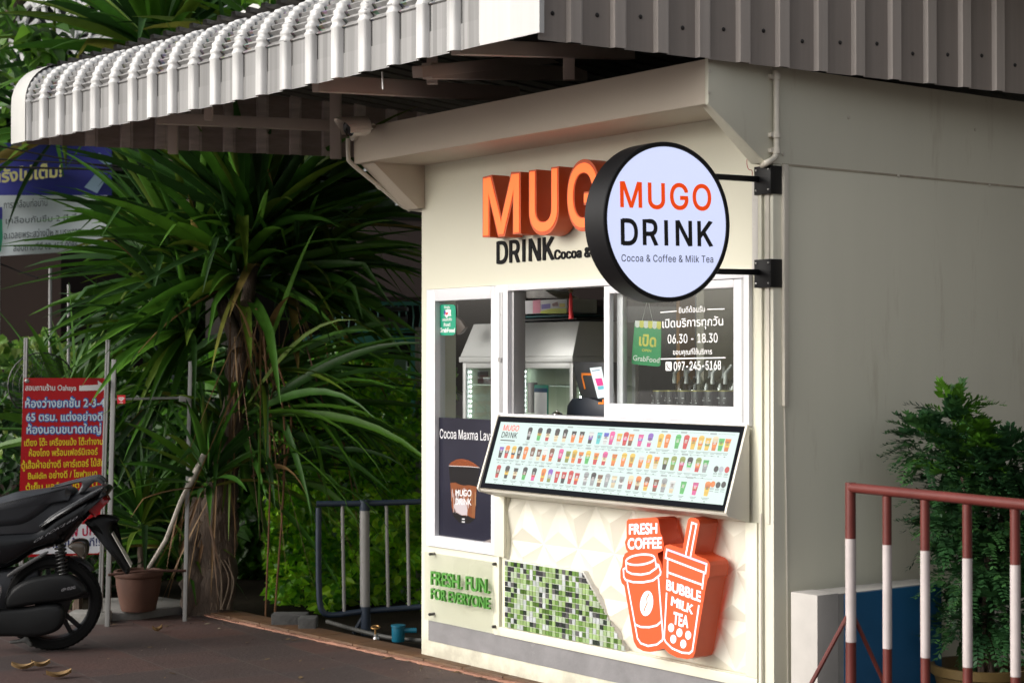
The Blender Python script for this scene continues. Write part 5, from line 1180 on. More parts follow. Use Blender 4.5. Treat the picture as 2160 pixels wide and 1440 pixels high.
def rosette(g, rnd, c, axis, n, lmin, lmax, width, spread, droop, cols, core=0.12, kinkp=0.12, bias=None):
    axis = Vector(axis).normalized(); a = axis.cross(V(0.3, 1, 0.2)).normalized(); b_ = axis.cross(a)
    for i in range(n):
        t = (i + rnd.random()) / n                    # 0: youngest, upright; 1: oldest, hanging
        th = math.radians(spread[0] + (spread[1] - spread[0]) * t ** 0.8 + rnd.gauss(0, 7)); ph = i * 2.39996 + rnd.gauss(0, 0.25)
        dv = axis * math.cos(th) + (a * math.cos(ph) + b_ * math.sin(ph)) * math.sin(th)
        if bias is not None: dv = (dv + bias).normalized()
        L_ = lmin + (lmax - lmin) * rnd.random(); 
        if t < 0.1: L_ *= 0.75
        col = rnd.choice(cols); k = 0.7 + 0.6 * rnd.random(); col = tuple(c_ * k for c_ in col)
        if t > 0.8 and rnd.random() < 0.12: col = rnd.choice(((0.2, 0.15, 0.04), (0.14, 0.085, 0.035), (0.16, 0.17, 0.03)))
        kk = (rnd.randint(3, 6), 0.5 + rnd.random()) if rnd.random() < kinkp else None
        strap_leaf(g, rnd, c + axis * core * (1 - t) + dv * 0.03, dv, L_, width * (0.75 + 0.5 * rnd.random()), droop * (0.6 + 0.9 * rnd.random()), col, kink=kk, twist=rnd.gauss(0, 0.75))
PCOL = [(0.032, 0.1, 0.011), (0.023, 0.072, 0.011), (0.045, 0.13, 0.013), (0.019, 0.055, 0.012), (0.062, 0.16, 0.014), (0.08, 0.135, 0.014)]
BARK = mat('palm_bark', (0.085, 0.06, 0.043), 0.85, var=0.45, vscale=5, stretch=(7, 7, 1.2), bump=0.9, bscale=14)
def trunk_mesh(g, pts, rs, n=14, rough=0.12, rnd=random.Random(1)):
    P_ = curve(pts, 6); m_ = len(P_)
    R_ = [np.interp(i / (m_ - 1) * (len(rs) - 1), range(len(rs)), rs) for i in range(m_)]
    g.tube(P_, R_, n)
    k = m_ * n
    for i in range(len(g.v) - k, len(g.v)):
        ring = (i - (len(g.v) - k)) // n; c = P_[ring]; v = Vector(g.v[i]); g.v[i] = tuple(c + (v - c) * (1 + rnd.gauss(0, rough)))
rnd = random.Random(21)
# --- the big strap-leaved palm-like tree
tb = AT(460, 1290, 10.45); tb.z = -0.03
palm = thing('dracaena_tree', tb, 'big many-headed strap leaved tree with a thick grey trunk left of the kiosk', 'tree')
g = G()
trunk_mesh(g, [tb - RT * 0.06, AT(455, 1180, 10.45), AT(462, 1080, 10.45), AT(475, 980, 10.4), AT(492, 860, 10.35), AT(498, 740, 10.5), AT(500, 600, 10.65)], [0.14, 0.12, 0.1, 0.08, 0.065, 0.05, 0.04])
trunk_mesh(g, [tb - RT * 0.13, AT(412, 1230, 10.4), AT(412, 1150, 10.45), AT(425, 1050, 10.5)], [0.1, 0.08, 0.065, 0.05])
trunk_mesh(g, [AT(490, 880, 10.35), AT(505, 780, 10.3), AT(520, 640, 10.6), AT(535, 470, 10.7)], [0.05, 0.045, 0.04, 0.035])
trunk_mesh(g, [AT(480, 960, 10.4), AT(455, 1000, 10.3), AT(440, 1040, 10.2)], [0.03, 0.028, 0.025])
trunk_mesh(g, [AT(520, 640, 10.3), AT(560, 400, 10.8), AT(600, 200, 11.2), AT(590, 60, 11.4)], [0.04, 0.04, 0.04, 0.035])
trunk_mesh(g, [AT(505, 740, 10.3), AT(420, 500, 11.0), AT(330, 200, 11.6), AT(310, 90, 11.7)], [0.04, 0.04, 0.04, 0.035])
g.build('trunk', BARK, palm, smooth=True, angle=80)
g = G()
for i in range(12):     # pale aerial roots clinging to the bark
    x_ = 425 + i * 5.6 + rnd.gauss(0, 2); dd = 10.45 - 0.105 * math.sqrt(max(0.05, 1 - ((x_ - 467) / 45) ** 2)) - 0.01
    g.tube(curve([AT(x_ + rnd.gauss(0, 5), 1285, dd - 0.02), AT(x_ + rnd.gauss(0, 6), 1220, dd), AT(455 + (x_ - 467) * 0.8 + rnd.gauss(0, 6), 1150, dd + 0.015), AT(458 + (x_ - 467) * 0.7 + rnd.gauss(0, 4), 1070, dd + 0.02)], 5), 0.0045, 5)
g.build('clinging_roots', mat('pale_root', (0.15, 0.11, 0.075), 0.8, var=0.3, vscale=10), palm, smooth=True)
heads = [  # px, py, D, axis(right, up, toward), n, lmin, lmax, width, spread, droop
 (535, 500, 10.2, (0.02, 1, -0.05), 130, 0.95, 1.45, 0.062, (4, 96), 0.35),
 (505, 600, 10.15, (-0.1, 1, 0.2), 90, 0.85, 1.3, 0.06, (30, 112), 0.5),
 (420, 590, 10.3, (-0.75, 0.6, 0.1), 60, 0.85, 1.2, 0.06, (12, 85), 0.5),
 (600, 590, 10.3, (0.75, 0.35, 0.3), 52, 0.75, 1.1, 0.055, (12, 90), 0.7),
 (540, 780, 10.4, (0.85, -0.05, 0.3), 34, 0.75, 1.15, 0.045, (12, 65), 0.7),
 (410, 700, 10.5, (-0.5, 0.05, 0.35), 45, 0.6, 0.9, 0.05, (12, 75), 0.8),
 (620, 130, 11.4, (0.15, 1, 0.1), 75, 0.9, 1.35, 0.07, (4, 90), 0.5),
 (340, 130, 11.7, (-0.1, 1, 0.1), 90, 0.95, 1.5, 0.075, (4, 95), 0.5),
 (120, 290, 12.0, (-0.5, 0.8, 0.0), 30, 0.6, 0.9, 0.06, (10, 100), 0.7),
 (440, 1030, 10.15, (-0.05, 1, 0.15), 34, 0.4, 0.72, 0.045, (5, 85), 0.6),
 (370, 820, 10.9, (-0.2, 0.6, 0.1), 45, 0.6, 1.0, 0.05, (10, 110), 0.8),
 (505, 880, 10.25, (0.92, 0.22, 0.15), 24, 0.9, 1.4, 0.042, (4, 42), 1.0),
 (520, 1010, 10.4, (0.85, 0.3, 0.2), 18, 0.7, 1.1, 0.04, (4, 45), 1.1),
 (470, 900, 10.6, (0.5, 0.1, 0.3), 40, 0.5, 0.9, 0.045, (30, 110), 0.9)]
g = G()
for (px, py, D_, ax_, n, l0, l1, wd, sp, dr) in heads:
    axv = RT * ax_[0] + UP0 * ax_[1] - d0 * ax_[2]
    rosette(g, rnd, AT(px, py, D_ + (0.5 if 300 < py < 650 else 0.0)), axv, int(n * 1.3), l0, l1, wd * 1.02, sp, dr, PCOL, kinkp=0.16)
g.build('crown', PALM, palm, color=True, smooth=True, angle=60)
g = G(); DCOL = [(0.16, 0.085, 0.035), (0.1, 0.055, 0.028), (0.2, 0.12, 0.05)]
for i in range(34):    # dead hanging leaves and shreds
    px = rnd.gauss(540, 45); py = 640 + rnd.random() * 120; b0 = AT(px, py, 10.1 + rnd.random() * 0.35)
    strap_leaf(g, rnd, b0, RT * rnd.gauss(0.1, 0.25) - UP0 - d0 * rnd.gauss(0, 0.2), 0.5 + rnd.random() * 1.0, 0.007 + 0.012 * rnd.random(), 0.3, rnd.choice(DCOL), seg=7, twist=rnd.random() * 3)
for i in range(12):
    px = rnd.gauss(430, 25); py = 1000 + rnd.random() * 120; b0 = AT(px, py, 10.2 + rnd.random() * 0.2)
    strap_leaf(g, rnd, b0, RT * rnd.gauss(-0.2, 0.3) - UP0, 0.3 + rnd.random() * 0.5, 0.02, 0.3, rnd.choice(DCOL), seg=6, twist=rnd.random() * 3)
g.build('dead_leaves', mat('dead_leaf', (0.15, 0.09, 0.04), 0.7, attr=True, var=0.25, vscale=12, trans=0.15), palm, color=True, smooth=True)
g = G()
for (x0_, y0_, x1_, y1_, x2_, y2_) in ((548, 660, 600, 900, 580, 1290), (555, 680, 570, 960, 560, 1300), (540, 650, 612, 860, 596, 1010)):
    g.tube(curve([AT(x0_, y0_, 10.2), AT(x1_, y1_, 10.15), AT(x2_, y2_, 10.3)], 10), 0.006, 6)
g.build('aerial_root', mat('root_brown', (0.16, 0.075, 0.03), 0.7, var=0.2), palm, smooth=True)
# --- upright plant behind the red sign
pb = AT(165, 930, 10.6); g0 = V(pb.x, pb.y, -0.03)
sp_ = thing('strap_plant', g0, 'upright green strap leaved plant growing up behind the red sign', 'plant')
g = G(); trunk_mesh(g, [g0, (g0 + pb) / 2, pb], [0.03, 0.028, 0.025]); g.build('stem', BARK, sp_, smooth=True)
g = G(); rosette(g, rnd, pb, UP0 - RT * 0.15, 40, 0.55, 0.95, 0.06, (8, 75), 0.5, [(0.045, 0.12, 0.014), (0.03, 0.085, 0.012), (0.06, 0.14, 0.02)]); g.build('foliage', PALM, sp_, color=True, smooth=True)
pb = AT(300, 1130, 10.7); g0 = V(pb.x, pb.y, -0.03)
sp_ = thing('strap_plant', g0, 'low dark strap leaved plant behind the terracotta pot', 'plant')
g = G(); trunk_mesh(g, [g0, (g0 + pb) / 2, pb], [0.03, 0.028, 0.025]); g.build('stem', BARK, sp_, smooth=True)
g = G(); rosette(g, rnd, pb, UP0, 70, 0.4, 0.75, 0.045, (10, 110), 0.9, PCOL); rosette(g, rnd, pb + RT * 0.2 - UP0 * 0.1, UP0 + RT * 0.2, 50, 0.35, 0.65, 0.04, (10, 110), 0.9, PCOL); g.build('foliage', PALM, sp_, color=True, smooth=True)
# --- leafy masses
def leaf_cloud(g, rnd, pts, size, cols, up=0.5, face=None, heart=True):
    for p in pts:
        n_ = V(rnd.gauss(0, 1), rnd.gauss(0, 1), rnd.gauss(0, 1)).normalized() + UP0 * up + (face * 0.7 if face else V(0, 0, 0)); n_.normalize()
        t = n_.cross(V(rnd.gauss(0, 1), rnd.gauss(0, 1), rnd.gauss(0, 1) - 0.8)).normalized(); b_ = n_.cross(t)
        if t.z > 0.2: t = -t
        s_ = size * (0.55 + 0.8 * rnd.random()); k = 0.6 + 0.8 * rnd.random(); c = rnd.choice(cols); g.col = tuple(min(1, x * k) for x in c)
        f_ = n_ * s_ * 0.18
        g.add([p - t * s_ * 0.45, p - t * s_ * 0.25 + b_ * s_ * 0.42 + f_, p + t * s_ * 0.15 + b_ * s_ * 0.36 + f_, p + t * s_ * 0.75 - n_ * s_ * 0.12, p + t * s_ * 0.15 - b_ * s_ * 0.36 + f_, p - t * s_ * 0.25 - b_ * s_ * 0.42 + f_],
              [(0, 1, 2, 3), (0, 3, 4, 5)])
VINE = leafmat('vine_leaf', 0.38, 0.5, 0.15)
def hedge_pts(n, px0, px1, ytop, ybot, D0, D1, depth, rnd):
    out = []
    for _ in range(n):
        px = px0 + (px1 - px0) * rnd.random(); yt = ytop(px); py = yt + (ybot - yt) * rnd.random() ** 0.9
        D_ = D0 + (D1 - D0) * (px - px0) / (px1 - px0) + depth * abs(rnd.gauss(0, 1))
        # lumpy front
        D_ += 0.25 * math.sin(px * 0.021) * math.cos(py * 0.017) + 0.12 * math.sin(px * 0.06 + py * 0.05)
        p = AT(px, py, D_)
        if p.z > -0.1: out.append(p)
    return out
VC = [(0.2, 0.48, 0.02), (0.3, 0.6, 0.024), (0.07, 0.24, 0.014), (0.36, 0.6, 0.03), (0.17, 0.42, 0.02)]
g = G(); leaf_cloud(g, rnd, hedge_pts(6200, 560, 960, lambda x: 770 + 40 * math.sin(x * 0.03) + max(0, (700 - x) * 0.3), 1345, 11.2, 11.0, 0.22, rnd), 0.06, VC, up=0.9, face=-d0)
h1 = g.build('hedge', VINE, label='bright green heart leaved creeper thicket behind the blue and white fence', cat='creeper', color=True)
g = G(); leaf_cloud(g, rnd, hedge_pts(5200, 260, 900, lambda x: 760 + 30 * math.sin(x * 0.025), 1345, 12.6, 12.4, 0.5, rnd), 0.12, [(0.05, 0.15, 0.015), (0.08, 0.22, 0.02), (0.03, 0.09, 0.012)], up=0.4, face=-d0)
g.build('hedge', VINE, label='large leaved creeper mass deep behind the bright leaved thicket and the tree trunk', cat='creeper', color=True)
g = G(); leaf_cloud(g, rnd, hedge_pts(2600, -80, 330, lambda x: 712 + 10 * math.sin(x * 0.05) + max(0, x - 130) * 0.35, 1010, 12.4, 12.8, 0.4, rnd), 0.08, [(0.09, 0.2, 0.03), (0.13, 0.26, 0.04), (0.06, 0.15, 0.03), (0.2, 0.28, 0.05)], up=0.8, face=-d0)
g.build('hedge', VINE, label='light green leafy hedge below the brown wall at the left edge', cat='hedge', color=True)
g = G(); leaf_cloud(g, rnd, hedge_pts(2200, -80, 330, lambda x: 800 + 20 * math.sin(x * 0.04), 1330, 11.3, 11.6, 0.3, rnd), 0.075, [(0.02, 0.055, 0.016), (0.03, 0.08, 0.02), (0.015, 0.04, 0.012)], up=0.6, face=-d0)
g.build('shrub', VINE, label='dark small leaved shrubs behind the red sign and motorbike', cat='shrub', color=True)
# branches of a broad-leaved tree over the top left
bt = thing('leafy_tree', AT(60, 60, 12.8) - UP0 * 4, 'broad leaved tree with hanging leaves at the top left corner', 'tree')
tp = AT(-60, 800, 13.2)
g = G(); trunk_mesh(g, [V(tp.x, tp.y, -0.05), AT(-60, 500, 13.2), AT(-20, 150, 13.0), AT(60, -40, 12.8)], [0.09, 0.08, 0.06, 0.03]); g.build('trunk', BARK, bt, smooth=True)
g = G(); pts = []
for _ in range(150):
    px = rnd.gauss(-5, 26); py = rnd.gauss(90, 130)
    if py < 330: pts.append(AT(px, py, 11.9 + 1.4 * rnd.random()))
for _ in range(60): pts.append(AT(rnd.gauss(90, 25), 60 + rnd.random() * 80, 11.2 + rnd.random() * 0.3))
leaf_cloud(g, rnd, pts, 0.11, [(0.06, 0.16, 0.02), (0.09, 0.2, 0.02), (0.03, 0.07, 0.015)], up=0.2); g.build('crown', VINE, bt, color=True)
bt = thing('leafy_tree', AT(620, -60, 10.6) - UP0 * 3, 'light green leaves hanging above the roof at the top centre left', 'tree')
g = G(); trunk_mesh(g, [AT(520, -160, 10.7), AT(620, -60, 10.6), AT(700, -80, 10.5)], [0.02, 0.015, 0.01], n=8); g.build('branch', BARK, bt, smooth=True)
g = G(); leaf_cloud(g, rnd, [AT(rnd.uniform(515, 700), rnd.uniform(-70, 22), 10.5 + rnd.random() * 0.4) for _ in range(70)], 0.1, [(0.1, 0.24, 0.02), (0.14, 0.3, 0.03)], up=0.1); g.build('crown', VINE, bt, color=True)
# far trees behind everything so that no bare sky shows
for k, (px, D_, lab) in enumerate(((-150, 22, 'leftmost of the dark trees far behind the roof'), (250, 23, 'dark tree far behind the banner and roof'), (560, 24, 'dark tree far behind the palm crown'))):
    c = AT(px, 300, D_); ft = thing('background_tree', V(c.x, c.y, -0.06), lab, 'tree', 'dark trees in the far background')
    g = G(); trunk_mesh(g, [V(c.x, c.y, -0.06), V(c.x, c.y, 2), V(c.x + 0.1, c.y, 4)], [0.2, 0.17, 0.12]); g.build('trunk', BARK, ft, smooth=True)
    pts = []
    for _ in range(3600):
        v = V(rnd.gauss(0, 1), rnd.gauss(0, 1), rnd.gauss(0, 1)).normalized() * (rnd.random() ** 0.4); pts.append(V(c.x + v.x * 2.1, c.y + v.y * 1.6, 3.4 + v.z * 3.0))
    g = G(); leaf_cloud(g, rnd, pts, 0.3, [(0.02, 0.05, 0.012), (0.03, 0.07, 0.015), (0.05, 0.1, 0.02)], up=0.4); g.build('crown', VINE, ft, color=True)

# ================================================================== FENCE, PUMP AND GARDEN THINGS LEFT OF THE KIOSK
DFN = 10.0
fence = thing('railing', AT(765, 1330, DFN), 'rusty blue and white pipe railing between the palm and the kiosk wall', 'railing')
FBL = mat('rail_blue', (0.014, 0.024, 0.042), 0.5, var=0.2, dirt=(0.05, 0.03, 0.02, 0.62, 0.7), dscale=20)
FWH = mat('rail_white', (0.23, 0.225, 0.215), 0.55, var=0.15, dirt=(0.07, 0.035, 0.02, 0.6, 0.9), dscale=22)
def FP(px, py): return AT(px, py, DFN + (px - 765) * 0.0006)
g = G(); g.tube([FP(668, 1062), FP(770, 1061), FP(905, 1057)], 0.017, 10); g.build('top_rail', FBL, fence, smooth=True)
g = G(); g.tube(curve([FP(672, 1070), FP(672, 1180), FP(674, 1262), FP(682, 1290), FP(706, 1296), FP(770, 1288), FP(905, 1278)], 6), 0.017, 10); g.build('bottom_rail', FBL, fence, smooth=True)
g = G(); g.tube([FP(769, 1075), FP(770, 1278)], 0.028, 14); g.build('post', FWH, fence, smooth=True)
g = G(); p = FP(772, 1350); g.tube([V(p.x, p.y, -0.06), FP(771, 1278)], 0.029, 14); g.build('post_foot', FBL, fence, smooth=True)
g = G(); g.tube([FP(769, 1054), FP(769, 1076)], 0.029, 14); g.build('post_cap', FBL, fence, smooth=True)
g = G(); g.tube([V(p.x, p.y, -0.05) - RT * 0.07, FP(768, 1295)], 0.012, 8); g.build('post_brace', FBL, fence, smooth=True)
for (px, y0_, y1_) in ((722, 1066, 1289), (815, 1066, 1281), (859, 1064, 1278)):
    g = G(); g.tube([FP(px, y0_), FP(px + 4, y1_)], 0.0105, 10); g.build('baluster', FWH, fence, smooth=True)
pp = thing('water_pump', GR(838, 1352, 0.0), 'small blue water pump housing on the ground beside the kiosk wall', 'pump')
g = G(); c = AT(840, 1352, 9.55); g.lathe([(0, 0), (0.034, 0), (0.036, 0.004), (0.036, 0.078), (0.04, 0.08), (0.04, 0.09), (0.03, 0.092), (0, 0.092)], c, V(0, 0, 1), 24); g.build('housing', mat('pump_blue', (0.005, 0.1, 0.16), 0.4, var=0.15), pp, smooth=True)
g = G(); g.tube([c + V(0, 0, 0.06), c + V(0, 0, 0.06) + RT * 0.1], 0.014, 10); g.build('outlet', MATS['pump_blue'], pp, smooth=True)
vv = thing('tap_valve', AT(794, 1370, 9.6), 'brass valve with a round handwheel beside the blue water pump', 'valve')
g = G(); c = AT(793, 1360, 9.55); g.tube([V(c.x, c.y, -0.05), c + V(0, 0, 0.06)], 0.012, 10); g.lathe([(0.01, 0.0), (0.018, 0.005), (0.01, 0.02)], c + V(0, 0, 0.03), V(0, 0, 1), 12); g.build('stem', STEEL, vv, smooth=True)
g = G(); c2_ = AT(792, 1322, 9.55); g.tube([c2_ + (RT * math.cos(t) + d0 * math.sin(t) * 0.9 + UP0 * 0.25 * math.sin(t)) * 0.022 for t in [2 * math.pi * i / 16 for i in range(17)]], 0.005, 6); g.tube([c2_ - V(0, 0, 0.05), c2_], 0.006, 8); g.build('handwheel', mat('brass', (0.3, 0.17, 0.06), 0.4, metal=0.7), vv, smooth=True)
g = G(); g.tube(curve([AT(690, 1310, 10.2), AT(760, 1330, 9.9), AT(830, 1345, 9.7), AT(900, 1350, 9.5)], 6), 0.012, 8); g.build('garden_hose', mat('hose_grey', (0.06, 0.06, 0.055), 0.6), label='dark grey hose lying on the soil behind the kerb', cat='hose', smooth=True)
for k, (px, py, lab) in enumerate(((612, 1322, 'dark grey concrete block on the soil right of the palm trunk'), (650, 1330, 'smaller dark concrete block beside the longer block'))):
    g = G(); c = GR(px, py, 0.0); g.obox(c + V(0, 0, 0.03), RT * (0.1 if k == 0 else 0.05), d0 * 0.06, V(0, 0, 0.05)); g.build('concrete_block', mat('dark_concrete', (0.06, 0.06, 0.058), 0.85, var=0.3, vscale=10, bump=0.5), label=lab, cat='block', bevel=0.008)
# teal frame, planter and bin behind
TEAL = mat('teal_paint', (0.02, 0.12, 0.095), 0.45, var=0.15)
tf = thing('garden_rack', AT(800, 900, 11.9) - UP0 * 1.2, 'teal painted metal rack behind the creepers next to the kiosk', 'rack')
for a, b_, wd in (((640, 715), (905, 716), 0.05), ((690, 696), (905, 697), 0.03), ((872, 715), (872, 1000), 0.035), ((700, 640), (905, 640), 0.025)):
    g = G(); g.bar(AT(*a, 11.95), AT(*b_, 11.95), wd, wd); g.build('rack_bar', TEAL, tf)
g = G()
for i in range(13):
    px = 705 + i * 15; g.tube([AT(px, 640, 11.97), AT(px + 3, 668, 11.97), AT(px, 696, 11.97)], 0.006, 6)
g.build('rack_wires', TEAL, tf)
pl_ = thing('planter_box', AT(835, 790, 11.6) - UP0 * 0.2, 'pale green planter box on the rack left of the kiosk window wall', 'planter')
g = G(); g.obox(AT(826, 776, 11.6), RT * 0.1, d0 * 0.08, UP0 * 0.055); g.obox(AT(826, 759, 11.6), RT * 0.108, d0 * 0.085, UP0 * 0.008); g.build('box', mat('planter_green', (0.16, 0.27, 0.2), 0.5, var=0.08), pl_, bevel=0.004)
cb = thing('storage_crate', AT(825, 680, 11.5) - UP0 * 0.1, 'grey storage crate with black lid edge on the teal rack', 'crate')
g = G(); g.obox(AT(825, 680, 11.5), RT * 0.1, d0 * 0.09, UP0 * 0.035); g.build('crate_body', mat('crate_grey', (0.1, 0.1, 0.095), 0.5, var=0.1), cb, bevel=0.004)
g = G(); g.obox(AT(826, 652, 11.5), RT * 0.106, d0 * 0.095, UP0 * 0.012); g.bar(AT(857, 664, 11.39), AT(857, 692, 11.39), 0.01, 0.01); g.build('crate_lid', DARK, cb, bevel=0.003)
g = G(); p = AT(882, 690, 11.3); q = AT(884, 1050, 11.3); g.bar(V(q.x, q.y, -0.05), p, 0.03, 0.03); g.build('timber_post', mat('grey_timber', (0.25, 0.24, 0.22), 0.7, var=0.2), label='weathered pale timber post tight against the kiosk left wall', cat='post')
g = G(); c = AT(889, 1273, 8.93); g.obox(V(-0.016, 0.05, c.z), V(0.016, 0, 0), V(0, 0.03, 0), V(0, 0, 0.028)); g.build('junction_box', mat('box_white', (0.7, 0.7, 0.66), 0.4), label='small white junction box on the lower left wall corner', cat='junction box', bevel=0.004)

# ================================================================== INSIDE THE KIOSK
dc = thing('display_case', V(0.8, 0.62, 0.99), 'silver glass display case with strips of white lights inside the kiosk', 'display case')
YC, YB = 0.42, 0.85
def CX(px, y=YC): return F(px, 763, y).x
cx0, cx1 = CX(976), CX(1208)
zc0 = 0.99; zc1 = F(1000, 752, YC).z; zc2 = F(1000, 683, YC).z
SIL = mat('case_silver', (0.5, 0.5, 0.5), 0.4, metal=0.35, var=0.06)
g = G(); g.prism([V(cx0 - 0.01, YC - 0.01, zc1), V(cx1 + 0.01, YC - 0.01, zc1), V(cx1 - 0.01, YC + 0.05, zc2), V(cx0 + 0.03, YC + 0.05, zc2)], V(0, YB - YC, 0)); g.box(cx0 - 0.015, cx1 + 0.015, YC - 0.015, YB, zc1 - 0.03, zc1 - 0.001); g.build('case_top', SIL, dc, bevel=0.004)
g = G()
for x_ in (cx0, cx1 - 0.025): 
    for y_ in (YC, YB - 0.025): g.box(x_, x_ + 0.025, y_, y_ + 0.025, zc0, zc1 - 0.031)
g.box(cx0 + 0.0255, cx1 - 0.0255, YC, YC + 0.02, zc1 - 0.06, zc1 - 0.031); g.build('case_frame', SIL, dc, bevel=0.002)
g = G(); g.face([V(cx0 + 0.025, YC + 0.012, zc0), V(cx1 - 0.025, YC + 0.012, zc0), V(cx1 - 0.025, YC + 0.012, zc1 - 0.06), V(cx0 + 0.025, YC + 0.012, zc1 - 0.06)]); g.build('case_glass', GLASS, dc)
g = G(); g.box(cx0 + 0.026, cx1 - 0.026, YB - 0.02, YB - 0.012, zc0, zc1 - 0.032); g.box(cx0 + 0.005, cx0 + 0.012, YC + 0.026, YB - 0.026, zc0, zc1 - 0.032); g.box(cx0 + 0.026, cx1 - 0.026, YC + 0.03, YB - 0.021, zc0, zc0 + 0.01); g.build('case_catch_panel', mat('catch_panel_olive', (0.42, 0.46, 0.36), 0.5, var=0.1), dc)  # pale panels added inside the case to catch the strip light
g = G(); g.box(cx0 + 0.03, cx1 - 0.03, YC + 0.03, YB - 0.03, zc0 + 0.386, zc0 + 0.392); g.build('glass_shelf', mat('shelf_glass', (0.35, 0.42, 0.38), 0.15, spec=0.8), dc)
LED = mat('led_white', (0.9, 0.9, 0.9), 0.4, emit=(0.85, 1.0, 0.95), es=26.0)
for x_ in (cx0 + 0.032, cx1 - 0.036, (cx0 + cx1) / 2 + 0.06, cx0 + 0.05):
    g = G(); y_ = YC + 0.03 if x_ != (cx0 + cx1) / 2 + 0.06 and x_ != cx0 + 0.05 else YB - 0.05; k = 0
    while zc0 + 0.015 + k * 0.026 < zc1 - 0.07:
        g.obox(V(x_, y_, zc0 + 0.015 + k * 0.026), V(0.003, 0, 0), V(0, 0.002, 0), V(0, 0, 0.0045)); k += 1
    g.build('light_strip', LED, dc)
for k, (px, zz, lab) in enumerate(((1012, 0.394, 'clear lidded black tub on the shelf in the left half of the display case'), (1036, 0.394, 'second black tub next to the first on the glass shelf'), (1014, 0.431, 'black tub stacked on top of the others in the display case'))):
    x_ = CX(px, YC + 0.12); t_ = thing('food_tub', V(x_, YC + 0.12, zc0 + zz), lab, 'tub', 'tubs in the display case')
    g = G(); g.box(x_ - 0.03, x_ + 0.03, YC + 0.09, YC + 0.15, zc0 + zz, zc0 + zz + 0.026); g.build('tub', DARK, t_, bevel=0.003)
    g = G(); g.box(x_ - 0.032, x_ + 0.032, YC + 0.088, YC + 0.152, zc0 + zz + 0.0265, zc0 + zz + 0.033); g.build('lid', mat('clear_lid', (0.4, 0.42, 0.42), 0.2), t_, bevel=0.002)
# yellow canister and black printed tin right of the window post
for (px, wd, z0_, z1_, m_, nm, lab) in ((1096, 0.036, 0.10, 0.2, mat('canister_yellow', (0.7, 0.4, 0.02), 0.4), 'canister', 'yellow canister standing inside the display case'), (1110, 0.05, 0.11, 0.26, mat('tin_grey', (0.16, 0.16, 0.16), 0.4), 'tin', 'tall grey and black tin behind the yellow canister')):
    x_ = CX(px, 0.3); g = G(); g.lathe([(0, 0), (wd / 2, 0), (wd / 2, z1_ - z0_), (wd / 2 - 0.003, z1_ - z0_ + 0.002), (0, z1_ - z0_ + 0.002)], V(x_, 0.3 + (0.04 if nm == 'tin' else 0), 1.236 + z0_ - 0.1), V(0, 0, 1), 20); g.build(nm, m_, label=lab, cat=nm, smooth=True)
# payment card stand (no code), bell, card, terminal
q0, q1 = F(1127, 870, 0.2), F(1155, 812, 0.2)
qs = thing('payment_stand', V((q0.x + q1.x) / 2, 0.2, 1.236), 'upright white and green payment card stand on the counter in the open window', 'card stand')
g = G(); g.box(q0.x, q1.x, 0.2, 0.206, 1.236, q1.z); g.build('stand', mat('stand_teal', (0.03, 0.28, 0.2), 0.4), qs)
g = G(); g.box(q0.x + 0.003, q1.x - 0.004, 0.1985, 0.1995, 1.24, q1.z - 0.035); g.build('card', mat('card_white', (0.85, 0.86, 0.86), 0.4), qs)
g = G(); g.box(q0.x + 0.001, q1.x - 0.001, 0.1985, 0.1995, q1.z - 0.0345, q1.z - 0.015); g.build('band', mat('card_blue', (0.02, 0.07, 0.16), 0.4), qs)
cbx = F(1168, 868, 0.2); bell = thing('counter_bell', V(cbx.x, 0.22, 1.236), 'small chrome counter bell beside the payment card stand', 'bell')
CHR = mat('chrome', (0.7, 0.7, 0.7), 0.12, metal=1.0)
g = G(); g.lathe([(0, 0), (0.03, 0), (0.03, 0.006), (0.008, 0.007)], V(cbx.x, 0.22, 1.236), V(0, 0, 1), 24); g.build('base', DARK, bell, smooth=True)
g = G(); g.lathe([(0.028, 0.009)] + [(0.028 * math.cos(a), 0.009 + 0.02 * math.sin(a)) for a in [math.pi / 2 * k / 8 for k in range(9)]], V(cbx.x, 0.22, 1.236), V(0, 0, 1), 28); g.tube([V(cbx.x, 0.22, 1.26), V(cbx.x, 0.22, 1.272)], 0.003, 8); g.build('dome', CHR, bell, smooth=True)
x0_, x1_ = F(1208, 800, 0.35).x, F(1285, 800, 0.35).x
tm = thing('payment_terminal', V((x0_ + x1_) / 2, 0.4, 1.236), 'black point of sale terminal with orange edges inside the open window', 'terminal')
def TZ(px, py, y=0.35): return F(px, py, y)
g = G(); g.prism([TZ(1208, 762), TZ(1290, 764), TZ(1300, 875), TZ(1236, 880), TZ(1226, 840), TZ(1212, 790)], V(0, 0.05, 0)); g.build('screen_unit', mat('terminal_black', (0.03, 0.032, 0.036), 0.4, var=0.1), tm, bevel=0.004)
g = G(); g.prism([TZ(1194, 880, 0.3), TZ(1196, 855, 0.3), TZ(1206, 840, 0.3), TZ(1240, 838, 0.3), TZ(1275, 850, 0.3), TZ(1285, 880, 0.3)], V(0, 0.12, 0)); g.build('base_unit', mat('terminal_navy', (0.012, 0.016, 0.026), 0.4), tm, bevel=0.006)
ORP = mat('orange_plastic', (0.75, 0.2, 0.01), 0.4)
g = G(); g.ribbon([TZ(1234, 820, 0.348), TZ(1228, 795, 0.348), TZ(1228, 789, 0.348), TZ(1250, 789, 0.348)], 0.011, NF); g.ribbon([TZ(1262, 850, 0.296), TZ(1272, 850, 0.296), TZ(1272, 842, 0.296)], 0.01, NF); g.build('orange_edge', ORP, tm)
cdp = [F(1244, 776, 0.1), F(1262, 774, 0.1), F(1268, 773, 0.1), F(1282, 836, 0.1), F(1261, 840, 0.1)]
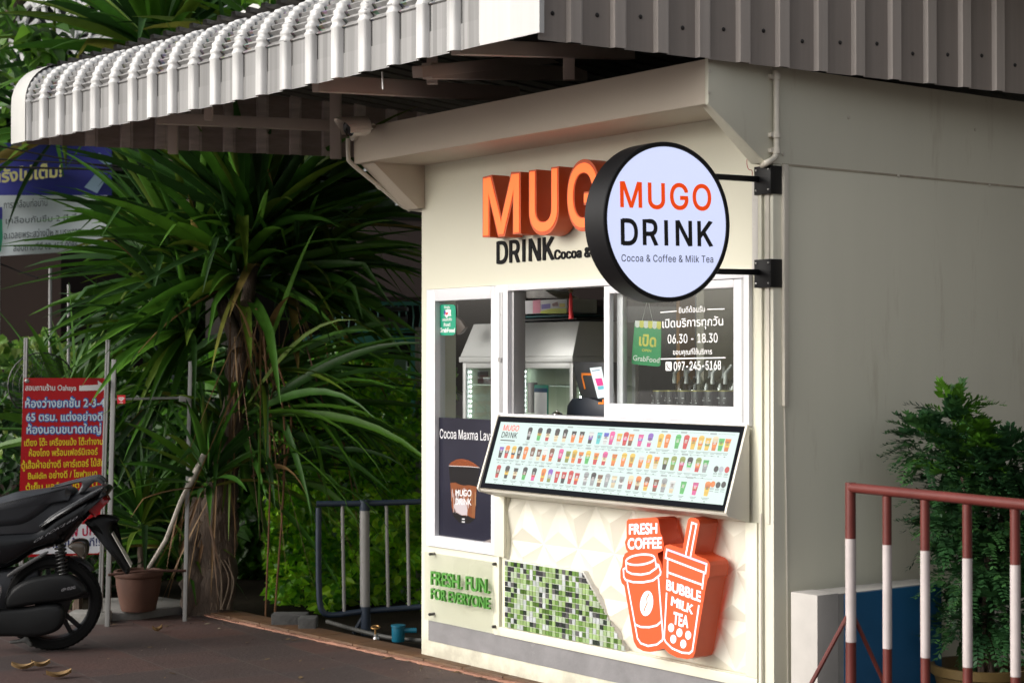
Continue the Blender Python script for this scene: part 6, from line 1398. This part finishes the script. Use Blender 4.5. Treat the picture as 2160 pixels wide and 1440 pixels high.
cdx = thing('price_card', V(cdp[4].x, 0.1, cdp[4].z), 'small tilted pale blue card with a pink cup picture hanging in the open window', 'card')
g = G(); g.prism(cdp, V(0, 0.002, 0)); g.build('card', mat('card_pale', (0.6, 0.72, 0.76), 0.4), cdx)
g = G(); g.col = (0.6, 0.02, 0.2); g.face([TZ(1255, 798, 0.099), TZ(1269, 797, 0.099), TZ(1273, 812, 0.099), TZ(1260, 814, 0.099)][::-1]); g.col = (0.1, 0.4, 0.5); g.face([TZ(1260, 815, 0.099), TZ(1273, 813, 0.099), TZ(1274, 820, 0.099), TZ(1262, 822, 0.099)][::-1]); g.col = (0.1, 0.2, 0.3); g.face([TZ(1248, 781, 0.099), TZ(1265, 779, 0.099), TZ(1265, 781, 0.099), TZ(1248, 783, 0.099)][::-1])
g.build('cup_picture', mat('card_print', (1, 1, 1), 0.4, attr=True), cdx, color=True)
# shelf with boxes, top of the opening
YS = 0.6
sh0, sh1 = F(1080, 672, YS).x, F(1216, 672, YS).x; zs = F(1150, 672, YS).z
g = G(); g.box(sh0 - 0.1, sh1, YS, YS + 0.3, zs - 0.008, zs); g.bar(V(sh0, YS + 0.28, zs), V(sh0, YS + 0.28, 2.3), 0.01, 0.01); g.bar(V(sh1 - 0.02, YS + 0.28, zs), V(sh1 - 0.02, YS + 0.28, 2.3), 0.01, 0.01); g.build('hanging_shelf', DARK, label='thin dark shelf hanging inside the open window near the top', cat='shelf')
def sbox(name, px0, px1, py0, py1, m_, lab, y=YS + 0.03, dy=0.2, cat='box'):
    a, b_ = F(px0, py1, y), F(px1, py0, y); z0_ = a.z
    g = G(); g.box(a.x, b_.x, y, y + dy, z0_, b_.z); return g.build(name, m_, label=lab, cat=cat, bevel=0.004)
sbox('folder_stack', 1085, 1210, 663, 671, mat('folder_teal', (0.02, 0.1, 0.11), 0.5), 'flat teal folders lying on the hanging shelf', dy=0.25, cat='folder')
tis = sbox('tissue_pack', 1104, 1196, 630, 662.5, mat('pack_white', (0.5, 0.5, 0.52), 0.4, var=0.1), 'white pink and yellow tissue pack on the teal folders', cat='tissue pack')
g = G(); y_ = YS + 0.0285
for c, pts in (((0.55, 0.2, 0.28), ((1124, 634), (1140, 632), (1140, 660), (1124, 661))), ((0.15, 0.12, 0.4), ((1142, 642), (1161, 640), (1161, 650), (1142, 652))), ((0.5, 0.55, 0.05), ((1140, 656), (1162, 651), (1195, 650), (1195, 661), (1140, 661))), ((0.6, 0.5, 0.1), ((1180, 640), (1192, 640), (1192, 648), (1180, 648))), ((0.2, 0.1, 0.1), ((1164, 641), (1176, 636), (1178, 645), (1166, 646)))):
    g.col = c; Q = [F(*p, y_) for p in pts]; g.face(Q if (Q[1] - Q[0]).cross(Q[2] - Q[0]).y < 0 else Q[::-1])
g.build('pack_print', mat('pack_print', (1, 1, 1), 0.4, attr=True), tis, color=True)
sbox('paper_bag', 1085, 1103, 612, 637, mat('bag_white', (0.5, 0.48, 0.46), 0.6), 'white paper sheet hanging left of the tissue pack', dy=0.02, cat='paper')
g = G(); a = F(1104, 629, YS + 0.05); b_ = F(1178, 612, YS + 0.05); g.prism([a, F(1178, 629, YS + 0.05), F(1165, 622, YS + 0.05), F(1150, 612, YS + 0.05), F(1110, 606, YS + 0.05)], V(0, 0.15, 0)); g.build('plastic_bag', mat('bag_clear', (0.32, 0.31, 0.3), 0.35, var=0.3, vscale=20, bump=0.8), label='crumpled pale plastic bag on top of the tissue pack', cat='bag', bevel=0.008)
tsl = thing('red_tassel', F(1204, 665, 0.2), 'red tassel with a gold knot hanging in the open window', 'tassel')
g = G(); p = F(1204, 612, 0.2); g.lathe([(0, 0), (0.011, 0.003), (0.011, 0.018), (0, 0.02)], p - UP0 * 0.012, V(0, 0, 1), 12); g.tube([p, p + UP0 * 0.3], 0.002, 6); g.build('knot', mat('gold_knot', (0.15, 0.1, 0.04), 0.5), tsl)
g = G(); g.tube([p - UP0 * 0.012, p - UP0 * 0.04, p - UP0 * 0.1, p - UP0 * 0.135 + V(0.004, 0, 0)], [0.004, 0.009, 0.01, 0.013], 10); g.build('fringe', mat('tassel_red', (0.45, 0.01, 0.015), 0.6, var=0.2, vscale=60), tsl)
# scoop hanging behind the narrow pane
g = G(); pts = [F(962, 668, 0.3), F(972, 676, 0.3), F(981, 690, 0.3), F(972, 702, 0.3), F(964, 706, 0.3), F(960, 690, 0.3)]; g.prism(pts, V(0, 0.02, 0)); g.tube([F(966, 642, 0.31), F(966, 670, 0.31)], 0.003, 6); g.build('hanging_ladle', mat('ladle_brown', (0.06, 0.04, 0.03), 0.4), label='brown ladle hanging behind the narrow window beside the green sticker', cat='ladle', bevel=0.004)
# things behind the sliding sash
CLRB = glass('clear_bottle', (0.72, 0.74, 0.7))
for k, (x0_, x1_) in enumerate(((1368, 1396), (1396, 1418), (1418, 1448), (1450, 1474), (1475, 1503), (1506, 1536))):
    y = 0.12; a, b_ = F(x0_, 858, y), F(x1_, 858, y); xm = (a.x + b_.x) / 2; r_ = (b_.x - a.x) / 2 * 0.97; zt_ = F(x0_, 824, y).z
    ct = thing('black_can', V(xm, y + r_, 1.2355), ('first', 'second', 'third', 'fourth', 'fifth', 'last')[k] + ' black can from the left in the row behind the sliding sash', 'can', 'black cans behind the sash')
    g = G(); g.lathe([(0, 0), (r_ * 0.96, 0), (r_, 0.004), (r_, zt_ - 1.241), (r_ * 0.97, zt_ - 1.236)], V(xm, y + r_, 1.2355), V(0, 0, 1), 28); g.build('can_body', mat('can_black', (0.01, 0.0105, 0.011), 0.4, var=0.15), ct, smooth=True)
    g = G(); g.lathe([(r_ * 1.01, zt_ - 1.2375), (r_ * 1.01, zt_ - 1.234), (r_ * 0.9, zt_ - 1.233), (0, zt_ - 1.2335)], V(xm, y + r_, 1.2355), V(0, 0, 1), 28); g.build('can_rim', mat('can_gold', (0.4, 0.36, 0.1), 0.35, metal=0.4), ct, smooth=True)
    g = G(); yy = y - 0.0006
    if k == 0: lettering(g, 'Longbeach', V(a.x + 0.008, y + r_ * 0.25, F(x0_, 836, y).z), V(r_ * 1.6, 0, 0), V(0, 0, 0.009), NF, bold=0.05)
    for q in range(3): zq = F(x0_, 840 + q * 5, y).z; wq = r_ * (0.25 + 0.2 * ((k + q) % 3)); g.face([V(xm - wq, y + 0.001 + r_ * 0.02, zq), V(xm + wq, y + 0.001 + r_ * 0.02, zq), V(xm + wq, y + 0.001 + r_ * 0.02, zq + 0.004), V(xm - wq, y + 0.001 + r_ * 0.02, zq + 0.004)])
    g.build('can_print', mat('can_print', (0.4, 0.4, 0.4), 0.4), ct)
    # syrup pump with white spout behind
    sp = thing('pump_dispenser', V(xm, 0.3, 1.2355), ('first', 'second', 'third', 'fourth', 'fifth', 'last')[k] + ' clear pump bottle with white spout from the left behind the cans', 'pump bottle', 'pump bottles behind the cans')
    g = G(); g.lathe([(0, 0), (0.045, 0), (0.045, 0.16), (0.02, 0.19), (0.018, 0.2), (0, 0.2)], V(xm, 0.3, 1.2355), V(0, 0, 1), 20); g.build('bottle', CLRB, sp, smooth=True)
    g = G(); g.tube([V(xm, 0.3, 1.43), V(xm, 0.3, 1.478), V(xm - 0.005, 0.275, 1.482), V(xm - 0.006, 0.24, 1.45), V(xm - 0.004, 0.237, 1.405)], [0.008, 0.008, 0.009, 0.008, 0.009], 8); g.build('spout', mat('spout_white', (0.72, 0.72, 0.72), 0.35), sp, smooth=True)
xg = F(1550, 858, 0.24).x; tb_ = thing('teal_bottle', V(xg, 0.28, 1.2355), 'clear bottle with a teal label at the right end of the can row', 'bottle')
g = G(); g.lathe([(0, 0), (0.035, 0), (0.036, 0.1), (0.03, 0.12), (0.013, 0.16), (0.013, 0.2), (0, 0.2)], V(xg, 0.28, 1.2355), V(0, 0, 1), 20); g.build('bottle', mat('bottle_clear', (0.25, 0.28, 0.27), 0.12), tb_, smooth=True)
g = G(); g.lathe([(0.0365, 0.01), (0.037, 0.09)], V(xg, 0.28, 1.2355), V(0, 0, 1), 20); g.build('bottle_label', mat('teal_label', (0.03, 0.22, 0.16), 0.4), tb_, smooth=True)
# hanging green OPEN card
yo = 0.075
oc = thing('open_card', F(1360, 770, yo), 'green hanging open card with a yellow and white awning top behind the sash glass', 'card')
def ZO(x, y, l=0.0): return Z6(x, y, yo - l)
g = G(); g.prism(rrect([ZO(445, 430), ZO(410, 845), ZO(690, 870), ZO(697, 440)], 0.1), V(0, 0.002, 0)); g.build('card', mat('open_green', (0.02, 0.3, 0.1), 0.4), oc)
g = G()
for i in range(6):
    a, b_ = 450 + i * 41, 450 + (i + 1) * 41; g.mi = 0 if i % 2 else 1
    g.face([ZO(a, 432 + i * 1.5, 0.001), ZO(a - 4, 480 + i * 3, 0.001), ZO(a + 6, 494 + i * 3, 0.001), ZO(a + 20, 499 + i * 3, 0.001), ZO(b_ - 6, 494 + i * 3, 0.001), ZO(b_ - 2, 482 + i * 3, 0.001), ZO(b_, 433 + i * 1.5, 0.001)])
g.build('awning_print', [mat('open_yellow', (0.65, 0.6, 0.08), 0.4), mat('open_white', (0.72, 0.72, 0.7), 0.4)], oc)
g = G()
def wo(s_, bl_, br_, tl_, bold=0.03): A, B, C_ = ZO(*bl_), ZO(*br_), ZO(*tl_); lettering(g, s_, A, B - A, C_ - A, NF, lift=0.001, bold=bold)
g.mi = 0; wo('เปิด', (485, 665), (648, 680), (490, 565), 0.05); wo('OPEN', (515, 722), (603, 730), (516, 700))
g.mi = 1; wo('GrabFood', (428, 808), (680, 832), (432, 760), 0.03)
g.build('card_lettering', [MATS['open_yellow'], MATS['open_white']], oc)
g = G()
for a in ((560, 262), (578, 262)): g.tube([ZO(*a), ZO(515 if a[0] == 560 else 615, 440)], 0.0012, 5)
g.build('string', mat('string', (0.45, 0.45, 0.42), 0.6), oc)
# pale appliance and orange strip at the back
g = G(); a = F(1400, 790, 1.9); b_ = F(1424, 640, 1.9); g.box(a.x, a.x + 0.03, 2.0, 2.12, 0.9, 2.2); g.build('orange_upright', mat('dull_orange', (0.35, 0.17, 0.03), 0.5), label='dull orange upright board at the back of the kiosk', cat='board')
g = G(); g.box(1.5, 1.72, 1.95, 2.13, 1.3, 1.449); g.build('back_appliance', mat('appliance_beige', (0.5, 0.48, 0.42), 0.4), label='beige box shaped appliance on the back counter', cat='appliance', bevel=0.01)

# ================================================================== RIGHT SIDE: LOW WALL, BARRIER, POTTED TREE, ALLEY
xw = 2.56
A0, A1 = GR(1668, 1470, 0.0), None
wl0 = S(1668, 1247, xw); zt_ = wl0.z
lwl = thing('low_wall', V(xw + 0.2, wl0.y + 1.0, 0), 'low masonry wall painted white at its end and dark blue along its side', 'low wall')
ye = S(1985, 1228, xw + 0.14).y
g = G(); g.box(xw, xw + 0.14, wl0.y, wl0.y + 0.12, 0.0, zt_); g.build('white_end', mat('chalky_white', (0.42, 0.4, 0.375), 0.7, var=0.12, vscale=5, dirt=(0.25, 0.24, 0.22, 0.6, 0.6), dscale=7), lwl, bevel=0.004)
g = G(); g.box(xw - 0.001, xw + 0.139, wl0.y + 0.1205, ye, 0.0, zt_ - 0.004); g.build('wall_core', mat('bare_render', (0.3, 0.29, 0.27), 0.8, var=0.2, vscale=6, bump=0.3), lwl)
g = G(); g.box(xw + 0.139, xw + 0.145, wl0.y + 0.15, ye - 0.003, 0.0, zt_ - 0.008); g.build('blue_face', mat('dark_blue_paint', (0.008, 0.09, 0.21), 0.6, var=0.2, vscale=3, dirt=(0.05, 0.09, 0.14, 0.66, 0.6), dscale=9), lwl)
# barrier
RED = mat('barrier_red', (0.11, 0.02, 0.015), 0.45, var=0.2, vscale=8, dirt=(0.08, 0.03, 0.02, 0.64, 0.6), dscale=12)
BWH = mat('barrier_white', (0.46, 0.41, 0.4), 0.5, var=0.12, vscale=8, dirt=(0.16, 0.07, 0.05, 0.63, 0.8), dscale=26)
def DBR(px): return 6.15 * (1795 + 900) / (px + 900)
bar = thing('crowd_barrier', V(*(AT(1980, 1400, DBR(1980))[:2]), 0), 'red and white painted steel tube barrier in front of the potted tree', 'barrier')
p0 = AT(1793, 1030, DBR(1793)); p1 = AT(2200, 1065, DBR(2200)); bd = (p1 - p0).normalized(); zr_ = (p0.z + p1.z) / 2
def BP(px): p = AT(px, 1040, DBR(px)); return V(p.x, p.y, 0)
pA, pB = BP(1793), BP(2420)
g = G(); g.tube([V(pA.x, pA.y, zr_), V(pB.x, pB.y, zr_)], 0.0175, 14); g.build('top_rail', RED, bar, smooth=True)
g = G(); g.tube([V(pA.x, pA.y, 0.12), V(pB.x, pB.y, 0.12)], 0.0175, 14); g.build('bottom_rail', RED, bar, smooth=True)
for i, (px, ya, yb_) in enumerate(((1794, 1135, 1352), (1871, 1148, 1366), (1951, 1160, 1385), (2040, 1176, 1405), (2141, 1190, 1425), (2255, 1205, 1450), (2390, 1225, 1480))):
    b0 = BP(px); D_ = DBR(px); za, zb_ = AT(px, ya, D_).z, AT(px, yb_, D_).z; r_ = 0.0185 if i == 0 else 0.0155; lo = 0.0 if i == 0 else 0.137
    ba = thing_part = None
    g = G(); g.tube([V(b0.x, b0.y, za), V(b0.x, b0.y, zr_ - (0.017 if i else -0.0175))], r_, 14); pr_ = g.build('baluster_top', RED, bar, smooth=True)
    g = G(); g.tube([V(b0.x, b0.y, zb_), V(b0.x, b0.y, za - 0.0004)], r_ + 0.0003, 14); g.build('baluster_middle', BWH, bar, smooth=True)
    g = G(); g.tube([V(b0.x, b0.y, lo), V(b0.x, b0.y, zb_ - 0.0004)], r_, 14); g.build('baluster_bottom', RED, bar, smooth=True)
b0 = BP(1794); zj = AT(1794, 1285, DBR(1794)).z
sdir = bd.cross(UP0).normalized()
g = G(); g.tube([V(b0.x, b0.y, zj), V(b0.x, b0.y, 0) - RT * 0.34], 0.008, 8); g.build('brace', RED, bar, smooth=True)
g = G(); g.tube([V(b0.x, b0.y, zj), V(b0.x, b0.y, 0) + RT * 0.3 + d0 * 0.1], 0.008, 8); g.build('brace', RED, bar, smooth=True)
# potted tree
pc = GR(2072, 1500, 0.0); pc = AT(2072, 1500, 7.05); pc.z = 0
pt = thing('potted_tree', pc, 'bushy potted tree with fine frilled leaves behind the red and white barrier', 'potted tree')
g = G(); rim = AT(2072, 1400, 7.05).z
g.lathe([(0, 0), (0.12, 0), (0.125, 0.01), (0.17, rim * 0.55), (0.19, rim * 0.85), (0.205, rim * 0.87), (0.21, rim), (0.19, rim), (0.18, rim * 0.85), (0, rim * 0.83)], pc, V(0, 0, 1), 40); g.build('pot', mat('glazed_pot', (0.1, 0.065, 0.02), 0.5, var=0.3, vscale=5, dirt=(0.03, 0.03, 0.025, 0.6, 0.6)), pt, smooth=True, angle=50)
g = G()
for i in range(6):
    a = 2 * math.pi * i / 6; top = AT(2060 + 60 * math.cos(a), 1040 + 40 * math.sin(a), 7.05 + 0.1 * math.sin(a)); trunk_mesh(g, [pc + V(0.04 * math.cos(a), 0.04 * math.sin(a), rim * 0.8), (pc + V(0, 0, rim)) .lerp(top, 0.5), top], [0.014, 0.011, 0.007], n=8)
g.build('trunk', BARK, pt, smooth=True)
g = G(); rt_ = random.Random(33)
def frond(c, dv, L_, col):
    dv = dv.normalized(); sd_ = dv.cross(UP0); sd_ = sd_.normalized() if sd_.length > 0.05 else V(1, 0, 0); nn = sd_.cross(dv)
    g.col = col
    for k in range(9):
        t = (k + 1) / 9
        for s_ in (-1, 1):
            b0 = c + dv * L_ * t - UP0 * 0.04 * t * t; ld = (dv * 0.75 + sd_ * s_ * (0.9 - 0.3 * t) + nn * 0.25 * rt_.gauss(0, 1)).normalized(); ll = L_ * 0.42 * (1 - 0.5 * t); w_ = ld.cross(nn).normalized() * ll * 0.24
            g.add([b0, b0 + ld * ll * 0.45 + w_, b0 + ld * ll, b0 + ld * ll * 0.45 - w_], [(0, 1, 2, 3)])
cl = [(2010, 880, 45), (1960, 930, 50), (2040, 950, 60), (2020, 1010, 70), (2090, 990, 60), (2130, 960, 40), (2060, 1080, 80), (2130, 1060, 60), (2010, 1080, 50), (2080, 1170, 80), (2030, 1200, 55), (2140, 1160, 60), (2070, 1280, 70), (2120, 1270, 60), (2030, 1310, 40), (2180, 1080, 60), (2180, 1250, 60), (1985, 1120, 35)]
for (px, py, rr) in cl:
    for _ in range(int(rr * 1.25)):
        v = V(rt_.gauss(0, 1), rt_.gauss(0, 1), rt_.gauss(0, 1)).normalized() * rt_.random() ** 0.5; sc_ = rr * 7.05 / FPX
        c = AT(px, py, 7.05) + V(v.x * sc_ * 1.05, v.y * sc_, v.z * sc_)
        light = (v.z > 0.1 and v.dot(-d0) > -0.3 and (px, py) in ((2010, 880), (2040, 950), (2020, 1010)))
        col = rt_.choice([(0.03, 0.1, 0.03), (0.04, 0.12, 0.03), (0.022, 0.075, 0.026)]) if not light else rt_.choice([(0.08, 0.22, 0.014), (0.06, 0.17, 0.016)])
        frond(c, v + V(0, 0, 0.25) - d0 * 0.3, 0.085 + 0.055 * rt_.random(), col)
g.build('crown', leafmat('frilled_leaf', 0.5, 0.15, 0.15), pt, color=True)
# unseen walls added to shut the sky off from the kiosk's side wall
nb = thing('added_shade_walls', V(5.0, 4, 0), 'added unseen walls that keep sky light off the kiosk side wall', 'building')
NBM = mat('shade_wall_render', (0.2, 0.19, 0.17), 0.8, var=0.1, vscale=1)
g = G(); g.box(7.6, 10.0, 1.6, 9.0, 0.0, 6.0); g.build('wall', NBM, nb)
g = G(); g.box(1.0, 7.595, 6.0, 9.0, 0.0, 3.7); g.build('rear_shade_wall', NBM, nb)
g = G(); 
p = OR2 + n2 * 0.25 + V(0, 0, 0.93)
g.prism([V(2.3, 0.4, 3.25), V(4.2, 0.9, 3.5), V(4.2, 6.0, 3.5), V(2.3, 6.0, 3.25)], V(0, 0, 0.04)); g.build('alley_roof', MATS['roof_underside'], nb)
